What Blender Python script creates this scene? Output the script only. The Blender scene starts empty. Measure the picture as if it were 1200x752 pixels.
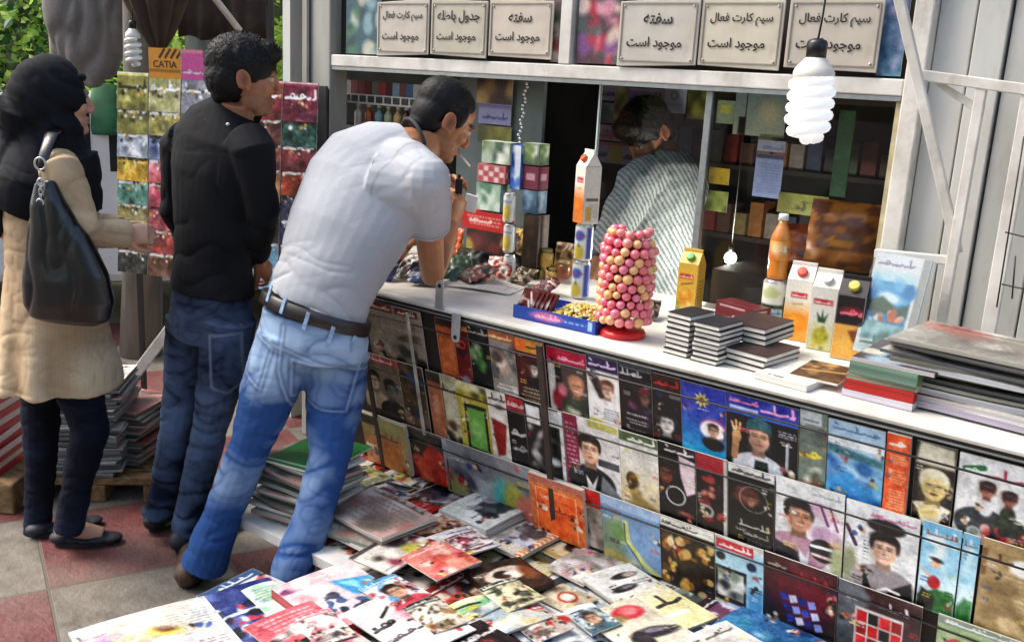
import bpy, bmesh, math, random
import numpy as np
from mathutils import Vector, noise as mnoise

# ---------------------------------------------------------------- camera, sky, sun, exposure
S = bpy.context.scene
COL = S.collection
F, HC = 1150.0, 1.66                      # focal length in photo pixels (1200 wide), camera height
_v1 = np.array([-1520., -369., F]); _v3 = np.array([-250., (F*F - 1520*250.)/369.*1.0, F])
_v3[1] = (F*F + 1520*250.)/369.
AX = -_v1/np.linalg.norm(_v1); AZ = -_v3/np.linalg.norm(_v3); AY = np.cross(AZ, AX)
RW = np.array([AX, AY, AZ]); CAM = np.array([0., 0., HC])
cd = bpy.data.cameras.new('camera'); cam = bpy.data.objects.new('camera', cd); COL.objects.link(cam)
cd.sensor_width = 36; cd.lens = 36*F/1200; cd.clip_start = .05; cd.clip_end = 400
from mathutils import Matrix
_m = Matrix.Identity(4)
for i in range(3):
    _m[i][0] = RW[i, 0]; _m[i][1] = -RW[i, 1]; _m[i][2] = -RW[i, 2]; _m[i][3] = CAM[i]
cam.matrix_world = _m; S.camera = cam

SUN_EL, SUN_AZ = 52, 205                  # elevation; direction the light comes from, degrees ccw from +X
w = bpy.data.worlds.new('World'); S.world = w; w.use_nodes = True
nt = w.node_tree; bg = nt.nodes['Background']
sky = nt.nodes.new('ShaderNodeTexSky'); sky.sky_type = 'NISHITA'; sky.sun_disc = False
sky.sun_elevation = math.radians(SUN_EL); sky.sun_rotation = math.radians(90 - SUN_AZ)
sky.air_density = 1.2; sky.dust_density = 4.0; sky.ozone_density = 1.0
nt.links.new(sky.outputs[0], bg.inputs[0]); bg.inputs[1].default_value = .15
sl = bpy.data.lights.new('sun', 'SUN'); sun = bpy.data.objects.new('sun', sl); COL.objects.link(sun)
sl.energy = 1.4; sl.angle = math.radians(28); sl.color = (1, .95, .88)
_d = Vector((math.cos(math.radians(SUN_EL))*math.cos(math.radians(SUN_AZ)),
             math.cos(math.radians(SUN_EL))*math.sin(math.radians(SUN_AZ)), math.sin(math.radians(SUN_EL))))
sun.rotation_euler = _d.to_track_quat('Z', 'Y').to_euler(); sun.location = (0, 0, 8)
S.view_settings.view_transform = 'Standard'; S.view_settings.look = 'None'
S.view_settings.exposure = 1.22; S.view_settings.gamma = 1
S.cycles.max_bounces = 8; S.cycles.transparent_max_bounces = 24

# ---------------------------------------------------------------- helpers
def V(*a): return np.array(a if len(a) > 1 else a[0], float)
def unit(v): v = np.asarray(v, float); return v/np.linalg.norm(v)
def ray(px, py): return RW @ np.array([px-600., py-376., F])
def on_plane(px, py, n, d):
    r = ray(px, py); n = V(n); return CAM + r*((d - n@CAM)/(n@r))
def on_z(px, py, z=0.): return on_plane(px, py, (0, 0, 1), z)
def on_y(px, py, y): return on_plane(px, py, (0, 1, 0), y)
FH = unit((RW[0, 2], RW[1, 2], 0)); RH = np.array([FH[1], -FH[0], 0.]); UP = V(0, 0, 1)
def hd(px, py, d):                        # the point of a pixel's ray at horizontal distance d from the camera
    r = ray(px, py); return CAM + r*(d/(r@FH))

def lin(h):
    if isinstance(h, (tuple, list, np.ndarray)): return tuple(h)
    h = h.lstrip('#')
    if len(h) == 3: h = ''.join(c*2 for c in h)
    c = [int(h[i:i+2], 16)/255 for i in (0, 2, 4)]
    return tuple(x/12.92 if x <= .04045 else ((x+.055)/1.055)**2.4 for x in c)
def srgb(h):
    if not isinstance(h, str): return np.array(h, float)
    h = h.lstrip('#')
    if len(h) == 3: h = ''.join(c*2 for c in h)
    return np.array([int(h[i:i+2], 16)/255 for i in (0, 2, 4)])

MATS = {}
def mat(name, c, rough=.6, var=.12, scale=30, bump=.0, bscale=None, metal=0., spec=.5, c2=None, detail=4, emit=0., trans=0., coat=0., stretch=None, stain=0.):
    if name in MATS: return MATS[name]
    m = bpy.data.materials.new(name); m.use_nodes = True; t = m.node_tree; p = t.nodes['Principled BSDF']
    c = lin(c); tc = t.nodes.new('ShaderNodeTexCoord'); co = tc.outputs['Object']
    if stretch:
        mp = t.nodes.new('ShaderNodeMapping'); mp.inputs['Scale'].default_value = stretch
        t.links.new(co, mp.inputs[0]); co = mp.outputs[0]
    nz = t.nodes.new('ShaderNodeTexNoise'); nz.inputs['Scale'].default_value = scale; nz.inputs['Detail'].default_value = detail
    t.links.new(co, nz.inputs['Vector'])
    mx = t.nodes.new('ShaderNodeMix'); mx.data_type = 'RGBA'
    d = lin(c2) if c2 is not None else tuple(x*(1-var*1.6) for x in c); u = tuple(min(1, x*(1+var)) for x in c)
    mx.inputs['A'].default_value = (*d, 1); mx.inputs['B'].default_value = (*u, 1)
    rp = t.nodes.new('ShaderNodeMapRange'); rp.inputs['From Min'].default_value = .3; rp.inputs['From Max'].default_value = .7
    t.links.new(nz.outputs[0], rp.inputs[0]); t.links.new(rp.outputs[0], mx.inputs['Factor'])
    t.links.new(mx.outputs['Result'], p.inputs['Base Color'])
    if stain:
        n3 = t.nodes.new('ShaderNodeTexNoise'); n3.inputs['Scale'].default_value = 3.5; n3.inputs['Detail'].default_value = 9; n3.inputs['Roughness'].default_value = .72
        mp3 = t.nodes.new('ShaderNodeMapping'); mp3.inputs['Scale'].default_value = (2.2, 2.2, .8); t.links.new(tc.outputs['Object'], mp3.inputs[0]); t.links.new(mp3.outputs[0], n3.inputs['Vector'])
        r3 = t.nodes.new('ShaderNodeMapRange'); r3.inputs['From Min'].default_value = .53; r3.inputs['From Max'].default_value = .72; r3.inputs['To Max'].default_value = stain; t.links.new(n3.outputs[0], r3.inputs[0])
        m3 = t.nodes.new('ShaderNodeMix'); m3.data_type = 'RGBA'; m3.inputs['B'].default_value = (*lin('#6b5a48'), 1); t.links.new(r3.outputs[0], m3.inputs['Factor']); t.links.new(mx.outputs['Result'], m3.inputs['A']); t.links.new(m3.outputs['Result'], p.inputs['Base Color'])
    p.inputs['Roughness'].default_value = rough; p.inputs['Metallic'].default_value = metal
    p.inputs['Specular IOR Level'].default_value = spec
    if coat: p.inputs['Coat Weight'].default_value = coat; p.inputs['Coat Roughness'].default_value = .15
    if trans: p.inputs['Transmission Weight'].default_value = trans
    if emit: p.inputs['Emission Color'].default_value = (*c, 1); p.inputs['Emission Strength'].default_value = emit
    if bump:
        b = t.nodes.new('ShaderNodeBump'); b.inputs['Strength'].default_value = bump; b.inputs['Distance'].default_value = .01
        n2 = t.nodes.new('ShaderNodeTexNoise'); n2.inputs['Scale'].default_value = bscale or scale*3; n2.inputs['Detail'].default_value = 5
        t.links.new(co, n2.inputs['Vector']); t.links.new(n2.outputs[0], b.inputs['Height']); t.links.new(b.outputs[0], p.inputs['Normal'])
    MATS[name] = m; return m
def attr_mat(name, rough=.45, spec=.5, coat=0., bump=0., bscale=200, sss=0.):
    if name in MATS: return MATS[name]
    m = bpy.data.materials.new(name); m.use_nodes = True; t = m.node_tree; p = t.nodes['Principled BSDF']
    a = t.nodes.new('ShaderNodeAttribute'); a.attribute_name = 'Col'
    tc = t.nodes.new('ShaderNodeTexCoord')
    nz = t.nodes.new('ShaderNodeTexNoise'); nz.inputs['Scale'].default_value = bscale; nz.inputs['Detail'].default_value = 3
    t.links.new(tc.outputs['Object'], nz.inputs['Vector'])
    mx = t.nodes.new('ShaderNodeMix'); mx.data_type = 'RGBA'; mx.blend_type = 'MULTIPLY'; mx.inputs['Factor'].default_value = .35
    t.links.new(a.outputs['Color'], mx.inputs['A'])
    rp = t.nodes.new('ShaderNodeMapRange'); rp.inputs['From Min'].default_value = .3; rp.inputs['From Max'].default_value = .7; rp.inputs['To Min'].default_value = .55
    t.links.new(nz.outputs[0], rp.inputs[0]); t.links.new(rp.outputs[0], mx.inputs['B'])
    t.links.new(mx.outputs['Result'], p.inputs['Base Color'])
    p.inputs['Roughness'].default_value = rough; p.inputs['Specular IOR Level'].default_value = spec
    if coat: p.inputs['Coat Weight'].default_value = coat; p.inputs['Coat Roughness'].default_value = .2
    if sss: p.inputs['Subsurface Weight'].default_value = sss; p.inputs['Subsurface Radius'].default_value = (.01, .004, .002); p.inputs['Subsurface Scale'].default_value = .5
    if bump:
        b = t.nodes.new('ShaderNodeBump'); b.inputs['Strength'].default_value = bump; b.inputs['Distance'].default_value = .004
        t.links.new(nz.outputs[0], b.inputs['Height']); t.links.new(b.outputs[0], p.inputs['Normal'])
    MATS[name] = m; return m

def tag(o, label=None, cat=None, group=None, kind=None):
    if label: o['label'] = label
    if cat: o['category'] = cat
    if group: o['group'] = group
    if kind: o['kind'] = kind
    return o
def thing(name, label, cat, loc=(0, 0, 0), group=None):
    o = bpy.data.objects.new(name, None); COL.objects.link(o); o.location = tuple(loc); o.empty_display_size = .05
    return tag(o, label, cat, group)
def link_mesh(name, verts, faces, mats, parent=None, smooth=False, mi=None, cols=None, org=None):
    me = bpy.data.meshes.new(name); vv = np.asarray(verts, float)
    if parent is not None:
        q = parent; off = np.zeros(3)
        while q is not None: off += np.array(q.location); q = q.parent
        org = off
    elif org is None:
        org = np.array([*(vv[:, :2].min(0)+vv[:, :2].max(0))/2, vv[:, 2].min()])
    org = np.asarray(org, float)
    me.from_pydata((vv-org).tolist(), [], [list(map(int, f)) for f in faces])
    for m in (mats if isinstance(mats, (list, tuple)) else [mats]): me.materials.append(m)
    if mi is not None: me.polygons.foreach_set('material_index', np.asarray(mi, dtype=np.int32))
    if smooth: me.polygons.foreach_set('use_smooth', np.ones(len(me.polygons), dtype=bool))
    if cols is not None:
        a = me.attributes.new('Col', 'FLOAT_COLOR', 'POINT')
        c4 = np.ones((len(vv), 4), np.float32); c4[:, :3] = cols; a.data.foreach_set('color', c4.ravel())
    me.update()
    o = bpy.data.objects.new(name, me); COL.objects.link(o)
    if parent is not None: o.parent = parent
    else: o.location = tuple(org)
    return o
def dup(o, loc, label=None, group=None, rz=None):
    c = o.copy(); COL.objects.link(c); c.location = tuple(loc)
    if rz is not None: c.rotation_euler = (0, 0, rz)
    if label: c['label'] = label
    if group: c['group'] = group
    for ch in list(o.children):
        k = ch.copy(); COL.objects.link(k); k.parent = c
        for g in list(ch.children):
            gg = g.copy(); COL.objects.link(gg); gg.parent = k
    return c

class MB:
    def __init__(s): s.v = []; s.f = []; s.m = []; s.c = []; s.cc = (1, 1, 1)
    def add(s, vs, fs, m=0):
        b = len(s.v); s.v += [tuple(map(float, p)) for p in vs]; s.c += [s.cc]*len(vs)
        s.f += [[i+b for i in f] for f in fs]; s.m += [m]*len(fs); return s
    def obox(s, o, a, b, c, m=0):
        o, a, b, c = V(o), V(a), V(b), V(c)
        P = [o, o+a, o+a+b, o+b, o+c, o+a+c, o+a+b+c, o+b+c]
        fs = [[0, 3, 2, 1], [4, 5, 6, 7], [0, 1, 5, 4], [1, 2, 6, 5], [2, 3, 7, 6], [3, 0, 4, 7]]
        if np.dot(np.cross(a, b), c) < 0: fs = [f[::-1] for f in fs]
        return s.add(P, fs, m)
    def box(s, x0, x1, y0, y1, z0, z1, m=0): return s.obox((x0, y0, z0), (x1-x0, 0, 0), (0, y1-y0, 0), (0, 0, z1-z0), m)
    def rings(s, R, m=0, cap=True):
        n = len(R[0]); vs = [p for r in R for p in r]; fs = []
        for i in range(len(R)-1):
            for j in range(n):
                k = (j+1) % n; fs.append([i*n+j, i*n+k, (i+1)*n+k, (i+1)*n+j])
        if cap: fs.append(list(range(n))[::-1]); fs.append([(len(R)-1)*n+j for j in range(n)])
        return s.add(vs, fs, m)
    def tube(s, pts, r, n=8, m=0, cap=True, side=None, flat=1.):
        P = [V(p) for p in pts]; r = list(r) if hasattr(r, '__len__') else [r]*len(P); R = []
        up = None
        for i, p in enumerate(P):
            t = unit(P[min(i+1, len(P)-1)]-P[max(i-1, 0)])
            if side is not None: a = V(side)
            elif up is None: a = V(0, 0, 1) if abs(t[2]) < .9 else V(1, 0, 0)
            else: a = up
            a = a - t*(a@t); a = unit(a); b = np.cross(t, a); up = a
            R.append([p + a*r[i]*math.cos(q) + b*r[i]*flat*math.sin(q) for q in np.linspace(0, 2*math.pi, n, endpoint=False)])
        return s.rings(R, m, cap)
    def loft(s, st, n=20, m=0, cap=True, power=2.):   # st: (centre, side vector, half width, half depth)
        P = [V(q[0]) for q in st]; R = []
        for i, q in enumerate(st):
            t = unit(P[min(i+1, len(P)-1)]-P[max(i-1, 0)])
            a = V(q[1]); a = unit(a - t*(a@t)); b = np.cross(t, a)
            ring = []
            for g in np.linspace(0, 2*math.pi, n, endpoint=False):
                cx, sx = math.cos(g), math.sin(g); e = 2/power
                ring.append(P[i] + a*q[2]*math.copysign(abs(cx)**e, cx) + b*q[3]*math.copysign(abs(sx)**e, sx))
            R.append(ring)
        return s.rings(R, m, cap)
    def ell(s, c, a, b, d, nu=16, nv=10, m=0):        # ellipsoid with three axis vectors
        c, a, b, d = V(c), V(a), V(b), V(d); R = []
        for i in range(1, nv):
            th = math.pi*i/nv; R.append([c - d*math.cos(th) + (a*math.cos(q)+b*math.sin(q))*math.sin(th) for q in np.linspace(0, 2*math.pi, nu, endpoint=False)])
        base = len(s.v); s.rings(R, m, False)
        s.add([c-d, c+d], [], m); lo, hi = len(s.v)-2, len(s.v)-1; last = base+(nv-2)*nu
        for j in range(nu):
            k = (j+1) % nu; s.f += [[lo, base+k, base+j], [hi, last+j, last+k]]; s.m += [m, m]
        return s
    def ball(s, c, r, nu=14, nv=9, m=0): return s.ell(c, (r, 0, 0), (0, r, 0), (0, 0, r), nu, nv, m)
    def lathe(s, prof, o, n=20, m=0, ax=(0, 0, 1), cap=True):
        o = V(o); z = unit(ax); a = unit(np.cross(z, (1, 0, 0) if abs(z[0]) < .9 else (0, 1, 0))); b = np.cross(z, a)
        return s.rings([[o + z*h + (a*math.cos(q)+b*math.sin(q))*max(r, 1e-4) for q in np.linspace(0, 2*math.pi, n, endpoint=False)] for r, h in prof], m, cap)
    def prism(s, poly, o, a, b, d, m=0):              # poly in (a, b) coordinates, extruded by vector d
        o, a, b, d = V(o), V(a), V(b), V(d); n = len(poly)
        lo = [o+a*p[0]+b*p[1] for p in poly]; hi = [p+d for p in lo]
        return s.add(lo+hi, [list(range(n))[::-1], [n+i for i in range(n)]] + [[i, (i+1) % n, n+(i+1) % n, n+i] for i in range(n)], m)
    def build(s, name, mats, parent=None, smooth=False, bevel=0., org=None, cols=False):
        o = link_mesh(name, s.v, s.f, mats, parent, smooth, s.m, np.array(s.c) if cols else None, org)
        if bevel:
            b = o.modifiers.new('bevel', 'BEVEL'); b.width = bevel; b.segments = 2; b.limit_method = 'ANGLE'; b.angle_limit = math.radians(40)
        return o

# ---------------------------------------------------------------- lettering
_FORM = {'ا': 'ﺍﺎ', 'آ': 'ﺁﺂ', 'ب': 'ﺏﺐﺑﺒ', 'ت': 'ﺕﺖﺗﺘ', 'ج': 'ﺝﺞﺟﺠ', 'د': 'ﺩﺪ', 'ر': 'ﺭﺮ', 'س': 'ﺱﺲﺳﺴ', 'ط': 'ﻁﻂﻃﻄ', 'ع': 'ﻉﻊﻋﻌ',
         'ف': 'ﻑﻒﻓﻔ', 'ک': 'ﮎﮏﮐﮑ', 'ل': 'ﻝﻞﻟﻠ', 'م': 'ﻡﻢﻣﻤ', 'ن': 'ﻥﻦﻧﻨ', 'ه': 'ﻩﻪﻫﻬ', 'و': 'ﻭﻮ', 'ی': 'ﯼﯽﯾﯿ'}
def shape_fa(s):
    out = []
    for i, ch in enumerate(s):
        f = _FORM.get(ch)
        if not f: out.append(ch); continue
        prev = i > 0 and s[i-1] in _FORM and len(_FORM[s[i-1]]) == 4
        nxt = i+1 < len(s) and s[i+1] in _FORM and len(f) == 4
        out.append(f[3] if prev and nxt else f[1] if prev else f[2] if nxt else f[0])
    return ''.join(out[::-1])
def lettering(name, text, centre, eu, ev, height, width, m, parent, lift=.0012, bold=.012):
    """flat letters lying on a face: eu runs right, ev runs down"""
    c = bpy.data.curves.new(name, 'FONT'); c.body = text; c.align_x = 'CENTER'; c.align_y = 'CENTER'; c.offset = bold; c.resolution_u = 3
    t = bpy.data.objects.new(name, c); COL.objects.link(t); bpy.context.view_layer.update()
    me = bpy.data.meshes.new_from_object(t.evaluated_get(bpy.context.evaluated_depsgraph_get()))
    vs = np.array([v.co[:] for v in me.vertices]); fs = [list(p.vertices) for p in me.polygons]
    bpy.data.objects.remove(t); bpy.data.curves.remove(c); bpy.data.meshes.remove(me)
    lo, hi = vs.min(0), vs.max(0); k = min(height/(hi[1]-lo[1]), width/(hi[0]-lo[0])); mid = (lo+hi)/2
    eu, ev = unit(eu), unit(ev); nr = np.cross(ev, eu)
    P = V(centre) + np.outer((vs[:, 0]-mid[0])*k, eu) - np.outer((vs[:, 1]-mid[1])*k, ev) + nr*lift
    return link_mesh(name, P, fs, m, parent)

# ---------------------------------------------------------------- printed covers, drawn vertex by vertex
class Art:
    def __init__(s, w, h, res=.0034):
        s.n = max(6, int(w/res)); s.m = max(6, int(h/res)); s.a = h/w
        s.U, s.W = np.meshgrid(np.linspace(0, 1, s.n+1), np.linspace(0, 1, s.m+1)); s.Y = s.W*s.a
        s.c = np.ones((s.m+1, s.n+1, 3)); s.px = 1.0/s.n
    def put(s, d, c, soft=1., al=1.):                 # d: signed distance in cover widths, negative inside
        k = np.clip(.5 - d/(s.px*soft), 0, 1)[..., None]*al; s.c = s.c*(1-k) + srgb(c)*k
    def fill(s, c): s.c[:] = srgb(c)
    def grad(s, c1, c2, v0=0., v1=1., horiz=False):
        t = np.clip(((s.U if horiz else s.W)-v0)/(v1-v0), 0, 1)[..., None]; s.c = srgb(c1)*(1-t) + srgb(c2)*t
    def rect(s, u0, v0, u1, v1, c, soft=1., al=1.):
        d = np.maximum(np.abs(s.U-(u0+u1)/2)-(u1-u0)/2, np.abs(s.Y-(v0+v1)/2*s.a)-(v1-v0)/2*s.a); s.put(d, c, soft, al)
    def ell(s, u, v, ru, rv, c, rot=0., soft=1., al=1.):
        x, y = s.U-u, s.Y-v*s.a; q = math.radians(rot); x, y = x*math.cos(q)+y*math.sin(q), -x*math.sin(q)+y*math.cos(q)
        d = (np.sqrt((x/ru)**2+(y/rv)**2)-1)*min(ru, rv); s.put(d, c, soft, al)
    def ring(s, u, v, r, t, c):
        d = np.abs(np.hypot(s.U-u, s.Y-v*s.a)-r)-t; s.put(d, c)
    def seg(s, pts, t, c, al=1., soft=1.):
        D = np.full(s.U.shape, 9.)
        for (u0, v0), (u1, v1) in zip(pts[:-1], pts[1:]):
            x0, y0, x1, y1 = u0, v0*s.a, u1, v1*s.a; dx, dy = x1-x0, y1-y0
            k = np.clip(((s.U-x0)*dx+(s.Y-y0)*dy)/(dx*dx+dy*dy+1e-9), 0, 1); D = np.minimum(D, np.hypot(s.U-x0-k*dx, s.Y-y0-k*dy))
        s.put(D-t, c, soft, al)
    def poly(s, pts, c, soft=1., al=1.):
        ins = np.zeros(s.U.shape, bool); D = np.full(s.U.shape, 9.); n = len(pts)
        for i in range(n):
            x0, y0 = pts[i][0], pts[i][1]*s.a; x1, y1 = pts[(i+1) % n][0], pts[(i+1) % n][1]*s.a; dx, dy = x1-x0, y1-y0
            k = np.clip(((s.U-x0)*dx+(s.Y-y0)*dy)/(dx*dx+dy*dy+1e-9), 0, 1); D = np.minimum(D, np.hypot(s.U-x0-k*dx, s.Y-y0-k*dy))
            if abs(dy) > 1e-9: ins ^= ((y0 > s.Y) != (y1 > s.Y)) & (s.U < (s.Y-y0)/dy*dx + x0)
        s.put(np.where(ins, -D, D), c, soft, al)
    def star(s, u, v, r, c, k=9): s.poly([(u+r*(1 if i % 2 else .5)*math.cos(i*math.pi/k), v+r/s.a*(1 if i % 2 else .5)*math.sin(i*math.pi/k)) for i in range(2*k)], c)
    def title(s, u0, v0, u1, v1, c, seed=0):          # unreadable masthead strokes
        g = random.Random(seed); h = (v1-v0); t = h*s.a*.10; x = u0
        while x < u1-.03:
            L = min(g.uniform(.5, 1.4)*h*s.a*1.6, u1-x); b = v1-h*.3
            s.seg([(x, b+h*.05), (x+L*.3, b), (x+L*.7, b+h*.06), (x+L, b-h*.08)], t, c)
            for _ in range(g.randint(1, 3)):
                q = x+L*g.random(); k = g.random()
                if k < .4: s.seg([(q, v0+h*.1), (q+.01, b)], t*.9, c)
                elif k < .7: s.ring(q, b-h*.12, h*s.a*.14, t*.7, c)
                else: s.ell(q, v0+h*g.uniform(.05, .95), t*1.2, t*1.2, c)
            x += L + h*s.a*.22
    def para(s, u0, v0, u1, v1, c, n=4, seed=0, al=.85):
        g = random.Random(seed)
        for i in range(n):
            v = v0+(v1-v0)*(i+.5)/n; x = u0 + g.random()*.2*(u1-u0)
            while x < u1:
                L = g.uniform(.03, .1); s.rect(x, v-(v1-v0)/n*.24, min(x+L, u1), v+(v1-v0)/n*.24, c, al=al); x += L+.022
    def blobs(s, pal, n=14, seed=0, r0=.05, r1=.22, box=(0, 0, 1, 1), soft=5, al=.85):
        g = random.Random(seed)
        for i in range(n):
            s.ell(g.uniform(box[0], box[2]), g.uniform(box[1], box[3]), g.uniform(r0, r1), g.uniform(r0, r1), pal[i % len(pal)], g.uniform(0, 180), soft, al)
    def grain(s, amp, seed=0, k=1):
        g = np.random.default_rng(seed); z = g.normal(0, amp, ((s.m//k)+2, (s.n//k)+2)); z = np.kron(z, np.ones((k, k)))[:s.m+1, :s.n+1]; s.c = s.c + z[..., None]
    def face(s, u, v, h, skin='#d9a98a', hair='#17110f', cloth='#333', hat=None, smile=0, turn=0., shoulders=1., neck=True, lipc=None, beard=0):
        """a printed portrait: (u, v) is the middle of the face, h its height in cover widths"""
        A = s.a; w = h*.37; sk = srgb(skin); dk = sk*.62; f = lambda x: v + x*h/A
        if shoulders: s.ell(u-turn*w*.3, f(1.22), h*.95*shoulders, h*.62, cloth, 0, 2)
        if neck: s.poly([(u-w*.55, f(.2)), (u+w*.5, f(.2)), (u+w*.62, f(.72)), (u-w*.66, f(.72))], dk, 2)
        s.ell(u-turn*w*.25, f(-.2), w*1.18, h*.43, hair, 0, 2)
        s.ell(u, f(.04), w, h*.47, sk, 0, 2)
        s.ell(u-w*.62*(1 if turn >= 0 else -1), f(.12), w*.4, h*.4, dk, 0, 9, .55)
        s.ell(u-w*.25, f(-.44), w*.95, h*.17, hair, -8, 3); s.ell(u+w*.5, f(-.40), w*.55, h*.15, hair, 25, 3); s.ell(u-w*1.0, f(-.16), w*.2, h*.2, hair, 0, 3); s.ell(u+w*1.02, f(-.18), w*.16, h*.18, hair, 0, 3)
        s.ell(u+w*.15, f(-.16), w*.5, h*.08, np.minimum(sk*1.12, 1), 0, 9, .6); s.ell(u+w*.35, f(.12), w*.3, h*.1, np.minimum(sk*1.1, 1), 0, 8, .5)
        for q in (-1, 1):
            e = u + turn*w*.22 + q*w*.40
            s.ell(e, f(-.045), w*.27, h*.062, dk, 0, 5, .6); s.ell(e, f(-.035), w*.17, h*.022, '#1c1412', 0, 1.5, .85); s.seg([(e-w*.24, f(-.115)), (e+w*.22, f(-.125))], h*.013, hair, .75, 2)
        s.seg([(u+turn*w*.3, f(-.02)), (u+turn*w*.42, f(.13))], h*.018, dk, .7, 3); s.ell(u+turn*w*.32, f(.15), w*.2, h*.022, dk*.8, 0, 2, .7)
        s.ell(u+turn*w*.22, f(.275), w*(.42 if smile else .3), h*.042, lipc or '#a8574e', 0, 1.5)
        if smile: s.ell(u+turn*w*.22, f(.268), w*.34, h*.024, '#fff6ee', 0, 1.2)
        if beard: s.ell(u, f(.33), w*.8, h*.2, hair, 0, 6, .55*beard)
        if hat: s.poly([(u-w*1.25, f(-.26)), (u-w*1.1, f(-.62)), (u+w*.2, f(-.78)), (u+w*1.2, f(-.55)), (u+w*1.15, f(-.24)), (u, f(-.34))], hat, 2)
    def mottle(s, amp=.12, seed=0, gain=1.15):
        g = np.random.default_rng(seed); z = np.zeros(s.U.shape)
        for k, wt in ((2, .35), (4, .4), (9, .5)):
            q = g.normal(0, 1, (s.m//k+3, s.n//k+3)); yy, xx = np.arange(s.m+1)/k, np.arange(s.n+1)/k; iy, ix = yy.astype(int), xx.astype(int); fy, fx = (yy-iy)[:, None], (xx-ix)[None]
            z += wt*((q[iy][:, ix]*(1-fx)+q[iy][:, ix+1]*fx)*(1-fy)+(q[iy+1][:, ix]*(1-fx)+q[iy+1][:, ix+1]*fx)*fy)
        s.c = .47+(s.c-.47)*gain + amp*z[..., None]*(.35+np.abs(s.c-.5).clip(0, .4)[..., :1])
    def busy(s, seed=0, n=6):
        g = random.Random(seed)
        for i in range(n):
            u = g.choice((g.uniform(.02, .2), g.uniform(.72, .9))); v = g.uniform(.16, .92); c = g.choice(('#f0ece4', '#1c1817', '#b5292c', '#d9c25a', '#2c4a86', '#e8e2d6'))
            if g.random() < .6: s.para(u, v, min(u+g.uniform(.1, .28), .98), v+g.uniform(.03, .08), c, 2, seed+i)
            else: s.blobs([c, '#8a6a58', '#d9b79a', '#2a2422'], 5, seed+i, .015, .05, (u, v, min(u+.2, 1), min(v+.12, 1)), 1.5)
    def person_shape(s, u, v, h, c, skin='#c99a7c', hair='#1a1412'):
        s.ell(u, v+h*.55/s.a, h*.28, h*.5, c, 0, 2); s.ell(u, v, h*.13, h*.17, skin, 0, 2); s.ell(u, v-h*.09/s.a, h*.145, h*.12, hair, 0, 2)
    def do(s, ops):
        for o in ops: getattr(s, o[0])(*[q for q in o[1:] if not isinstance(q, dict)], **(o[-1] if isinstance(o[-1], dict) else {}))
        return s
    def linear(s):
        c = np.clip(s.c, 0, 1); return np.where(c <= .04045, c/12.92, ((c+.055)/1.055)**2.4)

M_COVER = None
def printed(name, O, eu, ev, w, h, th, ops, parent=None, bend=None, edge='#d9d4c8', spine=None, res=.0034, m=None, seed=0, grain=.025, tone=1.):
    """a magazine, book or board: a printed face (vertex colours), page edges and a back; one mesh"""
    A = Art(w, h, res).do(ops); A.grain(grain, seed)
    eu, ev = unit(eu), unit(ev); nr = np.cross(ev, eu); O = V(O)
    B = np.zeros_like(A.U) if bend is None else bend(A.U, A.W)
    G = O + A.U[..., None]*eu*w + A.W[..., None]*ev*h + (th+B)[..., None]*nr
    n1, m1 = A.n+1, A.m+1; P = G.reshape(-1, 3); C = A.linear().reshape(-1, 3)*tone
    idx = np.arange(n1*m1).reshape(m1, n1)
    Fc = np.stack([idx[:-1, :-1], idx[1:, :-1], idx[1:, 1:], idx[:-1, 1:]], -1).reshape(-1, 4).tolist()
    border = list(idx[0, :]) + list(idx[1:, -1]) + list(idx[-1, -2::-1]) + list(idx[-2:0, 0]); k = len(border)
    top = P[border]; low = top - nr*th; Bb = B.reshape(-1)[border]
    low = top - nr*(th + np.where(th > .02, Bb, 0))[:, None]
    nl = max(1, min(12, int(th/.0035))); base = len(P); rows = [top - nr*.0002]; cols = []
    cu = np.array(lin(edge)); cs = np.array(lin(spine)) if spine else cu; g = random.Random(seed+5)
    onspine = np.array([i < 0 for i in range(k)])
    right = set(idx[:, -1].tolist()); onspine = np.array([b in right for b in border])
    for i in range(nl+1):
        t = i/nl; rows.append(top*(1-t)+low*t) if i else None
        q = 1. if i == 0 else (g.uniform(.45, 1.0)); cols.append(np.where(onspine[:, None], cs*g.uniform(.85, 1), cu*q))
    P = np.vstack([P]+rows); C = np.vstack([C]+cols)
    for i in range(nl):
        a = base+i*k; b = a+k
        Fc += [[a+(j+1) % k, a+j, b+j, b+(j+1) % k][::-1] for j in range(k)]
    Fc.append([base+nl*k+j for j in range(k)])
    return link_mesh(name, P, Fc, m or M_COVER, parent, cols=C, org=None if parent else (P[:, 0].mean(), P[:, 1].mean(), P[:, 2].min()))
# ================================================================ the setting
M_COVER = attr_mat('printed paper', rough=.42, spec=.4, bscale=6, bump=.05)
M_MATTE = attr_mat('printed board', rough=.7, spec=.25, bscale=40)
WHITE = mat('weathered white paint', '#d3d0c8', .5, .10, 9, .12, 60, c2='#b9b4aa', stain=.45)
WHITE2 = mat('grey white cladding paint', '#c4c4be', .55, .10, 5, .12, 40, c2='#a9a8a1', stretch=(1, 1, .15), stain=.4)
ALU = mat('dull aluminium', '#9aa0a0', .4, .1, 40, metal=.7)
STEEL = mat('bright zinc', '#c9c9c6', .3, .1, 60, metal=.8)
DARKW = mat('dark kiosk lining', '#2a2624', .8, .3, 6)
BLACK = mat('black rubber', '#0d0d0e', .5, .3, 30)
BLACKP = mat('black plastic', '#101012', .35, .2, 30)
WOOD = mat('rough pallet wood', '#8a6d45', .8, .3, 6, .3, 40, c2='#5a4328', stretch=(1, 8, 8))
INK = mat('black ink', '#121011', .6, .1, 30)
RED = mat('red plastic', '#c4161a', .35, .15, 20)
WHITEP = mat('white paper', '#dcd8cf', .7, .06, 20)
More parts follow.
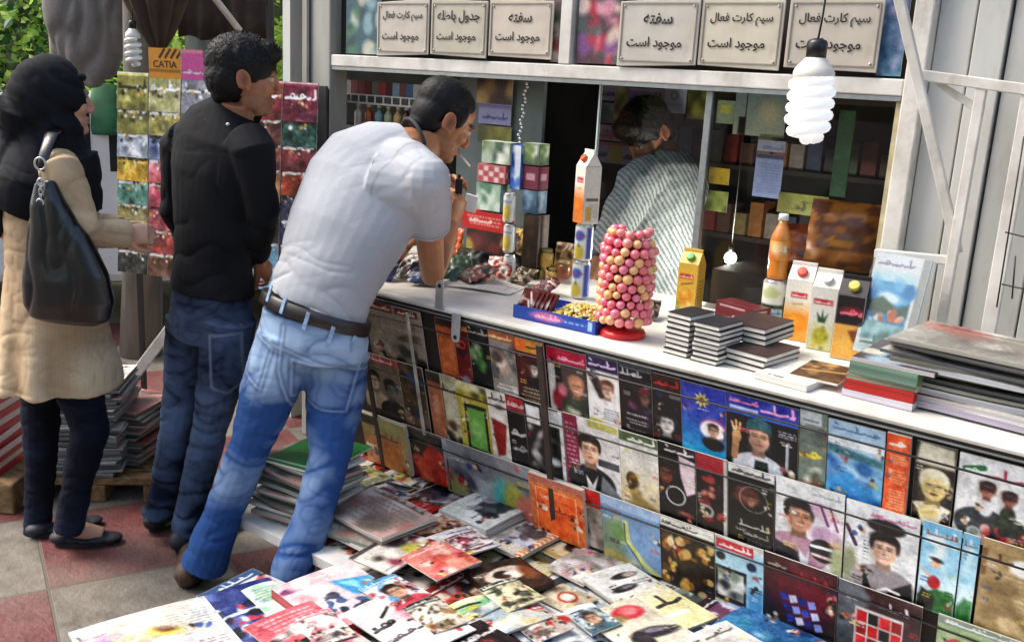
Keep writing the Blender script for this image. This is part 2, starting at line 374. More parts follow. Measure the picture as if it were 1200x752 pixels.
BARK = mat('grey plane bark', '#7a756b', .9, .3, 8, .5, 25, c2='#4a463f', stretch=(1, 1, .25))

# ---- ground: square stone tiles, red and grey beige
gm = bpy.data.materials.new('paving tiles'); gm.use_nodes = True; t = gm.node_tree; p = t.nodes['Principled BSDF']
a0 = on_z(57, 690); a1 = on_z(205, 662); ga = math.atan2(a1[1]-a0[1], a1[0]-a0[0]); TS = .56
tc = t.nodes.new('ShaderNodeTexCoord'); mp = t.nodes.new('ShaderNodeMapping'); mp.vector_type = 'TEXTURE'
mp.inputs['Location'].default_value = (a0[0], a0[1], 0.003); mp.inputs['Rotation'].default_value = (0, 0, ga); mp.inputs['Scale'].default_value = (TS, TS, TS)
t.links.new(tc.outputs['Object'], mp.inputs[0])
ck = t.nodes.new('ShaderNodeTexChecker'); ck.inputs['Scale'].default_value = 1.0
ck.inputs['Color1'].default_value = (*lin('#756f64'), 1); ck.inputs['Color2'].default_value = (*lin('#6a3130'), 1)
md = t.nodes.new('ShaderNodeVectorMath'); md.operation = 'ADD'; md.inputs[1].default_value = (.0, .0, .5)
t.links.new(mp.outputs[0], md.inputs[0]); t.links.new(md.outputs[0], ck.inputs['Vector'])
br = t.nodes.new('ShaderNodeTexBrick'); br.offset = 0; br.inputs['Scale'].default_value = 1; br.inputs['Brick Width'].default_value = 1; br.inputs['Row Height'].default_value = 1
br.inputs['Mortar Size'].default_value = .011; br.inputs['Mortar Smooth'].default_value = .3
t.links.new(mp.outputs[0], br.inputs['Vector'])
def nz(scale, det=6, src=None):
    n = t.nodes.new('ShaderNodeTexNoise'); n.inputs['Scale'].default_value = scale; n.inputs['Detail'].default_value = det
    t.links.new(src or tc.outputs['Object'], n.inputs['Vector']); return n
def mix(bt, A, B, fac):
    m = t.nodes.new('ShaderNodeMix'); m.data_type = 'RGBA'; m.blend_type = bt
    for k, x in (('A', A), ('B', B), ('Factor', fac)):
        if hasattr(x, 'links'): t.links.new(x, m.inputs[k])
        elif isinstance(x, tuple): m.inputs[k].default_value = x
        else: m.inputs[k].default_value = x
    return m.outputs['Result']
def ramp(src, a, b, lo=0., hi=1.):
    r = t.nodes.new('ShaderNodeMapRange'); r.inputs['From Min'].default_value = a; r.inputs['From Max'].default_value = b
    r.inputs['To Min'].default_value = lo; r.inputs['To Max'].default_value = hi; t.links.new(src, r.inputs[0]); return r.outputs[0]
n1 = nz(14); n2 = nz(60); n3 = nz(3)
c = mix('MULTIPLY', ck.outputs['Color'], (.55, .5, .46, 1), ramp(n1.outputs[0], .35, .7))
c = mix('MIX', c, (*lin('#8a7f75'), 1), ramp(n2.outputs[0], .58, .78, 0, .38))
c = mix('MIX', c, (*lin('#7d7264'), 1), ramp(n3.outputs[0], .45, .72, 0, .45))
c = mix('MIX', c, (*lin('#5c5349'), 1), br.outputs['Fac'])
t.links.new(c, p.inputs['Base Color']); p.inputs['Roughness'].default_value = .65
bm_ = t.nodes.new('ShaderNodeBump'); bm_.inputs['Strength'].default_value = .5; bm_.inputs['Distance'].default_value = .012
hh = mix('MIX', n2.outputs['Color'], (0, 0, 0, 1), br.outputs['Fac']); t.links.new(hh, bm_.inputs['Height']); t.links.new(bm_.outputs[0], p.inputs['Normal'])
b = MB(); b.add([(-70, -60, 0), (60, -60, 0), (60, 90, 0), (-70, 90, 0)], [[0, 1, 2, 3]])
tag(b.build('pavement', gm, org=(0, 0, 0)), kind='structure')
ASPH = mat('asphalt', '#4a4a4a', .85, .2, 40, .3)
b = MB(); b.add([(-60, 9, .004), (30, 9, .004), (30, 20, .004), (-60, 20, .004)], [[0, 1, 2, 3]])
tag(b.build('road', ASPH, org=(0, 0, .004)), kind='structure')
b = MB(); b.add([(-60, -16, .004), (50, -16, .004), (50, -2.2, .004), (-60, -2.2, .004)], [[0, 1, 2, 3]])  # unseen asphalt added behind the camera to darken the window reflections
tag(b.build('road', ASPH, org=(0, 0, .004)), kind='structure')

# ---- the kiosk
KY = 2.85                                                     # plane of the window front
XL, XR = on_y(360, 50, KY)[0], on_y(1093, 50, KY)[0]
xin, xri = on_y(393, 64, KY)[0], on_y(1060, 108, KY)[0]
zb0, zb1 = 1.662, 1.708
kiosk = thing('news_kiosk', 'white painted metal news kiosk with a long counter, sliding windows and a grey corner post', 'kiosk', ((XL+XR)/2, KY, 0))
def kp(mb, name, m, parent=kiosk, **k): return mb.build(name, m, parent, **k)
xm0, xm1 = on_y(661, 40, KY)[0], on_y(674, 40, KY)[0]
b = MB(); b.box(XL, xin, KY-.03, KY+.07, 0, 2.5); kp(b, 'corner_post', mat('grey post paint', '#a9a8a0', .5, .15, 6, .1, 40, c2='#85837a', stretch=(1, 1, .2)), bevel=.006)
b = MB(); b.box(XL+.045, XL+.06, KY-.042, KY-.031, 0, 2.5); kp(b, 'post_seam', mat('dark seam', '#55534e', .7, .2, 10))
b = MB(); b.box(xin+.001, xri+.002, KY-.025, KY+.06, zb0, zb1); kp(b, 'window_head', WHITE, bevel=.004)
b = MB(); b.box(xin+.001, xri, KY-.022, KY+.05, zb0-.014, zb0-.001); kp(b, 'window_track', ALU)
b = MB(); b.box(xri+.003, XR, KY-.03, KY+.06, .9, 2.5); kp(b, 'window_post', WHITE, bevel=.005)
b = MB(); b.box(xri-.014, xri+.001, KY-.012, KY+.05, .97, zb0-.016); kp(b, 'window_stop', mat('yellowed rubber strip', '#b5aa86', .6, .2, 20))
b = MB(); b.box(xm0, xm1, KY-.026, KY+.05, zb1+.001, 2.5); kp(b, 'transom_mullion', WHITE, bevel=.003)
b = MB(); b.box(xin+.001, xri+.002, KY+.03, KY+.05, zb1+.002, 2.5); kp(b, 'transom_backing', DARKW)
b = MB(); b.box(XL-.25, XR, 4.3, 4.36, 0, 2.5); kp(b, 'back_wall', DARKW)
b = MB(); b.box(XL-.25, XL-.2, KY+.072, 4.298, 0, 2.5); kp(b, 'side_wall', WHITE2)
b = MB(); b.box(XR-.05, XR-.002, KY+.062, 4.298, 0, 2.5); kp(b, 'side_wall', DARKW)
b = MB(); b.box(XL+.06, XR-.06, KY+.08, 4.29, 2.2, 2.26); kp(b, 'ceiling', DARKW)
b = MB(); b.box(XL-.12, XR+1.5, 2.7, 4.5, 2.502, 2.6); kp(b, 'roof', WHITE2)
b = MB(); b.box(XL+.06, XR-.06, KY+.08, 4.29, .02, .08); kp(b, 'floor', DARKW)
for zz in (1.02, 1.32, 1.62):
    b = MB(); b.box(-2.3, -1.15, 3.95, 4.29, zz, zz+.02); kp(b, 'back_shelf', mat('brown shelf', '#3a2c22', .7, .2, 8))
zs1, zs2 = on_y(450, 117, 3.02)[2], on_y(455, 152, 3.02)[2]
b = MB(); b.box(-3.5, -2.72, 2.99, 3.2, zs1-.012, zs1); kp(b, 'upper_shelf', WHITE)
b = MB(); b.box(-3.5, -2.72, 2.99, 3.2, zs2-.012, zs2); kp(b, 'upper_shelf', mat('grey shelf', '#6d6f70', .6, .2, 8))
# glass
gl = bpy.data.materials.new('window glass'); gl.use_nodes = True; t = gl.node_tree; t.nodes.clear()
om = t.nodes.new('ShaderNodeOutputMaterial'); tr = t.nodes.new('ShaderNodeBsdfTransparent'); gs = t.nodes.new('ShaderNodeBsdfGlossy')
tr.inputs[0].default_value = (.95, .975, .965, 1); gs.inputs['Roughness'].default_value = .015; gs.inputs[0].default_value = (1, 1, 1, 1)
fr = t.nodes.new('ShaderNodeFresnel'); fr.inputs[0].default_value = 1.22; nzz = t.nodes.new('ShaderNodeTexNoise'); nzz.inputs['Scale'].default_value = 5
ms = t.nodes.new('ShaderNodeMixShader'); t.links.new(fr.outputs[0], ms.inputs[0]); t.links.new(tr.outputs[0], ms.inputs[1]); t.links.new(gs.outputs[0], ms.inputs[2]); t.links.new(ms.outputs[0], om.inputs[0])
xg0, xg1 = on_y(700, 96, KY)[0], on_y(832, 104, KY)[0]
b = MB(); b.box(xg0, xg1+.02, KY+.028, KY+.032, .985, zb0-.015); kp(b, 'sliding_pane', gl)
b = MB(); b.box(xg1+.012, xri-.015, KY+.010, KY+.014, .985, zb0-.015); kp(b, 'sliding_pane', gl)
b = MB(); b.box(xg0-.006, xg0-.001, KY+.024, KY+.036, .985, zb0-.015); kp(b, 'pane_edge', mat('bright cut glass edge', '#cfd8d2', .2, .05, 20))
b = MB(); b.box(xg1-.012, xg1+.011, KY+.002, KY+.022, .985, zb0-.015); kp(b, 'pane_stile', ALU, bevel=.002)
# counter
b = MB(); b.box(-2.78, .45, 2.2, 2.95, .941, .961); kp(b, 'counter_top', WHITE, bevel=.009)
b = MB(); b.box(-2.78, .45, 2.212, 2.222, .924, .9405); kp(b, 'counter_trim', mat('dark steel trim', '#2a2522', .4, .3, 30))
b = MB(); b.box(-2.78, .45, 2.2055, 2.2115, .929, .933); kp(b, 'counter_rail', ALU)
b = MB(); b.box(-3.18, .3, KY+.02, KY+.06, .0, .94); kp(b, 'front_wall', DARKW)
for fx, fy in ((515, 346), (534, 384)):
    q = on_y(fx, fy, 2.195); b = MB()
    b.prism([(.017*math.cos(k), .017*math.sin(k)+.03) for k in np.linspace(0, math.pi, 8)] + [(-.017, -.045), (.017, -.045)], (q[0], 2.198, q[2]), (1, 0, 0), (0, 0, 1 if fy < 360 else -1), (0, -.004, 0))
    h = kp(b, 'hasp', STEEL, bevel=.001)
    b = MB(); b.lathe([(.007, 0), (.007, .0015)], (q[0], 2.194, q[2]+(.03 if fy < 360 else -.03)), 10, ax=(0, -1, 0)); b.build('hasp_hole', BLACK, h)
# display board under the counter, leaning in towards its foot by 13 degrees
TH = math.radians(13); PD = V(0, math.sin(TH), -math.cos(TH)); PN = V(0, -math.cos(TH), -math.sin(TH)); P0 = V(0, 2.224, .925)
b = MB(); b.obox(P0+V(-2.62, 0, 0)-PN*.004+PD*.0, (2.95, 0, 0), PD*.72, -PN*.02); kp(b, 'display_board', mat('brown display board', '#2c2019', .8, .3, 8))
def panel(px, py, off=0.):
    q = on_plane(px, py, PN, (P0+PN*off)@PN); return q[0], (q-P0)@PD
def panel_pt(x, tt, off=0.): return P0 + V(x, 0, 0) + PD*tt + PN*off
for xx, wd in ((panel(640, 430)[0], .011), (panel(440, 400)[0]-.03, .010)):
    b = MB(); b.obox(panel_pt(xx, -.006, .034), (wd*2, 0, 0), PD*.66, PN*.008); kp(b, 'board_strut', mat('dark strut paint', '#33261f', .6, .3, 20), bevel=.002)
xx = panel(497, 450)[0]
b = MB(); b.obox(panel_pt(xx, .0, .034), (.012, 0, 0), PD*.45, PN*.006); kp(b, 'board_strut', mat('chalky strut paint', '#b8b2a6', .6, .3, 20), bevel=.002)
for tt in (.04, .248, .487):
    b = MB(); b.tube([panel_pt(-2.6, tt, .031), panel_pt(-1.7, tt+.004, .030), panel_pt(-.7, tt-.002, .030), panel_pt(.32, tt, .031)], .0028, 6); kp(b, 'holding_cord', BLACK, smooth=True)

# white cladding right of the window and the folded shutter frame in front of it
b = MB(); x = XR+.002
for i, wd in enumerate((.10, .085, .14, .12, .2, .2, .2, .2)):
    b.box(x, x+wd-.007, KY+.015-.012*(i % 2), KY+.05, .0, 2.5); x += wd
b.box(XR+.002, x, KY+.051, KY+.06, 0, 2.5); kp(b, 'side_cladding', WHITE2, bevel=.003)
SY = 2.70
shut = thing('shutter_frame', 'white steel shutter frame with diagonal braces folded beside the kiosk window', 'shutter', (XR+.2, SY, .97))
def bar(nm, pa, pb, wd=.03, y0=SY, y1=None, th=.02):
    A_, B_ = on_y(*pa, y0), on_y(*pb, y1 or y0); d = unit(B_-A_); s_ = unit(np.cross(d, (0, 1, 0)))
    b = MB(); b.obox(A_-s_*wd/2, B_-A_, s_*wd, (0, th, 0)); b.build(nm, WHITE, shut, bevel=.003)
bar('top_rail', (1078, 88), (1260, 113), .028)
bar('stile', (1150, 101), (1098, 400), .026, SY+.003)
bar('short_brace', (1094, 94), (1143, 127), .018, SY+.025)
bar('long_brace', (1046, -30), (1121, 297), .026, SY-.07, SY+.027)
bar('outer_stile', (1207, 105), (1152, 420), .036, SY+.004)
bar('bottom_rail', (1024, 297), (1118, 306), .024, SY+.03)
GRY = mat('brown rusted sheet', '#5a4b40', .8, .3, 8, .2)
pl = tag(MB().box(.02, .75, 2.66, 2.68, .97, 2.5).build('rusted_panel', GRY), 'brown rusted sheet panel at the far right of the kiosk front', 'panel')
b = MB()
for (pa, pb) in (((1178, 272), (1230, 285)), ((1174, 333), (1230, 345)), ((1190, 300), (1186, 350)), ((1200, 160), (1168, 360))):
    b.tube([on_y(*pa, 2.63), on_y(*pb, 2.63)], .002, 6)
tag(b.build('wire_rack', BLACK, smooth=True), 'bent black wire rack hanging at the right edge of the kiosk', 'rack')

# ---- hanging signs
SIGNS = [((441, 503), ('سیم کارت فعال', 'موجود است'), 'small beige SIM card sign, leftmost of the Persian signs above the window'),
         ((504, 571), ('جدول باطله', 'موجود است'), 'beige Persian sign with a dented edge, second from the left above the window'),
         ((572, 648), ('سفته', 'موجود است'), 'beige Persian sign with a short upper word, left of the white mullion'),
         ((724, 819), ('سفته', 'موجود است'), 'beige Persian sign with a short upper word, right of the white mullion'),
         ((819, 918), ('سیم کارت فعال', 'موجود است'), 'beige SIM card sign between two other signs, left of the lamp bulb'),
         ((921, 1034), ('سیم کارت فعال', 'موجود است'), 'beige SIM card sign partly hidden by the black socket of the big bulb')]
SBS = [mat('beige sign board %d' % i_, c_, .55, .08, 12, stain=.35) for i_, c_ in enumerate(('#bdb4a6', '#b5ae9c', '#c2b6a6', '#b8b2a6', '#c0b8a4', '#b3aa9c'))]; SBF = mat('sign board rim', '#948c80', .6, .1, 20)
for i, ((xa, xb), tx, lab) in enumerate(SIGNS):
    y = KY-.028-.006*(i % 2); qa, qb = on_y(xa, 40, y)[0], on_y(xb, 40, y)[0]; z0, z1 = 1.716+.004*(i % 3), 1.918
    r = thing('hanging_sign', lab, 'sign', ((qa+qb)/2, y, z0), 'beige Persian signs above the kiosk window')
    tl = (-.006, .004, .003)[i % 3]
    b = MB(); b.obox((qa+.003, y, z0+tl), (qb-qa-.006, 0, -tl*2), (0, 0, z1-z0), (0, .006, 0)); b.build('board', SBS[i], r, bevel=.002)
    b = MB(); fw = .003; X0, X1, Z0, Z1 = qa+.012, qb-.012, z0+.012, z1-.01
    for bx in ((X0, X1, Z0, Z0+fw), (X0, X1, Z1-fw, Z1), (X0, X0+fw, Z0+fw, Z1-fw), (X1-fw, X1, Z0+fw, Z1-fw)): b.box(bx[0], bx[1], y-.0035, y-.0012, bx[2], bx[3])
    b.build('rim', SBF, r)
    cx = (qa+qb)/2; W_ = qb-qa
    lettering('upper_line', shape_fa(tx[0]), (cx, y-.0015, z1-.058), (1, 0, 0), (0, 0, -1), .046 if len(tx[0]) > 5 else .042, W_*(.74 if len(tx[0]) > 5 else .36), INK, r, bold=.02)
    lettering('lower_line', shape_fa(tx[1]), (cx-.01, y-.0015, z0+.068), (1, 0, 0), (0, 0, -1), .05, W_*.68, INK, r, bold=.02)
    b = MB()
    for sx, sz in ((X0+.01, Z0+.008), (X1-.01, Z0+.008), (X0+.01, Z1-.01), (X1-.01, Z1-.01)): b.ball((sx, y-.002, sz), .004, 8, 5)
    b.build('screws', STEEL, r)['kind'] = 'stuff'
PO = [((406, 446), [('fill', '#3c5a66'), ('blobs', ['#8fb0b5', '#2c4450', '#c9c3ae', '#4d7a58'], 30, 3, .05, .2)], 'blue green floral poster behind glass at the left end of the sign row'),
      ((646, 661), [('fill', '#6d5a55'), ('blobs', ['#a8463c', '#cfc4b0', '#3d5446'], 14, 4, .1, .4)], 'narrow red and grey poster strip beside the white mullion'),
      ((677, 727), [('fill', '#513640'), ('blobs', ['#b3293a', '#d98aa0', '#41605a', '#dccbb8', '#7a4a86'], 34, 5, .06, .2)], 'crimson and pink flower poster just right of the white mullion'),
      ((1033, 1062), [('grad', '#31325e', '#5f93ac'), ('blobs', ['#8fb7cf', '#d6b5c9', '#23406b'], 30, 6, .04, .12)], 'blue speckled poster at the right end of the sign row')]
for i, ((xa, xb), ops, lab) in enumerate(PO):
    qa, qb = on_y(xa, 40, KY-.006)[0], on_y(xb, 40, KY-.006)[0]
    tag(printed('wall_poster', (qa, KY-.004, 1.97), (1, 0, 0), (0, 0, -1), qb-qa, .255, .004, ops, seed=i, res=.004), lab, 'poster', 'posters in the row of signs')

# ---- lamp bulbs
LAMPW = mat('lamp glass', '#ffffff', .25, .02, 10, emit=.15); LAMPD = mat('unlit lamp glass', '#e4e4e0', .25, .05, 10); PORC = mat('white lamp base', '#d8d2c6', .4, .05, 20)
def cfl(bot, H, R, lab, lit, turns, cord_to):
    o = thing('spiral_bulb', lab, 'light bulb', bot)
    o_ = V(bot); hs = H*.60
    pts = [];
    for k in range(turns*16+1):
        a = 2*math.pi*k/16; f = k/(turns*16); r = R*(.62+.30*min(1, f*4))*(1 if f > .02 else .6); pts.append(o_+V(math.cos(a)*r, math.sin(a)*r, hs*(.06+.94*f)))
    b = MB(); b.tube(pts, R*.30, 9); b.ball(o_+V(0, 0, hs*.06), R*.35); b.build('glass_spiral', lit, o, smooth=True)
    b = MB(); b.lathe([(R*.55, hs), (R*1.04, hs*1.02), (R*1.04, hs*1.12), (R*.95, hs*1.2), (R*.5, hs*1.36), (R*.45, hs*1.38)], bot, 20); b.build('base', PORC, o, smooth=True)
    b = MB(); b.lathe([(R*.50, hs*1.36), (R*.52, hs*1.6), (R*.42, H*.985), (R*.2, H)], bot, 16); b.build('socket', BLACKP, o, smooth=True)
    b = MB(); b.tube([o_+V(0, 0, H*.99), o_+V(.004, 0, H*1.2), V(cord_to)], .0025, 6); b.build('cord', BLACK, o, smooth=True)
    return o
q = on_y(944, 166, 2.2); cfl(q, .226, .044, 'large white spiral bulb in a black socket hanging over the counter', LAMPW, 5, (q[0]+.02, 2.21, 2.44))
b = MB(); b.tube([V(q[0]+.02, 2.75, 2.49), V(q[0]+.02, 2.5, 2.46), V(q[0]+.02, 2.2, 2.44)], .008, 8); kp(b, 'lamp_arm', ALU, smooth=True)
# ================================================================ magazines on the display board
R = random.Random(11)
G_P = 'magazines displayed on the board under the counter'
ROWT = (.004, .206, .443)
def pmag(row, pxa, pxb, pym, ops, label, h=None, t0=None, th=.004, name='magazine', seed=None, edge='#cfc8ba', off=0., res=.0030):
    o = .004 + row*.009 + off
    ops = list(ops)+[('busy', int(pxa)*3+row, 7 if pxb-pxa > 25 else 3), ('mottle', .15, int(pxa)+row, 1.2)]
    xa = panel(pxa, pym, o+th)[0]; xb = panel(pxb, pym, o+th)[0]; tt = ROWT[row] if t0 is None else t0
    hh = h or (.222, .250, .235)[row]; sd = seed if seed is not None else int(pxa)*7+row
    g = random.Random(sd); bw = g.uniform(-.002, .004)
    m = printed(name, panel_pt(xa+.001, tt+g.uniform(-.004, .004), o), (1, 0, 0), PD, xb-xa-.002, hh, th, ops, bend=lambda u, v: bw*np.sin(np.pi*u)*v + .003*(1-v)**4, seed=sd, edge=edge, res=res)
    return tag(m, label, 'magazine' if name == 'magazine' else name.split('_')[0], G_P)
# --- left part of the board
pmag(0, 434, 497, 400, [('fill', '#9b8f80'), ('rect', .02, .0, .5, .14, '#7c2d2a'), ('title', .1, .02, .46, .12, '#e9ddd0', 3), ('rect', .55, .02, .95, .13, '#6b2420'), ('title', .6, .03, .9, .12, '#efe6dc', 5), ('para', .08, .2, .95, .36, '#6f665b', 6, 2), ('para', .08, .4, .95, .66, '#7d7368', 9, 3), ('ell', .72, .5, .2, .05, '#5e4d3a', -10, 3), ('blobs', ['#2a2725', '#6f675d', '#15120f'], 12, 2, .04, .12, (.45, .7, 1, 1))], 'faded grey newspaper with dark red masthead, top left of the display board', h=.222)
pmag(0, 517, 537, 430, [('fill', '#a5552f'), ('rect', .1, .3, .9, .9, '#b8653a'), ('rect', 0, 0, 1, .12, '#3c2a22')], 'narrow plain rust brown magazine right of the board\'s chalky strut')
pmag(0, 537, 554, 436, [('fill', '#6a1518'), ('ell', .5, .45, .3, .3, '#3e1c1e', 0, 3), ('ring', .5, .35, .2, .05, '#c04a48'), ('rect', 0, .05, 1, .13, '#c2a35b'), ('ell', .55, .9, .3, .25, '#8a8794', 0, 3)], 'narrow dark red magazine with a round emblem beside the rust brown one')
pmag(0, 554, 578, 441, [('fill', '#1c1f1c'), ('title', .04, .02, .96, .14, '#b5a9a0', 8), ('blobs', ['#5f9a4c', '#35632f', '#a9b79c', '#0f110e'], 12, 9, .1, .25, (.1, .25, .9, .7))], 'black magazine with a blurred green plant picture in the upper row')
pmag(0, 578, 607, 446, [('fill', '#8b8680'), ('rect', 0, 0, 1, .14, '#a55f3c'), ('title', .05, .02, .9, .12, '#efd9a8', 4), ('blobs', ['#dcd6cf', '#5f5a58', '#a9826a', '#433a3a'], 12, 12, .1, .25, (0, .2, 1, .75)), ('para', .1, .78, .95, .95, '#efe7dd', 3, 6)], 'pale grey magazine with blurred figures under an orange masthead')
pmag(0, 607, 641, 452, [('fill', '#4a1712'), ('rect', .05, .0, 1, .2, '#c88c3c'), ('title', .2, .03, .8, .15, '#3b1c10', 2), ('rect', .02, .02, .4, .18, '#d06a2a'), ('face', .62, .43, .34, {'skin': '#e5ddd2', 'hair': '#1e0f0c', 'cloth': '#241413'}), ('para', .1, .72, .9, .95, '#9fb59a', 4, 7)], 'dark maroon magazine with a pale face under an orange yellow banner')
pmag(1, 426, 470, 447, [('fill', '#7e6f62'), ('rect', 0, 0, 1, .12, '#b4554c'), ('title', .1, .02, .9, .1, '#f2e8dc', 6), ('face', .3, .42, .34, {'skin': '#d8bfa8', 'hair': '#15110f', 'cloth': '#b9a58e'}), ('face', .72, .5, .36, {'skin': '#6e6a62', 'hair': '#0f0d0d', 'cloth': '#121212'}), ('rect', 0, .86, 1, 1, '#3a322d')], 'magazine with two veiled women at the left end of the middle row')
pmag(1, 470, 498, 455, [('fill', '#5d4636'), ('blobs', ['#3b2c22', '#8a6f58', '#2c3a5e'], 10, 13, .1, .3), ('ell', .6, .2, .3, .12, '#3b4d86', 20, 3)], 'brown magazine with a blue patch just left of the chalky strut')
pmag(1, 504, 520, 472, [('fill', '#b26f50'), ('ell', .5, .5, .3, .5, '#c98b68', 0, 4), ('rect', 0, 0, 1, .15, '#4b4038')], 'thin salmon brown magazine directly right of the chalky strut')
pmag(1, 520, 538, 480, [('fill', '#c9c3a6'), ('rect', .1, .0, .95, .1, '#a8a583'), ('title', .1, .12, .9, .26, '#3d3a30', 2), ('rect', .0, .2, .12, .9, '#8b7a3b'), ('blobs', ['#5a3a24', '#1e1917'], 8, 4, .1, .25, (.1, .7, 1, 1))], 'narrow cream magazine with dotted edge in the middle row')
pmag(1, 538, 574, 490, [('fill', '#b6a944'), ('rect', 0, 0, .9, .12, '#c9bf86'), ('blobs', ['#4c4a2e', '#e0dcb4'], 10, 5, .05, .12, (0, .02, 1, .2)), ('rect', .22, .3, .92, 1, '#232b1c'), ('rect', .3, .36, .84, .95, '#6da34e'), ('ell', .55, .65, .18, .25, '#8fc06c', 0, 6)], 'yellow magazine with a black framed green panel on its cover')
pmag(1, 574, 596, 497, [('fill', '#d5d0c4'), ('title', .1, .03, .95, .15, '#2a2624', 7), ('poly', [(.1, .4), (.9, .45), (.7, .9), (.3, .95)], '#8b2a22', 2), ('ell', .5, .36, .3, .12, '#f1ece2', 0, 3), ('ell', .6, .22, .2, .1, '#2f2a28', 0, 3)], 'white magazine with a red garment picture beside the green panel one')
pmag(1, 596, 617, 503, [('fill', '#17181a'), ('rect', 0, .02, 1, .22, '#9a3036'), ('title', .08, .05, .9, .18, '#d8b9b5', 3), ('title', .2, .4, .9, .6, '#b8b8b4', 1), ('title', .2, .62, .9, .82, '#8f908c', 4)], 'black magazine with white vertical lettering and red top in the middle row')
pmag(1, 617, 637, 510, [('fill', '#1f1e1f'), ('rect', .1, .05, .9, .3, '#d9d9d6'), ('blobs', ['#e8e6e2', '#2b2a2a', '#8e8c8a'], 10, 8, .1, .3, (.1, .35, .95, .95))], 'black and white magazine left of the dark board strut')
pmag(2, 424, 474, 495, [('fill', '#9a8a5a'), ('rect', 0, 0, 1, .22, '#97925c'), ('rect', .0, .02, .3, .2, '#3d3327'), ('ell', .5, .75, .6, .35, '#b5713c', 0, 12), ('title', .25, .3, .8, .42, '#4a2f1e', 9), ('rect', .86, .0, 1, 1, '#a59463')], 'olive and tan book standing at the left end of the lowest row', th=.016, h=.2)
pmag(2, 474, 522, 515, [('fill', '#1d1513'), ('rect', 0, 0, 1, .06, '#5b534e'), ('blobs', ['#b9291f', '#d6382a', '#8e1d17', '#e05a3f'], 16, 6, .12, .28, (.1, .38, .95, .95), 4), ('para', .15, .1, .85, .26, '#6e625b', 4, 3)], 'black poster magazine filled with red shapes in the lowest row', h=.205)
pmag(2, 522, 632, 548, [('fill', '#8f9193'), ('rect', .0, .02, .25, .12, '#e9e6e4'), ('rect', .02, .16, .3, .24, '#27222e'), ('title', .03, .17, .28, .23, '#f0edf0', 5), ('rect', .02, .27, .27, .34, '#3a2f3c'), ('rect', .52, .04, .8, .16, '#b06a62'), ('blobs', ['#77797c', '#a3a6a8', '#8b8d90'], 14, 2, .1, .3), ('ell', .6, .72, .09, .16, '#52a9a2', 0, 9), ('ell', .72, .78, .11, .2, '#a6a24e', 0, 9), ('ell', .85, .82, .12, .14, '#b5685a', 0, 9), ('ell', .2, .68, .14, .1, '#4d4e5e', 30, 6), ('ell', .1, .85, .12, .12, '#8a8a58', 0, 8)], 'wide grey sheet with smeared cyan, yellow and red patches in the lowest row', h=.21)
# --- main part of the board
pmag(0, 645, 690, 470, [('fill', '#4b3f3c'), ('rect', .0, 0, 1, .2, '#a81c3f'), ('title', .3, .06, .95, .18, '#f0a9b8', 3), ('rect', .0, .2, .18, 1, '#b9b3b0'), ('rect', .2, .22, .36, .5, '#17151a'), ('ell', .28, .75, .2, .25, '#7a2230', 0, 4), ('ell', .35, .6, .12, .14, '#c26f7c', 0, 4), ('face', .72, .5, .42, {'skin': '#c78e6c', 'hair': '#a9785a', 'cloth': '#2d3a2e', 'smile': 1}), ('blobs', ['#d8d2c0', '#6d7a58'], 6, 4, .06, .15, (.4, .85, 1, 1))], 'crimson topped magazine with a smiling bald man on its cover')
pmag(0, 690, 727, 478, [('fill', '#d9d4cf'), ('rect', 0, 0, 1, .2, '#33254f'), ('title', .1, .03, .9, .16, '#e7d3ea', 8), ('poly', [(0, .25), (.35, .3), (.7, .6), (.6, .8), (.2, .45)], '#2a2325', 3), ('face', .62, .45, .46, {'skin': '#eccbb2', 'hair': '#5e2a22', 'cloth': '#e5e2de'}), ('poly', [(.0, .42), (.4, .68), (.95, .72), (1, 1), (0, 1)], '#e8e5e2', 3), ('para', .4, .72, .95, .9, '#5e6a7a', 5, 6), ('rect', .88, .3, .95, .7, '#f7f2ee'), ('ell', .2, .95, .25, .08, '#c7b84e', 0, 4)], 'purple topped magazine with a woman in a white scarf')
pmag(0, 727, 765, 486, [('fill', '#120f12'), ('rect', .05, .02, 1, .05, '#57616a'), ('title', .05, .05, .7, .16, '#c9c9cc', 9), ('face', .78, .4, .4, {'skin': '#86625a', 'hair': '#1a1012', 'cloth': '#2a2030', 'hat': '#6d2a30'}), ('ell', .4, .55, .16, .12, '#6a3f5e', 30, 3), ('para', .06, .66, .85, .7, '#e8e6e6', 1, 2), ('para', .15, .74, .85, .82, '#c9c7c9', 2, 3), ('para', .2, .88, .8, .91, '#8a8890', 1, 4)], 'black film magazine with a man in a red cap and white lines below')
pmag(0, 765, 799, 493, [('fill', '#141317'), ('rect', 0, 0, 1, .2, '#3a1214'), ('title', .1, .05, .9, .16, '#c2382f', 5), ('face', .5, .66, .66, {'skin': '#d9d7d4', 'hair': '#0f0f12', 'cloth': '#15151a'}), ('rect', .6, .25, 1, .3, '#c9c9c9', {'al': .5})], 'black magazine with a large black and white face, red masthead')
pmag(0, 799, 851, 500, [('grad', '#2f3f9e', '#2aa6cf', .35, .95), ('star', .46, .2, .19, '#e0cf6a', 9), ('star', .46, .2, .11, '#7a5a26', 8), ('para', .3, .31, .62, .34, '#d8e2f0', 1, 2), ('ell', .72, .55, .3, .22, '#b55a8a', 0, 3), ('ell', .7, .58, .28, .22, '#efe9ef', 0, 2), ('face', .72, .58, .26, {'skin': '#dcb596', 'hair': '#1d1417', 'cloth': '#14121a'}), ('ell', .5, 1.02, .5, .1, '#6fd0e0', 0, 12)], 'blue magazine with a yellow starburst and a veiled woman')
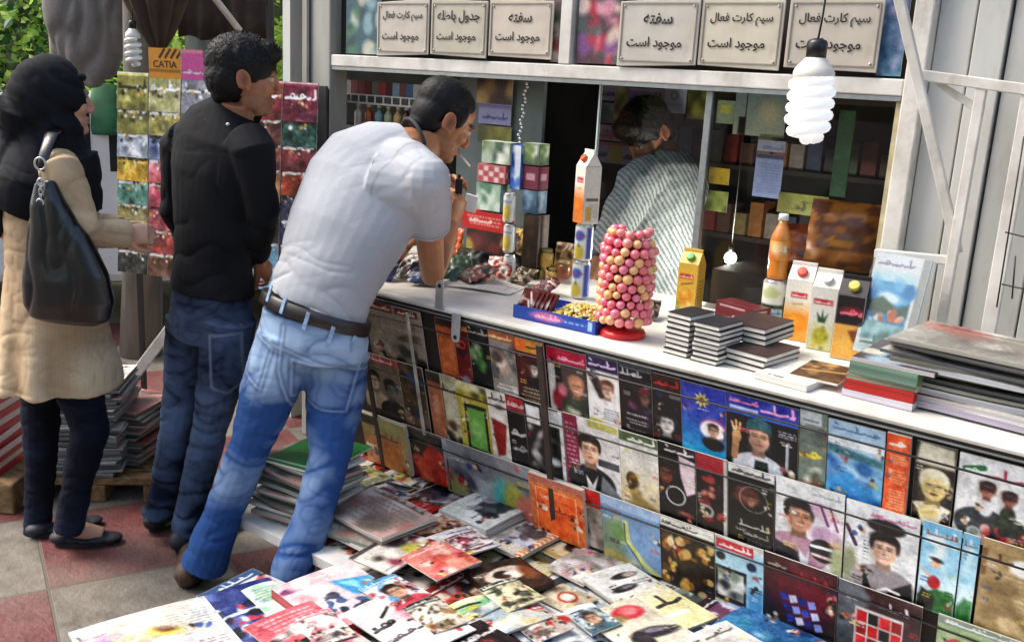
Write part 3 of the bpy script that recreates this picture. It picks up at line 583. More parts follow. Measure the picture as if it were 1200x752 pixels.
pmag(0, 851, 936, 510, [('fill', '#14131c'), ('rect', 0, 0, 1, .25, '#273a9a'), ('title', .05, .02, .45, .12, '#e58aa8', 3), ('title', .5, .02, .95, .18, '#e3a0c8', 6), ('rect', .05, .15, .45, .19, '#b9c2e6'), ('rect', .0, .22, 1, .25, '#3a62c2'), ('face', .47, .5, .4, {'skin': '#cfa287', 'hair': '#1f1b1d', 'cloth': '#c9ccd4', 'hat': '#2f5a62', 'beard': .5}), ('poly', [(.42, .8), (.6, .8), (.62, 1), (.4, 1)], '#15302c', 2), ('ell', .15, .55, .07, .09, '#c69a6a', 0, 2), ('seg', [(.12, .5), (.08, .38)], .018, '#c69a6a'), ('seg', [(.15, .48), (.14, .35)], .018, '#c69a6a'), ('seg', [(.18, .5), (.2, .37)], .018, '#c69a6a'), ('seg', [(.14, .6), (.12, .82)], .05, '#a87f5a'), ('para', .72, .33, .98, .42, '#d9d9df', 3, 4), ('rect', .84, .48, .88, .85, '#b5b5bd'), ('para', .7, .82, .98, .9, '#8fa6d6', 2, 8)], 'wide black and blue magazine with a man in a cap raising his hand', res=.0026)
pmag(0, 936, 969, 526, [('fill', '#6f7a70'), ('rect', 0, 0, .8, .16, '#b9c0c4'), ('para', .1, .1, .7, .14, '#33383c', 1, 3), ('rect', .0, .2, 1, .42, '#59615c'), ('title', .05, .42, .95, .62, '#cdbf3e', 4), ('blobs', ['#ddd9d0', '#3d4a3a', '#8a5a4a'], 10, 6, .08, .2, (0, .68, 1, 1))], 'grey green magazine with yellow lettering in the upper row')
pmag(0, 969, 1037, 533, [('grad', '#a3bcd0', '#1d66ad', .3, 1.), ('title', .1, .02, .9, .13, '#5576a0', 8), ('rect', 0, .22, 1, .3, '#dbe4ea'), ('poly', [(0, .3), (1, .38), (1, .47), (0, .4)], '#3d6f78', 3), ('ell', .6, .6, .25, .07, '#cfe3ee', 10, 5), ('ell', .45, .8, .4, .08, '#2c86c4', 0, 6), ('blobs', ['#3c8fc9', '#1a5594', '#74b5da'], 10, 3, .05, .2, (0, .5, 1, 1))], 'sea blue magazine with pale waves left of the orange book')
pmag(0, 1037, 1066, 545, [('fill', '#d1552a'), ('title', .15, .03, .9, .16, '#f3e6d2', 4), ('para', .12, .24, .9, .36, '#eac3a0', 4, 3), ('para', .12, .42, .9, .6, '#e8b68c', 5, 5), ('para', .12, .66, .9, .92, '#ecc09a', 7, 6)], 'narrow orange book with rows of pale writing in the upper row', th=.012)
pmag(0, 1071, 1120, 555, [('fill', '#2a211b'), ('face', .52, .5, .86, {'skin': '#dcc588', 'hair': '#cfcab4', 'cloth': '#e6dfc9', 'lipc': '#4a2f1c'}), ('poly', [(.1, .0), (.95, .02), (1, .26), (.0, .26)], '#c8c4b0', 3), ('ell', .42, .84, .3, .14, '#e2cf94', -20, 2), ('seg', [(.25, .78), (.6, .73)], .05, '#e0cb8e'), ('seg', [(.28, .85), (.64, .8)], .05, '#d3bc7c'), ('poly', [(0, .75), (.15, .82), (.3, 1), (0, 1)], '#17130f', 2), ('poly', [(.75, .9), (1, .75), (1, 1), (.7, 1)], '#17130f', 2)], 'yellow tinted portrait magazine, an old man with hand at his mouth', res=.0026)
pmag(0, 1120, 1212, 575, [('fill', '#d5d6d8'), ('seg', [(.1, .17), (.33, .12)], .05, '#1f6a3f'), ('title', .1, .1, .35, .2, '#dfeadf', 4), ('title', .4, .08, .95, .24, '#a23448', 6), ('ell', .42, .78, .42, .3, '#33383c', 0, 2), ('ell', .78, .8, .26, .28, '#2e3830', 0, 2), ('face', .42, .36, .24, {'skin': '#a9705c', 'hair': '#191214', 'cloth': '#d9d9db', 'shoulders': .45}), ('face', .72, .4, .22, {'skin': '#8f5d4c', 'hair': '#140f10', 'cloth': '#27301f', 'shoulders': .5}), ('rect', .33, .32, .51, .37, '#3a1418'), ('rect', .64, .36, .81, .41, '#381316'), ('ell', .3, .88, .1, .1, '#a9b0ae', 0, 2), ('ell', .3, .88, .07, .075, '#6f7a78', 0, 2), ('blobs', ['#7a1f2a', '#b03a40', '#d9a9a9', '#1a1a20'], 16, 7, .04, .09, (.4, .78, 1, 1), 2)], 'wide magazine showing two men in sunglasses on a motorcycle', res=.0026)
pmag(1, 641, 663, 524, [('fill', '#2a2b2c'), ('rect', .1, .02, .9, .25, '#d0d2d2'), ('rect', .75, .0, .95, 1, '#dedede'), ('ell', .4, .75, .3, .2, '#c9d2d2', 0, 4), ('ell', .45, .45, .3, .12, '#4d5d55', 0, 4)], 'narrow black and white magazine right of the dark strut, middle row')
pmag(1, 663, 727, 535, [('fill', '#d2d0ce'), ('rect', .0, .0, .26, 1, '#7d1f3c'), ('para', .02, .1, .22, .95, '#c78ca0', 14, 3), ('rect', .45, .0, .98, .1, '#b5b26a'), ('rect', .6, .5, .98, .6, '#4a4c52'), ('face', .46, .42, .46, {'skin': '#e3b596', 'hair': '#1b1514', 'cloth': '#22262b'}), ('poly', [(.36, .78), (.47, .9), (.58, .75), (.5, 1), (.38, 1)], '#efefef', 2), ('poly', [(.66, .72), (1, .95), (1, 1), (.6, 1)], '#7d8288', 2)], 'white magazine with a dark haired young man in a suit, maroon side strip', res=.0026)
pmag(1, 727, 772, 552, [('grad', '#d6d5d0', '#cbb98e', .3, 1.), ('rect', 0, 0, 1, .13, '#57664a'), ('title', .25, .01, .95, .12, '#f2efe6', 5), ('ell', .3, .62, .15, .2, '#3a2c16', 0, 2), ('blobs', ['#a57f34', '#33240f', '#d9bd76'], 9, 6, .05, .11, (.1, .5, .5, .9)), ('poly', [(.3, .75), (1, .95), (1, 1), (.2, 1)], '#8d7a4e', 5), ('para', .5, .2, .95, .3, '#a6a195', 3, 4)], 'cream magazine with a golden seated figure, green masthead')
pmag(1, 772, 816, 563, [('fill', '#171315'), ('title', .2, .01, .95, .12, '#dcdcd8', 8), ('face', .2, .4, .5, {'skin': '#7a4838', 'hair': '#150f10', 'cloth': '#121012'}), ('poly', [(.55, .12), (.98, .16), (.98, .55), (.75, .62), (.6, .4)], '#d3c0c8', 2), ('ell', .5, .78, .3, .22, '#0e0d0f', 0, 2), ('ring', .45, .66, .25, .02, '#d2d2d2'), ('ell', .7, .86, .18, .06, '#a65a4a', 0, 3)], 'black magazine with a dark face and a pink flag shape')
pmag(1, 816, 853, 577, [('fill', '#1d1416'), ('rect', 0, 0, 1, .2, '#a3303c'), ('rect', .88, 0, 1, 1, '#b9b6b4'), ('blobs', ['#b3483f', '#8b2a26', '#d98a72'], 12, 4, .07, .16, (.1, .25, .85, .85), 3), ('ring', .35, .72, .17, .05, '#9a9a98'), ('ell', .35, .72, .11, .11, '#2a2a2c', 0, 2)], 'dark magazine with a red figure above a silver wheel')
pmag(1, 853, 908, 590, [('fill', '#100f10'), ('rect', 0, 0, 1, .11, '#cfcfcd'), ('title', .1, .0, .9, .1, '#222222', 4), ('ell', .4, .36, .28, .24, '#5e2f27', 0, 4), ('face', .5, .4, .22, {'skin': '#c9a08a', 'hair': '#3c1b17', 'cloth': '#131013'}), ('ring', .55, .38, .3, .008, '#a9a19a'), ('title', .25, .66, .9, .76, '#bdbdb8', 2), ('title', .35, .77, .95, .86, '#9c9c98', 5), ('para', .4, .89, .95, .97, '#77777a', 3, 3)], 'all black magazine with a small lit face and white lines of text')
pmag(1, 908, 989, 620, [('fill', '#d9dadb'), ('title', .55, .03, .95, .12, '#a3a5aa', 4), ('face', .36, .42, .5, {'skin': '#cf9a7e', 'hair': '#161113', 'cloth': '#b0899a', 'smile': 1, 'turn': .6}), ('poly', [(.0, .78), (.35, .86), (.4, 1), (0, 1)], '#2a2a30', 2), ('poly', [(.36, .8), (.47, .9), (.54, .72), (.5, 1), (.4, 1)], '#cfd3dc', 2), ('blobs', ['#cfb2c4', '#b591ae', '#e9dfe6'], 8, 2, .08, .18, (.62, .25, .95, .6)), ('seg', [(.66, .2), (.78, .42)], .02, '#6a3a6a'), ('seg', [(.8, .2), (.92, .45)], .018, '#7d4b7c'), ('ell', .72, .75, .2, .2, '#1c1a20', 0, 2), ('seg', [(.55, .72), (.88, .7)], .025, '#e8e6e6'), ('seg', [(.57, .82), (.9, .82)], .025, '#d8b9b5'), ('ell', .95, .8, .12, .3, '#a7ad86', 0, 6)], 'white magazine with a laughing man in a pink shirt', res=.0026)
pmag(1, 989, 1077, 640, [('fill', '#d6d8da'), ('title', .35, .04, .95, .13, '#c06a96', 3), ('ell', .08, .75, .12, .3, '#8f957a', 0, 5), ('seg', [(.02, .3), (.16, .5)], .03, '#4a3350'), ('para', .26, .4, .34, .65, '#5d7078', 6, 4), ('face', .56, .46, .47, {'skin': '#e8c3ab', 'hair': '#1a1214', 'cloth': '#9a9498', 'smile': 1}), ('ell', .56, .2, .26, .12, '#1a1214', 0, 2), ('poly', [(.28, .75), (.45, 1), (.3, 1)], '#22252b', 2), ('poly', [(.68, .9), (.95, .75), (1, 1), (.6, 1)], '#22252b', 2), ('seg', [(.5, .96), (.62, .9), (.8, .92)], .022, '#f2f2f2')], 'white magazine with a smiling youth in a hooded jacket, pink title', res=.0026)
CH = [('grad', '#79b6d8', '#cfe6f0', .1, .7), ('blobs', ['#e6f1f5', '#93c4de'], 9, 4, .1, .22, (0, .15, 1, .55)), ('title', .05, .05, .95, .16, '#d9e9ee', 6), ('title', .1, .08, .9, .15, '#7a5a4a', 2), ('poly', [(0, .85), (.5, .72), (1, .78), (1, 1), (0, 1)], '#2f6f37', 3), ('ell', .8, .76, .16, .12, '#3a8a42', 0, 3)]
pmag(1, 1077, 1124, 660, CH+[('ell', .42, .66, .17, .22, '#b3242c', 0, 2), ('ell', .42, .45, .13, .12, '#e0b292', 0, 2), ('ell', .44, .4, .17, .07, '#1b1517', 10, 2), ('poly', [(.1, .75), (.5, .82), (.45, 1), (.0, 1)], '#232a22', 3), ('seg', [(.3, .6), (.08, .55)], .03, '#e0b292')], 'sky blue children\'s magazine with a child in a red shirt', res=.0026)
pmag(1, 1124, 1145, 668, CH, 'uncovered strip of a sky blue magazine with green hills', off=-.003)
pmag(1, 1145, 1215, 690, [('fill', '#a58e66'), ('blobs', ['#8f774d', '#bfa980', '#7d6844'], 18, 6, .1, .3), ('para', .2, .3, .95, .8, '#836d4a', 9, 3, .5), ('ell', .75, .22, .25, .2, '#e6e8e4', 0, 3), ('title', .1, .12, .55, .24, '#55371f', 6), ('rect', .0, .1, .1, .4, '#7d5a34')], 'old paper brown magazine with a white blot at the right edge')
pmag(2, 622, 684, 588, [('fill', '#c9703c'), ('rect', 0, .0, 1, .12, '#b06a58'), ('rect', .1, .2, .88, .95, '#e0642a'), ('seg', [(.12, .2), (.12, .95)], .008, '#eca27c'), ('seg', [(.86, .2), (.86, .95)], .012, '#eca27c'), ('seg', [(.12, .2), (.86, .2)], .008, '#eca27c'), ('title', .22, .42, .82, .56, '#7a2c16', 8), ('para', .35, .32, .7, .38, '#a3431c', 1, 2)], 'bright orange book with a thin pale frame on its cover', th=.018, h=.215)
pmag(2, 684, 706, 600, [('fill', '#93897e'), ('rect', 0, .02, 1, .3, '#c0241e'), ('blobs', ['#6d6a62', '#b5ada0', '#4d4a44'], 8, 4, .1, .3, (0, .35, 1, 1))], 'narrow grey magazine with a red top between orange and blue covers', h=.21)
pmag(2, 706, 774, 625, [('fill', '#7d9cc0'), ('rect', 0, 0, 1, .14, '#9db4d0'), ('ell', .15, .7, .25, .4, '#76886f', 0, 12), ('ell', .3, .5, .14, .2, '#6f8f5c', -20, 8), ('seg', [(.42, .32), (.44, .6), (.75, .9), (.95, 1)], .045, '#c9c87a', .95, 2), ('seg', [(.4, .34), (.41, .62), (.7, .93)], .012, '#3a5a3c'), ('ell', .2, .95, .4, .12, '#a79a5e', 0, 9)], 'pale blue magazine with a green and yellow bird tail shape', h=.225)
pmag(2, 774, 838, 650, [('fill', '#2a1d12'), ('rect', 0, 0, 1, .14, '#d2d2cc'), ('title', .05, .02, .7, .12, '#3a3a3a', 3), ('blobs', ['#a9772f', '#d2a052', '#5e3d17', '#160e08', '#e2c48a', '#8a5a20'], 40, 7, .03, .1, (.05, .2, .95, 1), 2), ('ell', .2, .35, .07, .1, '#e2cfa4', 0, 2), ('ell', .5, .45, .08, .1, '#d3b276', 0, 2), ('ell', .78, .35, .07, .09, '#c79b52', 0, 2)], 'brown and gold magazine with a crowded film scene')
pmag(2, 838, 895, 672, [('fill', '#a9cbdc'), ('rect', 0, 0, 1, .1, '#cfcdc8'), ('rect', .02, .03, .8, .17, '#b3303a'), ('title', .1, .05, .75, .15, '#f0dede', 5), ('rect', .0, .42, .66, .92, '#14161a'), ('rect', .06, .47, .6, .85, '#c9cdc4'), ('blobs', ['#20242a', '#6a7a6e', '#e9e9e2'], 9, 3, .06, .14, (.1, .5, .56, .82)), ('ell', .76, .3, .1, .1, '#1c2f4e', 0, 2), ('ell', .12, .28, .1, .1, '#15181d', 0, 2), ('rect', .7, .6, 1, 1, '#5e9cc4', 4)], 'light blue magazine with a black framed photograph and red masthead')
pmag(2, 895, 981, 700, [('fill', '#15080c'), ('ell', .55, .35, .6, .5, '#64101a', 0, 30), ('title', .06, .06, .3, .18, '#8f9a8a', 4)] + [('poly', [(.22+i*.13+.05*j, .5+j*.14), (.32+i*.13+.05*j, .47+j*.14), (.35+i*.13+.05*j, .56+j*.14), (.25+i*.13+.05*j, .6+j*.14)], ('#3a3f9a', '#c9cbe6', '#24286e', '#8a8fd0')[(i+2*j) % 4], 1) for i in range(4) for j in range(3)] + [('title', .4, .12, .9, .22, '#a3303a', 6)], 'black and deep red magazine with scattered blue dice')
pmag(2, 981, 1082, 715, [('fill', '#5a5c60'), ('rect', .32, .0, 1, 1, '#3c1e24'), ('blobs', ['#6d7076', '#47494e'], 8, 2, .1, .25, (0, 0, .4, 1)), ('title', .5, .1, .85, .22, '#e2d3d6', 6), ('rect', .22, .28, .8, 1, '#c8c6c6')] + [('rect', .24+i*.14, .32+j*.17, .365+i*.14, .47+j*.17, ('#b3161e', '#8a1016', '#c4242a', '#1c1518')[(i*3+j) % 4]) for i in range(4) for j in range(4)], 'grey and maroon magazine with a grid of red pictures')
pmag(2, 1098, 1200, 735, [('fill', '#9cae84'), ('rect', 0, 0, 1, .1, '#7f8a80'), ('title', .1, .0, .9, .09, '#dfe6df', 3), ('ell', .25, .34, .12, .12, '#b3202a', 0, 2), ('ell', .25, .34, .05, .05, '#e07a6a', 0, 2), ('blobs', ['#c9c47a', '#5f8a4e', '#e3d9b0', '#b5584e'], 22, 5, .04, .12, (.1, .4, 1, 1), 3)], 'green flowery magazine with one red flower in the lowest row')
pmag(2, 1203, 1270, 760, [('grad', '#5b6b7a', '#3a4a3e'), ('title', .1, .05, .9, .16, '#e0e0d8', 2), ('blobs', ['#8a4a3a', '#c9b28a'], 9, 8, .1, .2, (0, .3, 1, 1))], 'slate coloured magazine at the lower right corner of the board')

# ================================================================ the low display table on the ground
TZ = .25
T0 = 1.77
tab = thing('low_display_table', 'low white edged table on dark blocks, covered with magazines before the kiosk', 'display table', (-1.2, 1.5, 0))
b = MB(); b.box(-2.47, .35, T0, 2.40, TZ-.034, TZ); b.build('rear_board', mat('white edged board', '#c9c7c1', .6, .1, 12), tab, bevel=.002)
b = MB(); b.box(-1.93, .35, .55, T0-.005, TZ-.034, TZ-.001); b.build('front_board', mat('dull board', '#8a857b', .7, .15, 12), tab, bevel=.002)
BLK = mat('dark block', '#211d1a', .9, .2, 20)
for x0, y0 in ((-1.85, .7), (-1.85, 1.45), (-1.0, .7), (-1.0, 1.5), (.1, .7), (.1, 1.5), (-2.3, 2.1), (-1.6, 2.1), (-.8, 2.1), (.1, 2.1)):
    b = MB(); b.box(x0, x0+.2, y0, y0+.2, 0, TZ-.035); b.build('block', BLK, tab)
PLACED = []
def _sat(a, c):
    for P_, Q_ in ((a, c), (c, a)):
        for i in range(4):
            e = P_[(i+1) % 4]-P_[i]; nn = np.array([-e[1], e[0]])
            if min(Q_@nn) >= max(P_@nn)-2e-3 or min(P_@nn) >= max(Q_@nn)-2e-3: return False
    return True
def rest(quad, base=TZ, grow=None):
    z = base
    sh = quad.mean(0)+(quad-quad.mean(0))*.86
    for q_, zt in PLACED:
        if zt > z and _sat(sh, q_): z = zt
    return z
G_F = 'magazines spread on the low table'
def fmag(a, b_, d, ops, label, th=.004, zg=.28, spine=None, edge='#cfc9bd', name='magazine', bend=.005, res=.0034, seed=None, copies=0, jit=.008, sz=None, grp=G_F, z2=None):
    """a: top left, b_: top right, d: bottom left corner as seen in the photograph"""
    A_, B_, D_ = on_z(*a, zg), on_z(*b_, zg), on_z(*d, zg)
    u = unit(B_-A_); v = V(u[1], -u[0], 0)
    if v @ (D_-A_) < 0: v = -v
    if z2 is None and sz is None:
        qd = np.array([(A_+u*np.linalg.norm(B_-A_)*i+v*abs(v@(D_-A_))*j)[:2] for i, j in ((0, 0), (1, 0), (1, 1), (0, 1))])
        return fmag(a, b_, d, ops, label, th, zg, spine, edge, name, bend, res, seed, copies, jit, sz, grp, rest(qd)+th+copies*(th+.0008))
    if z2 is None: z2 = rest(np.array([(A_+u*sz[0]*i+v*sz[1]*j)[:2] for i, j in ((0, 0), (1, 0), (1, 1), (0, 1))]))+th+copies*(th+.0008)
    A_, B_, D_ = on_z(*a, z2), on_z(*b_, z2), on_z(*d, z2); u = unit(B_-A_); v = V(u[1], -u[0], 0)
    W_, H_ = (np.linalg.norm(B_-A_), abs(v@(D_-A_))) if sz is None else sz
    sd = seed if seed is not None else int(a[0]*3+a[1]); g = random.Random(sd)
    ev = v; eu = u
    quad = np.array([(A_+eu*W_*i+ev*H_*j)[:2] for i, j in ((0, 0), (1, 0), (1, 1), (0, 1))])
    base = rest(quad); first = None
    flip = np.cross(ev, eu)[2] < 0
    o = V(A_[0], A_[1], 0)
    ops = list(ops)+[('busy', sd*3+1, 6), ('mottle', .14, sd, 1.15)]
    if flip: o = o+eu*W_; eu = -eu
    bf = lambda uu, vv: bend*(1-(2*uu-1)**2) + bend*.9*np.clip((uu-.55)/.45, 0, 1)**2*np.clip((vv-.4)/.6, 0, 1)*(g2) ; g2 = g.uniform(0, 2.2)
    if copies:
        low = printed(name, o+V(0, 0, base), eu, ev, W_, H_, th, [('fill', '#b9b4aa')], edge=edge, spine=spine, res=.05, seed=sd)
        tag(low, label[1], 'magazine', label[2])
        for i in range(1, copies):
            k = dup(low, V(low.location)+V(g.uniform(-jit, jit), g.uniform(-jit, jit), i*(th+.0008)), rz=g.uniform(-.05, .05))
        base += copies*(th+.0008); label = label[0]
    m = printed(name, o+V(0, 0, base+.0006), eu, ev, W_, H_, th, ops, bend=bf, edge=edge, spine=spine, res=res, seed=sd, grain=.05, tone=.76)
    PLACED.append((quad.mean(0)+(quad-quad.mean(0))*.86, base+th+.0016))
    return tag(m, label, 'magazine' if name == 'magazine' else name.split('_')[-1], grp)
# base layer, mostly covered by what lies on it
def auto(p, sd, face=None, dark=False):
    g = random.Random(sd); ops = [('fill', p[0]), ('blobs', p, 16, sd, .06, .2, (0, .12, 1, 1), 2), ('blobs', p+['#1a1614', '#2c2624', '#e3ddd2'], 34, sd+1, .015, .08, (0, .15, 1, 1), 1.5)]
    if face: ops.append(('face', g.uniform(.35, .65), g.uniform(.45, .55), g.uniform(.35, .55), {'skin': '#d9ae90', 'hair': '#1d1512', 'cloth': p[1]}))
    ops += [('rect', 0, 0, 1, .15, p[2 % len(p)]), ('title', .06, .02, .94, .13, '#f2efe8' if not dark else '#26201e', sd), ('para', .08, .74, .6, .92, '#f0ece4' if dark else '#2a2624', 4, sd), ('para', .62, .2, .95, .4, p[-1], 4, sd+1)]
    return ops
BASE = [(-2.09, 1.16, ['#d9d2c9', '#b34a5a', '#8a2a3a', '#e9c9cc'], 'rose and cream magazine half buried at the near left of the low table'),
        (-1.86, 1.20, ['#38424e', '#7d93a6', '#b5c3cc', '#d9dde0'], 'slate blue magazine half buried in the spread near the white scribbled one'),
        (-1.63, 1.28, ['#c9b98a', '#6a8a4a', '#3f5a34', '#e6ddb5'], 'straw and leaf green magazine under the front of the spread'),
        (-1.40, 1.50, ['#8a5a3a', '#d9a76a', '#3a2418', '#e9d3ae'], 'amber brown magazine under the middle of the spread'),
        (-1.17, 1.70, ['#42566a', '#a9bac4', '#8a3030', '#dde3e4'], 'steel blue magazine with brick red banner under the spread'),
        (-.94, 1.84, ['#b5b0a8', '#5a5450', '#27211f', '#dcd8d0'], 'ash grey magazine beneath the cream double oval cover'),
        (-2.09, 1.47, ['#d6d9da', '#6a95b5', '#2f4e78', '#c5362f'], 'white and blue magazine under the red edged book'),
        (-1.86, 1.52, ['#c9898a', '#e4cdc6', '#a3333a', '#f0e4dc'], 'salmon pink magazine under the spread beside the red edged book'),
        (-1.63, 1.60, ['#5a6b52', '#a9b58a', '#d9c25a', '#e8e6d6'], 'moss green magazine showing between the food and book covers'),
        (-1.40, 1.82, ['#2b2320', '#6a4030', '#b58a5a', '#d9c9b0'], 'dark coffee coloured magazine under the crumpled grey ones'),
        (-1.17, 2.02, ['#a6a9a4', '#d6d6cf', '#5e6a66', '#8a4a4e'], 'pale sage magazine by the foot of the display board'),
        (-1.86, 1.82, ['#b0a296', '#7a4a3a', '#d9cfc2', '#3a2c26'], 'taupe magazine beneath the news stack by the jeans'),
        (-1.63, 1.90, ['#c44a34', '#e8d6c6', '#7a1f1a', '#f0e6da'], 'brick red magazine beneath the flower cover'),
        (-1.40, 2.12, ['#96a0a3', '#c8cdcb', '#2e3a44', '#dcded9'], 'cool grey magazine beneath the white stack'),
        (-1.94, 2.11, ['#b53a2e', '#e6d0c2', '#d96a4a', '#f0e2d6'], 'vermilion magazine at the far end of the spread'),
        (-1.70, 2.16, ['#8f8a5a', '#cfc88f', '#4a4630', '#e3dfc4'], 'khaki magazine at the foot of the red poster cover'),
        (-2.0, 2.33, ['#8a4a3a', '#c98a6a', '#3a1c16', '#e0c4ae'], 'terracotta magazine at the foot of the olive and tan book'),
        (-1.78, 2.36, ['#5a6a7a', '#9aa9b5', '#2c3640', '#d6dcdf'], 'storm blue magazine at the foot of the wide grey sheet'),
        (-1.56, 2.34, ['#b59a5a', '#d9c78a', '#6a5424', '#ece2c0'], 'ochre magazine below the smeared grey sheet'),
        (-1.2, 2.26, ['#7a8a84', '#b5c0b8', '#3f4c48', '#dfe3dc'], 'grey green magazine at the foot of the pale blue cover'),
        (-1.0, 2.30, ['#6a3a5a', '#b58aa9', '#2f1828', '#e3d0dc'], 'plum magazine at the foot of the film scene cover'),
        (-.8, 2.26, ['#4a5a4a', '#8a9a7a', '#c9b58a', '#dfdccb'], 'fern green magazine at the foot of the framed photo cover'),
        (-.72, 2.05, ['#a9584a', '#d9a58a', '#5a2a22', '#ead9c9'], 'clay red magazine at the lower right of the spread'),
        (-2.1, 1.92, ['#c9c3ba', '#8a847c', '#b5463a', '#e3ded6'], 'pale stone magazine by the straight leg of the bent man'),
        (-.94, 2.10, ['#2f5f8a', '#6ab0c9', '#1d3450', '#b9dbe4'], 'deep blue magazine under the underwater cover')]
for i, (x, y, pal, lab) in enumerate(BASE):
    g = random.Random(i*17+3); W_, H_ = .2, .265; x, y = x*.955, y*.955; a = g.uniform(-.12, .12)+math.pi*.5
    eu = V(math.cos(a), math.sin(a), 0); ev = V(eu[1], -eu[0], 0); o = V(x, y, 0)-eu*W_/2-ev*H_/2+V(.02, .1, 0)
    quad = np.array([(o+eu*W_*p_+ev*H_*q_)[:2] for p_, q_ in ((0, 0), (1, 0), (1, 1), (0, 1))]); base = rest(quad)
    tag(printed('magazine', o+V(0, 0, base), eu, ev, W_, H_, .004, auto(pal, i+40, face=i % 3 == 0, dark=i % 2), seed=i+40, tone=.76), lab, 'magazine', G_F); PLACED.append((quad.mean(0)+(quad-quad.mean(0))*.84, base+.0052))
K = '#17120f'
fmag((388, 560), (425, 528), (425, 590), auto(['#c23a2c', '#e6d5cc', '#8f1d1a', '#d9604a'], 3), 'red and white newspaper behind the bent man\'s straight leg', th=.02)
fmag((432, 566), (470, 538), (478, 592), auto(['#b9b4ae', '#3a3532', '#6d2a28', '#e2ded6'], 14, dark=True), 'grey tabloid with dark pictures at the far left of the spread')
fmag((446, 556), (484, 540), (470, 574), [('fill', '#cfcbc0'), ('ell', .4, .6, .4, .25, '#b3b25e', 10, 4), ('blobs', ['#e6e2d9', '#4a3d3a', '#a3413c'], 9, 4, .05, .12)], 'small pale magazine with a yellow green patch near the red poster cover')
fmag((468, 540), (512, 536), (474, 562), auto(['#7d4a42', '#d9cfc6', '#3a2a2a', '#b58a80'], 21), 'dark pink patterned magazine beside the red poster cover')
fmag((463, 582), (519, 561), (505, 600), [('fill', '#c59a4a'), ('rect', .03, .03, .97, .97, '#1c191d'), ('blobs', ['#4a4a5e', '#8a8795', '#2a262c', '#c9c4c9'], 16, 4, .05, .13, (.15, .2, .9, .9)), ('title', .1, .06, .9, .18, '#d9d0bd', 4)], 'black magazine with a yellow border lying near the grey wall sheet', th=.012)
fmag((450, 588), (468, 579), (492, 610), [('fill', '#a3211f'), ('para', .2, .1, .8, .9, '#d9726a', 6, 2)], 'thick red volume beside the black yellow bordered magazine', th=.025, edge='#7a1816')
fmag((395, 604), (445, 580), (452, 625), [('fill', '#bdb6ad'), ('blobs', ['#8a8078', '#dcd6cd', '#5a4d48'], 16, 6, .06, .2), ('seg', [(.1, .4), (.9, .5)], .03, '#2a2523')], ('crumpled grey newspaper topping the stack by the bent man\'s leg', 'folded newspaper lying in the stack by the bent man\'s leg', 'newspapers stacked on the low table'), th=.006, copies=3, edge='#9a9186', grp='newspapers stacked on the low table', name='newspaper')
fmag((405, 632), (452, 610), (445, 650), [('fill', '#9a9a8c'), ('blobs', ['#7f8a7c', '#b5afa2', '#c48f92'], 12, 5, .1, .25), ('rect', 0, 0, .12, 1, '#c69aa0')], 'olive grey curled magazine with a pink side edge', bend=.012)
fmag((455, 622), (512, 606), (490, 642), [('fill', '#2a1c16'), ('blobs', ['#b5462a', '#d97a3c', '#7a2a1a', '#3a241a', '#e3b07a'], 26, 7, .05, .13, (.05, .1, 1, .95)), ('rect', .0, .9, .6, 1, '#111')], 'near black magazine with orange red blossoms, beside the white stack')
fmag((514, 597), (574, 571), (557, 627), [('fill', '#d3d6d2'), ('poly', [(.3, .35), (.75, .3), (.9, .75), (.5, .85), (.25, .7)], '#2b2a30', 3), ('blobs', ['#55525a', '#9a989e', '#1a191d'], 9, 3, .05, .14, (.3, .35, .85, .8), 2), ('title', .55, .08, .95, .2, '#4a4c52', 6), ('rect', .04, .05, .3, .3, '#c3c9bd')], ('white magazine with a dark photograph on top of the neat white stack', 'white magazine lying under the top of the neat white stack', 'white magazines in the neat stack'), th=.0075, copies=5, edge='#d5d6d0', jit=.004, grp='white magazines in the neat stack')
fmag((567, 634), (629, 605), (612, 652), [('fill', '#cfc9ba'), ('rect', 0, .82, 1, 1, '#e6dcc6')] + [('seg', [(.02+i*.082, .84), (.05+i*.082, .91), (.02+i*.082, .99)], .016, '#d2701e') for i in range(12)] + [('blobs', ['#3a3838', '#8f8f96', '#c2c6d6', '#5a5658'], 16, 5, .05, .13, (.2, .2, .8, .75), 2), ('title', .5, .03, .95, .16, '#55524a', 3), ('para', .05, .1, .4, .2, '#77736a', 3, 3)], 'cream magazine with a row of orange chevrons along one edge', th=.012)
fmag((497, 644), (551, 629), (543, 667), [('fill', '#d6d3d4'), ('ell', .42, .6, .34, .26, '#6a2318', 10, 3), ('blobs', ['#a8321f', '#d06a2c', '#4a1a12', '#d9a03c'], 18, 6, .05, .12, (.12, .4, .75, .9), 2), ('title', .4, .04, .95, .18, '#5f5c66', 4), ('ell', .1, .3, .12, .12, '#a9b98a', 0, 4)], 'white magazine with a dish of red food on its cover')
fmag((640, 664), (692, 640), (692, 682), [('fill', '#9b958d'), ('blobs', ['#c4bec0', '#6d655f', '#b58f94', '#7f8a84', '#dad6d2'], 26, 5, .05, .16)], 'crinkled plastic wrapped grey magazine in front of the orange book', bend=.012)
fmag((544, 669), (609, 652), (598, 698), [('fill', '#3a281e'), ('ell', .5, .42, .38, .2, '#d2c3b5', -6, 2), ('ell', .42, .42, .14, .11, '#2a1c18', 0, 2), ('ell', .58, .45, .14, .08, '#e9ddd2', 0, 2), ('ell', .45, .5, .08, .06, '#4a3228', 0, 2), ('ell', .85, .5, .14, .22, '#7a4526', 0, 6), ('rect', .0, .78, .6, 1, '#140f0d', 4)], 'dark brown book with a pale oval picture in the middle of the spread', th=.02, edge='#2a1d16')
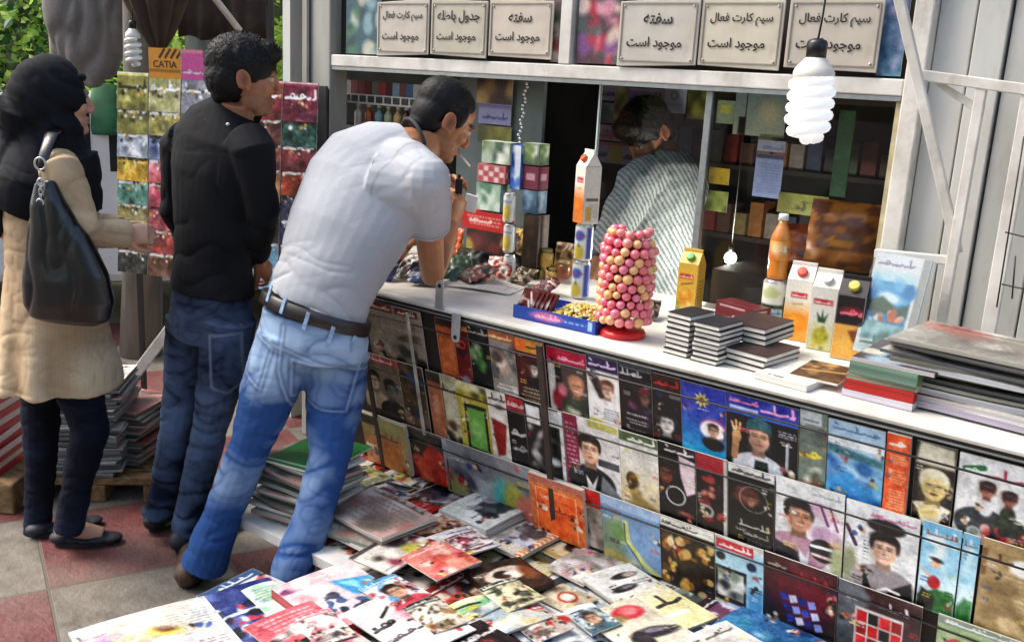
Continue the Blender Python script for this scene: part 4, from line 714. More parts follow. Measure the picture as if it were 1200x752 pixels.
fmag((408, 668), (470, 634), (452, 690), [('fill', '#cfc7bd'), ('rect', 0, 0, .5, .12, '#4a4440'), ('blobs', ['#b3a83f', '#e5e0d6', '#7a2a3a', '#3a3431'], 14, 6, .05, .13), ('title', .3, .7, .9, .9, '#5a2430', 4)], 'pale magazine with a mustard patch left of the food cover')
fmag((468, 668), (520, 648), (505, 698), [('fill', '#cf7f73'), ('blobs', ['#e39a86', '#b5483c', '#d9606a', '#ecc2b4'], 18, 6, .08, .2), ('title', .1, .04, .9, .16, '#f3dcd6', 4)], 'coral red magazine with mottled picture between the book and blue cover')
fmag((629, 700), (660, 683), (665, 724), [('fill', '#b0a48c'), ('blobs', ['#c9bfa6', '#8a7d66'], 12, 5, .1, .2), ('ring', .5, .5, .22, .035, '#a3342a'), ('ell', .5, .5, .14, .14, '#dccfc0', 0, 3)], 'sand coloured magazine with a red ring drawn on it')
fmag((524, 702), (588, 690), (548, 722), [('fill', '#d3cf86'), ('poly', [(.4, .0), (1, .1), (.9, .5), (.5, .4)], '#4fae7a', 3), ('blobs', ['#e6e3b5', '#b9b04a', '#7fb58a'], 12, 4, .08, .18), ('seg', [(.05, .3), (.5, .36)], .03, K), ('seg', [(.1, .66), (.9, .72)], .02, '#8a8a4a')], 'lemon and green magazine curling up in the front of the spread', bend=.016)
fmag((540, 722), (612, 700), (574, 752), [('fill', '#b9bdb9'), ('blobs', ['#dcdcd0', '#8fa0a8', '#c9b98a', '#5a6a70'], 18, 8, .06, .18), ('seg', [(.2, .3), (.8, .2)], .02, '#3a4a55')], 'pale grey green magazine in front of the brown book', bend=.014)
fmag((680, 677), (737, 659), (801, 740), [('grad', '#d3d2cf', '#d6cfa0', .35, .6), ('ell', .62, .16, .25, .085, '#2a2528', 0, 2), ('ell', .72, .16, .13, .06, '#a8968c', 0, 2), ('ell', .38, .32, .24, .085, '#1f1c20', 0, 2), ('ell', .42, .31, .13, .04, '#77717a', 0, 3), ('title', .42, .52, .92, .72, '#3d3c3a', 7), ('rect', .35, .78, .8, .83, '#e9e6d2'), ('para', .6, .25, .95, .32, '#5a5650', 2, 3)], 'large cream magazine with two dark oval portraits by the display board', th=.012, res=.0028)
fmag((821, 741), (868, 712), (885, 790), [('grad', '#3f6f9e', '#24507f'), ('ell', .3, .15, .3, .1, '#4fb5b0', 0, 9), ('blobs', ['#5f95b5', '#1f4470', '#3a7fa8', '#2a5f94'], 26, 4, .05, .16), ('blobs', ['#cfe0e6'], 8, 9, .01, .03)], 'deep blue underwater magazine at the foot of the red dice cover', sz=(.22, .29))
fmag((680, 722), (732, 704), (752, 768), [('fill', '#cfc8b4'), ('ell', .6, .2, .26, .16, '#b8323c', 0, 3), ('ell', .62, .18, .14, .09, '#d9666a', 0, 3), ('ell', .3, .26, .2, .1, '#8a7d4a', 0, 4), ('ell', .6, .6, .34, .12, '#2a262c', 10, 3), ('ell', .62, .57, .18, .05, '#7d7882', 10, 2), ('blobs', ['#1d1a1c', '#3a3234', '#b58a6a'], 10, 6, .06, .15, (.0, .5, .5, 1), 2)], 'beige magazine with a red rose and a dark oval car picture', sz=(.2, .27))
fmag((790, 752), (840, 730), (850, 800), [('fill', '#d0cdc8'), ('title', .1, .05, .9, .18, '#5a5650', 3), ('blobs', ['#b0aaa2', '#7a726a', '#e3dfd8'], 12, 4, .08, .2, (0, .25, 1, 1))], 'off white magazine below the cream double portrait cover', sz=(.2, .27))
fmag((600, 742), (668, 715), (640, 790), [('fill', '#cdd2d6'), ('blobs', ['#3a5f9e', '#7a9ac4', '#e3e3e0', '#1f2a44'], 18, 4, .06, .15, (0, .2, 1, 1), 3), ('ell', .7, .1, .2, .1, '#b53a34', 0, 3), ('seg', [(.1, .5), (.8, .62)], .05, K)], 'white and cobalt blue magazine at the bottom middle of the photo', sz=(.2, .27))
fmag((230, 702), (298, 681), (290, 745), [('fill', '#38427a'), ('blobs', ['#26306a', '#5f6ea8'], 8, 3, .1, .2), ('title', .02, .3, .7, .55, '#e6e8ec', 2), ('title', .2, .5, .98, .7, '#b5353f', 5), ('seg', [(.1, .72), (.5, .8), (.9, .76)], .05, '#17141c'), ('blobs', ['#cfe0e6', '#b8464a', '#1a1622'], 16, 7, .04, .1, (.0, .35, 1, 1), 2)], 'navy magazine with white and red scrawled lettering near the man\'s shoe', sz=(.21, .28))
fmag((282, 692), (320, 680), (312, 735), [('fill', '#c9dccb'), ('blobs', ['#a9c9b0', '#e6efe4', '#8ab59a'], 10, 4, .08, .2), ('para', .1, .1, .9, .5, '#7a9a88', 6, 2)], 'mint green booklet tucked beside the red edged book')
fmag((318, 690), (410, 657), (390, 724), [('fill', '#d9c5c8'), ('poly', [(.55, .25), (1, .35), (.98, .7), (.62, .6)], '#4a9ac9', 3), ('poly', [(.6, .3), (.8, .36), (.75, .55)], '#8fd0dc', 3), ('blobs', ['#1f2a3e', '#dfe3e6', '#3a5078'], 18, 4, .03, .08, (.2, .45, .65, .85), 1.5), ('ell', .12, .15, .12, .06, '#7a3a66', 0, 2), ('title', .2, .04, .8, .14, '#ece2e0', 5), ('rect', 0, .88, 1, 1, '#cf7f84'), ('blobs', ['#ecdcdc', '#e3b5b8'], 8, 8, .08, .16, (.1, .1, .6, .4))], 'thick pink and white book with red page edges and a blue patch', th=.03, edge='#b8323a', spine='#a3222a', sz=(.25, .28))
fmag((285, 735), (338, 714), (345, 790), [('fill', '#c9626a'), ('para', .1, .05, .9, .3, '#e8b5b5', 4, 3), ('seg', [(.1, .4), (.6, .34), (.9, .42)], .05, K), ('seg', [(.05, .6), (.5, .56), (.95, .66)], .06, K), ('blobs', ['#ece6e0', '#e0c9c4'], 8, 4, .06, .14, (0, .3, 1, 1))], 'rose red magazine with thick black strokes near the front', sz=(.2, .27))
fmag((400, 735), (470, 704), (452, 785), [('fill', '#dcd5d2'), ('ell', .66, .35, .24, .14, '#e6c3c9', -12, 2), ('seg', [(.3, .3), (.5, .2), (.7, .14)], .025, K), ('seg', [(.5, .5), (.8, .52), (.95, .4)], .022, K), ('title', .05, .3, .4, .5, '#2a2628', 3), ('title', .1, .55, .6, .7, '#3a3034', 5), ('blobs', ['#e9e2de', '#c98f9a'], 8, 6, .08, .16)], 'white magazine with black scribbles and a pink oval, front of the spread', sz=(.21, .28))
fmag((508, 735), (552, 712), (600, 790), [('fill', '#2a2122'), ('rect', 0, 0, .2, 1, '#6a2a2e'), ('title', .3, .1, .95, .3, '#c9c2c0', 3), ('blobs', ['#8a3a38', '#3a3032', '#c9b5a6'], 12, 4, .06, .15, (.2, .35, 1, 1))], ('black and maroon magazine on top of the stack at the bottom edge', 'white edged magazine inside the stack at the bottom edge', 'magazines in the stack at the bottom edge'), th=.008, copies=3, edge='#c9cbc8', sz=(.17, .24), grp='magazines in the stack at the bottom edge')
fmag((80, 741), (220, 703), (205, 800), [('fill', '#dcd8cf'), ('ell', .55, .42, .16, .17, '#d9c22c', 0, 6), ('ell', .6, .32, .08, .05, '#6a3a24', 20, 4), ('ell', .22, .34, .15, .16, '#c46ab8', 0, 7), ('ell', .42, .5, .14, .1, '#d97a6a', 0, 7), ('title', .02, .1, .22, .2, K, 2), ('seg', [(.08, .5), (.2, .62), (.3, .66)], .018, '#4a1f3a'), ('para', .5, .75, .95, .9, '#b5afa6', 5, 3), ('blobs', ['#e6cfd6', '#d9cfc0', '#c9d0d6'], 12, 5, .08, .2, (.0, .0, 1, .8), 8), ('para', .62, .15, .95, .5, '#a9a39a', 9, 8), ('para', .45, .6, .95, .72, '#7a746c', 3, 9)], 'big white magazine with yellow and magenta splashes at the front corner', sz=(.34, .34), th=.01)

# stack of folded newspapers between the bent man's legs, on the rear board
G_N = 'newspapers in the tall stack between the legs'
def paper(name, w, h, th, sd, c, edge, loc, rz, label, group, ops=None, bend=.006):
    g = random.Random(sd)
    o = printed(name, V(-w/2, h/2, 0), (1, 0, 0), (0, -1, 0), w, h, th, ops or [('fill', c), ('blobs', [c, '#8f887e', '#d9d3c8', '#4a433e', '#9a5a50'], 14, sd, .05, .2), ('para', .1, .2, .9, .9, '#5f5850', 12, sd), ('title', .1, .03, .9, .14, '#3a302c', sd)], bend=lambda u, v: bend*np.sin(np.pi*u)*np.cos(3*v+sd) , edge=edge, seed=sd, res=.008)
    o.location = tuple(loc); o.rotation_euler = (0, 0, rz); return tag(o, label, 'newspaper', group)
pc = ['#b9b1a6', '#8fa095', '#cfc9be', '#7d8a80', '#b09088', '#d9d4ca', '#6a6259', '#a9a59c']
pl_ = 'folded newspaper in the tall untidy stack between the bent man\'s legs'
z = TZ+.001
for i in range(11):
    g = random.Random(i+500); th = g.uniform(.008, .014)
    last = i == 10
    paper('newspaper', .27, .21, th, 500+i, pc[i % 8], pc[(i+3) % 8], (-2.27+g.uniform(-.025, .025), 1.93+g.uniform(-.02, .03), z), g.uniform(-.16, .16)+.1, pl_ if not last else 'pink and white newspaper just under the green booklet', G_N); z += th+.007
g_ = tag(printed('booklet', V(-2.40, 2.08, z+.004), (.98, .2, 0), (.2, -.98, 0), .22, .28, .006, [('grad', '#3f9a44', '#2a7a34'), ('para', .2, .3, .8, .6, '#63b566', 4, 2), ('seg', [(.0, .93), (1, .9)], .02, '#cfe6c9')], seed=9), 'plain green booklet lying on top of the tall newspaper stack', 'booklet')
z = TZ+.001
for i in range(5):
    g = random.Random(i+700); th = g.uniform(.008, .013)
    paper('newspaper', .30, .22, th, 700+i, pc[(i*3) % 8], pc[(i+1) % 8], (-2.0+g.uniform(-.02, .02), 1.98+g.uniform(-.03, .02), z), g.uniform(-.2, .2), 'folded newspaper in the lower stack behind the bent man\'s straight leg', 'newspapers in the lower stack behind the leg'); z += th+.006

# ---- stacks on the ground at the left, behind the woman and the man in black
def groundstack(px, py, d, n, w, h, th, cols, edges, lab, group, z0, rz, ops=None, jit=.015):
    q = hd(px, py, d); z = z0
    for i in range(n):
        g = random.Random(i*3+int(px)); t_ = th*g.uniform(.8, 1.2)
        paper('newspaper', w, h, t_, int(px)+i*13, cols[i % len(cols)], edges[i % len(edges)], (q[0]+g.uniform(-jit, jit), q[1]+g.uniform(-jit, jit), z), rz+g.uniform(-.1, .1), lab, group, ops); z += t_+.004
    return q, z
def pallet(q, w, d, h, rz, lab):
    o = thing('wooden_pallet', lab, 'pallet', (q[0], q[1], 0)); cr, sr = math.cos(rz), math.sin(rz); X, Y_ = V(cr, sr, 0), V(-sr, cr, 0); c = V(q[0], q[1], 0)
    for k in (-1, 0, 1):
        b = MB(); b.obox(c+X*(k*w*.42-.04)-Y_*d/2, X*.08, Y_*d, (0, 0, h*.7)); b.build('bearer', WOOD, o, bevel=.006)
    for k in range(5):
        b = MB(); b.obox(c-X*w/2+Y_*(-d/2+k*d/4.4), X*w, Y_*(d/5.5), V(0, 0, h*.3)); 
        b.v = [(x, y, zz+h*.702) for x, y, zz in b.v]; b.build('deck_board', WOOD, o, bevel=.004)
    return o
rz0 = math.atan2(RH[1], RH[0])
q = hd(128, 596, 3.62); pallet(q, .52, .34, .10, rz0+.12, 'rough wooden pallet under the grey newspaper stack behind the woman')
groundstack(118, 585, 3.60, 24, .26, .3, .011, ['#9aa3a6', '#b5b3ac', '#7d868a', '#cfcdc6'], ['#8f9496', '#b3b5b2', '#6a6e70'], 'grey newspaper in the ground stack between the woman and the man in black', 'grey newspapers in the ground stack', .104, rz0+.1)
groundstack(160, 585, 3.72, 15, .24, .3, .011, ['#8f8a84', '#c9bfb5', '#a3605a', '#6d6f70'], ['#77736e', '#a9a49c'], 'grey brown newspaper in the low ground stack behind the man in black', 'brown newspapers in the ground stack', .104, rz0-.15)
q = hd(-8, 612, 3.45)
b = MB(); b.obox(V(q[0], q[1], 0)-RH*.2-FH*.14, RH*.36, FH*.3, (0, 0, .12)); tag(b.build('wood_block', WOOD, bevel=.008), 'pale wooden block under the stack of red magazines at the left edge', 'block')
rq, z = None, .123
for i in range(13):
    g = random.Random(i+90)
    th = .026
    o = printed('magazine', V(-.13, .1, 0), (1, 0, 0), (0, -1, 0), .26, .21, th, [('fill', '#b3202a'), ('para', .1, .2, .9, .8, '#e6a0a0', 6, 3)], edge='#e3d6d2' if i % 2 else '#c02630', seed=i, res=.02)
    o.location = (q[0]+RH[0]*-.03+g.uniform(-.008, .008), q[1]+g.uniform(-.008, .008), z); o.rotation_euler = (0, 0, rz0+g.uniform(-.04, .04)); z += th+.001
    tag(o, 'red magazine in the tall ground stack at the left edge' if i < 12 else 'topmost red magazine of the ground stack at the left edge', 'magazine', 'red magazines in the ground stack')
a_, b_ = hd(196, 378, 3.95), hd(140, 452, 3.95)
bb = MB(); dd = unit(b_-a_); bb.obox(a_-dd*.05, (b_-a_)*1.9, unit(np.cross(dd, FH))*.045, FH*.02); tag(bb.build('white_plank', WHITE, bevel=.003), 'white painted plank leaning beside the newspaper stacks', 'plank')

# ---- rack of headed booklets at the left of the kiosk
RD = unit(V(-AX_ROT[0], -AX_ROT[1], 0)) if 'AX_ROT' in globals() else unit(-RH*.96 + FH*.28)
rk0 = hd(376, 190, 4.12); rk0 = V(rk0[0], rk0[1], 0); RU = -RD                          # RU runs to the right
RN = unit(np.cross(V(0, 0, -1), RU)); CW, CHH = .163, .1025
rack = thing('magazine_rack', 'tall grey rack of overlapping booklets standing left of the kiosk post', 'rack', rk0-RU*.49)
ztop = hd(356, 97, 4.12)[2]
b = MB(); b.obox(rk0-RU*.985-RN*.03+V(0, 0, ztop-.87), RU*.99, (0, 0, .86), -RN*.02); b.build('back_board', mat('rack board', '#4d4946', .8, .2, 10), rack)
for s_ in (-.97, -.02):
    b = MB(); b.obox(rk0+RU*s_-RN*.05, RU*.02, (0, 0, ztop-.02), -RN*.02); b.build('rack_post', BLACKP, rack)
RPAL = [['#8f8a4a', '#a9a878', '#8f8f98', '#6f7f52', '#8a2f3c', '#6a2236'], ['#7d7a3f', '#9a9150', '#9a9ea8', '#73684e', '#5c332c', '#2c4f44'], ['#a9b3bd', '#7f8db5', '#b5a06a', '#6f4a44', '#7a3a36', '#6a2c30'],
        ['#c9a23c', '#c2686e', '#8a6a4a', '#6a3a30', '#8a5c3a', '#8f3f2a'], ['#5f8a7c', '#c05a6a', '#8a7a5a', '#4f3a34', '#b0764a', '#2c2d44'], ['#8a8355', '#a9545a', '#8f8f6a', '#3a3a3a', '#20202a', '#2e3350'],
        ['#5a4a3e', '#8a3a34', '#5f6a5a', '#3a2f2c', '#6a8fa8', '#44303a'], ['#3a3a34', '#6a4a3a', '#7a7a6a', '#2c2c2c', '#7fb0cf', '#6a4434']]
CN = ['first', 'second', 'third', 'fourth', 'fifth', 'sixth']; RNm = ['top', 'second', 'third', 'fourth', 'fifth', 'sixth', 'seventh', 'lowest']
def hue(h):
    r, g, b = srgb(h); mx, mn = max(r, g, b), min(r, g, b)
    if mx-mn < .12: return 'black' if mx < .25 else 'dark grey' if mx < .45 else 'grey' if mx < .65 else 'pale grey'
    if r >= g >= b: return ('dark ' if mx < .5 else '')+('brown' if r < .62 and g < .8*r else 'olive' if g > .85*r else 'orange' if g > .55*r else 'red')
    if r >= b >= g: return 'dark red' if r < .5 else 'pink red'
    if g >= r: return 'green'
    return 'blue'
for r_ in range(8):
    for c_ in range(6):
        cc = RPAL[r_][c_]; sd = r_*10+c_; o = rk0 - RU*(.98-CW*c_) + RN*(.004+r_*.006) + V(0, 0, ztop-r_*CHH)
        if r_ == 0 and c_ in (1, 2): o = o
        dk = tuple(srgb(cc)*.55); lt = tuple(np.minimum(srgb(cc)*1.35+.1, 1))
        ops = [('fill', cc), ('rect', 0, 0, 1, .09, lt), ('blobs', [dk, lt, cc], 7, sd, .08, .2, (0, .3, 1, 1), 4, .6), ('rect', 0, .0, 1, .035, '#e3ded2'), ('title', .06, .16, .94, .50, '#f4f1ea' if sd % 3 else '#2a2420', sd), ('blobs', ['#f0ece2', dk, '#c9a24a', '#2a2422'], 12, sd+3, .02, .06, (.05, .35, .95, .62), 1.5), ('mottle', .3, sd, 1.15)]
        tag(printed('booklet', o, RU, unit(V(0, 0, -1)+RN*.10), CW-.006, CHH*1.55, .004, ops, seed=sd, res=.0042), '%s booklet in the rack, %s row, %s from the left' % (hue(cc), RNm[r_], CN[c_]), 'booklet', 'booklets in the rack')
CAT = [(1, '#cf8a2a', 'CATIA', 'orange booklet lettered CATIA standing on top of the rack', '#221508'), (2, '#c0508f', None, 'magenta booklet beside the orange one on top of the rack', None)]
for c_, cc, tx, lab, ic in CAT:
    o = rk0 - RU*(.98-CW*c_) + RN*.006 + V(0, 0, ztop+.108); r = thing('booklet', lab, 'booklet', o+RU*CW/2+V(0, 0, -.11), 'booklets in the rack')
    ops = [('fill', cc), ('rect', 0, .7, 1, .8, tuple(srgb(cc)*.7))] + ([('seg', [(.35+i*.18, .3), (.5+i*.18, .04)], .035, '#241608') for i in range(4)] if tx else [('title', .05, .55, .95, .85, '#e6c9dc', 4), ('rect', 0, .02, 1, .12, '#d0808f')])
    printed('cover', o, RU, (0, 0, -1), CW-.004, .125, .004, ops, parent=r, seed=c_, res=.004)
    if tx: lettering('title', tx, o+RU*CW*.5+V(0, 0, -.066)+RN*.0042, RU, (0, 0, -1), .030, CW*.72, mat('booklet ink', ic), r)
# more covers in the busy part of the spread
MORE = [((372, 545), (402, 532), (392, 566), ['#d9cfc4', '#b53a2e', '#3a3a44', '#e6ded2'], 'small white and red leaflet beside the bent man\'s straight leg'),
        ((404, 552), (434, 545), (420, 572), ['#8a9a6a', '#d9d4b5', '#4a5a34', '#c9b55a'], 'sage green leaflet near the red and white newspaper'),
        ((420, 578), (452, 566), (446, 598), ['#3a4a6a', '#a9b5c9', '#c9c9c6', '#8a3a3a'], 'indigo and pale blue magazine near the black yellow bordered one'),
        ((486, 606), (522, 594), (508, 624), ['#c9a68a', '#7a4a34', '#e3d2bd', '#a3342a'], 'peach coloured magazine touching the white stack'),
        ((430, 612), (466, 600), (456, 634), ['#5a5a5a', '#b5b0aa', '#d9d6d0', '#2a2624'], 'charcoal and white magazine above the mustard patched one'),
        ((520, 632), (556, 622), (548, 646), ['#d6c9c4', '#a34a5a', '#6a2a3a', '#ece2dc'], 'dusty rose magazine at the near corner of the white stack'),
        ((560, 690), (604, 676), (600, 716), ['#c9c2a0', '#6a7a5a', '#3a4434', '#e0dcc0'], 'olive and cream magazine in front of the brown oval book'),
        ((420, 690), (462, 672), (470, 714), ['#e0d6d0', '#c94a5a', '#4a90c0', '#f0e8e0'], 'white magazine with pink and sky blue flecks near the red edged book'),
        ((470, 712), (512, 698), (520, 740), ['#d3cbbb', '#8a6a3a', '#2f2a26', '#e3dcc9'], 'buff magazine with dark flecks at the front of the spread'),
        ((590, 722), (632, 708), (640, 750), ['#b5a9a0', '#d9cfc6', '#c23a34', '#6a5f58'], 'mushroom grey magazine with red flecks at the front of the spread'),
        ((660, 716), (694, 706), (706, 740), ['#a6b5b9', '#4a6a7a', '#dfe4e3', '#2a3a44'], 'misty blue magazine left of the red rose cover'),
        ((340, 726), (386, 712), (396, 752), ['#e3d9d0', '#2a2422', '#c9707a', '#f0eae2'], 'ivory magazine with black flecks at the very front of the spread')]
for i, (a, b_, d, pal, lab) in enumerate(MORE): fmag(a, b_, d, auto(pal, 200+i, face=i % 3 == 1), lab, th=.003)
# ================================================================ goods on the counter
CZ = .9625
def ct(px, py, z=CZ): return on_z(px, py, z)
GLW = mat('carton white', '#dcd6ca', .4, .05, 20, coat=.2)
def faces(o, u, w, d, h, ops, side=None, res=.0032, seed=0, parent=None, lift=.0006):
    """printed front (towards -v) and right side of an upright pack; o = base centre, u = unit vector along the front"""
    u = unit(u); v = V(-u[1], u[0], 0); fl = o-u*w/2-v*(d/2+lift)+V(0, 0, h)
    printed('front_print', fl+u*.001, u, (0, 0, -1), w-.002, h-.001, .0005, ops, parent=parent, seed=seed, res=res)
    if side: printed('side_print', o+u*(w/2+lift)-v*(d/2-.001)+V(0, 0, h), v, (0, 0, -1), d-.002, h-.001, .0005, side, parent=parent, seed=seed+1, res=res)
def pack(name, label, cat, o, u, w, d, h, m, ops, side=None, group=None, seed=0, res=.0032):
    o = V(o); u = unit(u); v = V(-u[1], u[0], 0); r = thing(name, label, cat, o, group)
    b = MB(); b.obox(o-u*w/2-v*d/2, u*w, v*d, (0, 0, h)); b.build('box', m, r, bevel=.0015); faces(o, u, w, d, h, ops, side or ops, res, seed, r); return r
def gable(label, o, u, w, d, h, body, cap, ops, side, seed=0):
    o = V(o); u = unit(u); v = V(-u[1], u[0], 0); r = thing('juice_carton', label, 'juice carton', o, 'juice cartons on the counter')
    b = MB(); hb = h*.78
    b.obox(o-u*w/2-v*d/2, u*w, v*d, (0, 0, hb))
    P = [o+u*a*w/2+v*c*d/2+V(0, 0, hb+.0005) for a, c in ((-1, -1), (1, -1), (1, 1), (-1, 1))] + [o+u*a*w/2*.96+v*c*.004+V(0, 0, h*.95) for a, c in ((-1, -1), (1, -1), (1, 1), (-1, 1))]
    b.add(P, [[0, 1, 5, 4], [2, 3, 7, 6], [1, 2, 6, 5], [3, 0, 4, 7], [4, 5, 6, 7], [3, 2, 1, 0]])
    b.obox(o-u*w*.48-v*.003+V(0, 0, h*.95+.0005), u*w*.96, v*.006, (0, 0, h*.05)); b.build('carton_body', body, r, bevel=.001)
    nr = unit(V(-v[0], -v[1], 0)*(h*.17)+V(0, 0, d/2))
    b = MB(); b.lathe([(w*.2, 0), (w*.2, .012), (w*.17, .015), (.001, .0155)], o-v*d*.25+V(0, 0, hb+h*.085), 16, ax=nr); b.build('screw_cap', cap, r, smooth=False)
    faces(o, u, w, d, hb, ops, side, seed=seed, parent=r); return r
ORG = mat('orange plastic', '#d9541e', .35, .1, 20); GRN = mat('green plastic', '#4a9a3c', .35, .1, 20); OLV = mat('olive cap plastic', '#b5ad4a', .4, .1, 20); WCAP = mat('white cap plastic', '#e0ded4', .4, .05, 20)
YEL = mat('yellow carton', '#d9a93a', .4, .1, 20, coat=.2); BLKC = mat('black carton', '#1c1416', .4, .1, 20)
U0 = unit(V(.97, .12, 0))
def jops(c1, c2, fruit, brand='#b5202a'): return [('grad', c1, c2, .32, .6), ('rect', .2, .2, .85, .29, brand), ('title', .25, .21, .8, .28, '#f2dcd6', 3), ('ell', .5, .72, .48, .42, fruit, 0, 3), ('ell', .4, .68, .18, .16, tuple(np.minimum(srgb(fruit)*1.25, 1)), 0, 5), ('seg', [(.3, .4), (.7, .38)], .02, '#7a8a4a'), ('blobs', [fruit, c2], 5, 2, .08, .14, (0, .6, 1, 1))]
# two blue cans with a carton on top
def can(o, R_, h, ops, label, group=None, seed=0):
    o = V(o); r = thing('drink_can', label, 'can', o, group)
    b = MB(); b.lathe([(R_*.8, 0), (R_*.86, .003), (R_*.98, .008), (R_*.98, h-.010), (R_*.86, h-.002), (R_*.86, h), (R_*.8, h-.003)], o, 24); b.build('tin', STEEL, r, smooth=True)
    A = Art(2*math.pi*R_, h-.018, .004).do(ops); C = A.linear(); n, m_ = A.n, A.m; vs = []; fs = []
    for i in range(m_+1):
        for j in range(n+1):
            q = -math.pi/2 + (j/n-.5)*2*math.pi; vs.append(o+V(math.cos(q)*R_, math.sin(q)*R_, h-.009-(h-.018)*i/m_))
    for i in range(m_):
        for j in range(n): a = i*(n+1)+j; fs.append([a, a+n+1, a+n+2, a+1])
    link_mesh('wrap_print', vs, fs, attr_mat('printed tin', .3, .5, .3), r, True, cols=C.reshape(-1, 3)); return r
CANO = [('fill', '#e3e1da'), ('rect', 0, 0, .36, 1, '#1f3f9a'), ('rect', .64, 0, 1, 1, '#1f3f9a'), ('ell', .5, .28, .1, .09, '#3a5fb5', 0, 2), ('title', .41, .2, .6, .34, '#b53a4a', 3), ('ell', .5, .82, .1, .14, '#c9b23a', 0, 3), ('poly', [(.47, .62), (.5, .48), (.53, .62)], '#2f7a3a', 1.5)]
q = ct(679, 349); can(q, .030, .125, CANO, 'lower blue and white pineapple can under the tall orange juice carton', 'stacked pineapple cans'); can(q+V(.002, 0, .126), .030, .122, CANO, 'upper blue and white pineapple can right under the tall orange juice carton', 'stacked pineapple cans')
gable('orange juice carton with a red cap balanced on two blue cans', q+V(.002, 0, .2495), unit(V(.9, -.42, 0)), .062, .058, .235, GLW, ORG, jops('#e6dfcf', '#d9782a', '#d9741f'), [('fill', '#dcd6c6'), ('rect', .1, .55, .9, .6, '#55504a'), ('para', .15, .65, .9, .9, '#a39a8c', 6, 2), ('rect', .1, .7, .5, .95, '#c9a24a')], 3)
# counter right: yellow carton, bottle on a tin, three cartons
gable('yellow juice carton with a green cap beside the lollipop display', ct(806, 366), unit(V(.96, .1, 0)), .066, .06, .205, YEL, GRN, [('fill', '#d9ab3a'), ('rect', .1, .2, .8, .3, '#c2352a'), ('title', .15, .21, .75, .29, '#f2e3c2', 4), ('ell', .5, .65, .35, .4, '#d98a1f', 0, 3), ('ell', .42, .58, .18, .2, '#e6b54a', 0, 4), ('blobs', ['#efe3b0', '#5f7a2a'], 9, 3, .06, .12, (0, .78, 1, 1)), ('seg', [(.2, .42), (.8, .36)], .03, '#7a3a1a')], [('fill', '#cfa23a'), ('para', .1, .3, .9, .9, '#8a5f1f', 8, 3)], 5)
q = ct(903, 384)
can(q, .036, .15, [('fill', '#e0dfd8'), ('grad', '#dfe0d6', '#d6d9d0'), ('poly', [(.36, .2), (.5, .05), (.66, .2), (.6, .32), (.42, .34)], '#b9c48a', 2), ('rect', .3, .48, .7, .58, '#17301f'), ('rect', .32, .58, .68, .8, '#ccd9de'), ('title', .36, .6, .66, .72, '#3a6a8a', 2), ('rect', 0, .84, 1, 1, '#1f6a3a'), ('rect', .0, .3, .3, 1, '#2a5a3a'), ('rect', .7, .3, 1, 1, '#2a5a3a')], 'white and green tin under the orange drink bottle')
bo = thing('drink_bottle', 'orange drink bottle with a white cap standing on a green and white tin', 'bottle', q+V(0, 0, .151))
PET = mat('orange drink', '#c97a26', .15, .1, 10, coat=.4)
b = MB(); b.lathe([(.020, 0), (.029, .004), (.030, .02), (.028, .045), (.030, .06), (.030, .118), (.027, .135), (.017, .158), (.0125, .166), (.0125, .178)], q+V(0, 0, .151), 24); b.build('bottle_body', PET, bo, smooth=True)
b = MB(); b.lathe([(.0145, .1775), (.0145, .194), (.012, .196)], q+V(0, 0, .151), 18); b.build('bottle_cap', WCAP, bo, smooth=True)
A = Art(.19, .056, .004).do([('fill', '#d98a3a'), ('title', .3, .15, .7, .7, '#8a2f4a', 3), ('title', .32, .2, .68, .66, '#ecdcc9', 6), ('blobs', ['#e6a85a', '#c2612a', '#efd3a0'], 10, 4, .05, .12)]); C = A.linear(); vs, fs = [], []
for i in range(A.m+1):
    for j in range(A.n+1):
        k = -math.pi/2+(j/A.n-.5)*2*math.pi; vs.append(q+V(0, 0, .151)+V(math.cos(k)*.0306, math.sin(k)*.0306, .117-.056*i/A.m))
for i in range(A.m):
    for j in range(A.n): a = i*(A.n+1)+j; fs.append([a, a+A.n+1, a+A.n+2, a+1])
link_mesh('bottle_label', vs, fs, MATS['printed tin'], bo, True, cols=C.reshape(-1, 3))
gable('white juice carton with a red cap and big orange, left of the pineapple one', ct(933, 396), U0, .074, .066, .226, GLW, mat('red cap', '#d0402a', .35, .1, 20), jops('#e3dfd2', '#e0953a', '#e08a1f'), [('fill', '#d9d3c4'), ('para', .1, .3, .9, .9, '#b59a6a', 8, 2)], 7)
gable('white juice carton with pineapple between two other cartons', ct(962, 407), U0, .072, .066, .226, GLW, WCAP, [('grad', '#e0ddd0', '#d3cf9a', .45, .8), ('rect', .1, .18, .85, .27, '#b5202a'), ('title', .15, .19, .8, .26, '#f2dcd6', 3), ('ell', .5, .78, .3, .36, '#b5a92f', 0, 3), ('blobs', ['#8a8a24', '#cfc04a'], 14, 3, .04, .07, (.25, .6, .75, 1), 2), ('poly', [(.35, .55), (.28, .4), (.45, .48), (.5, .34), (.56, .48), (.72, .4), (.62, .56)], '#1f4a26', 1.5)], [('fill', '#cfcbb5'), ('para', .1, .3, .9, .9, '#8f8f5a', 8, 2)], 8)
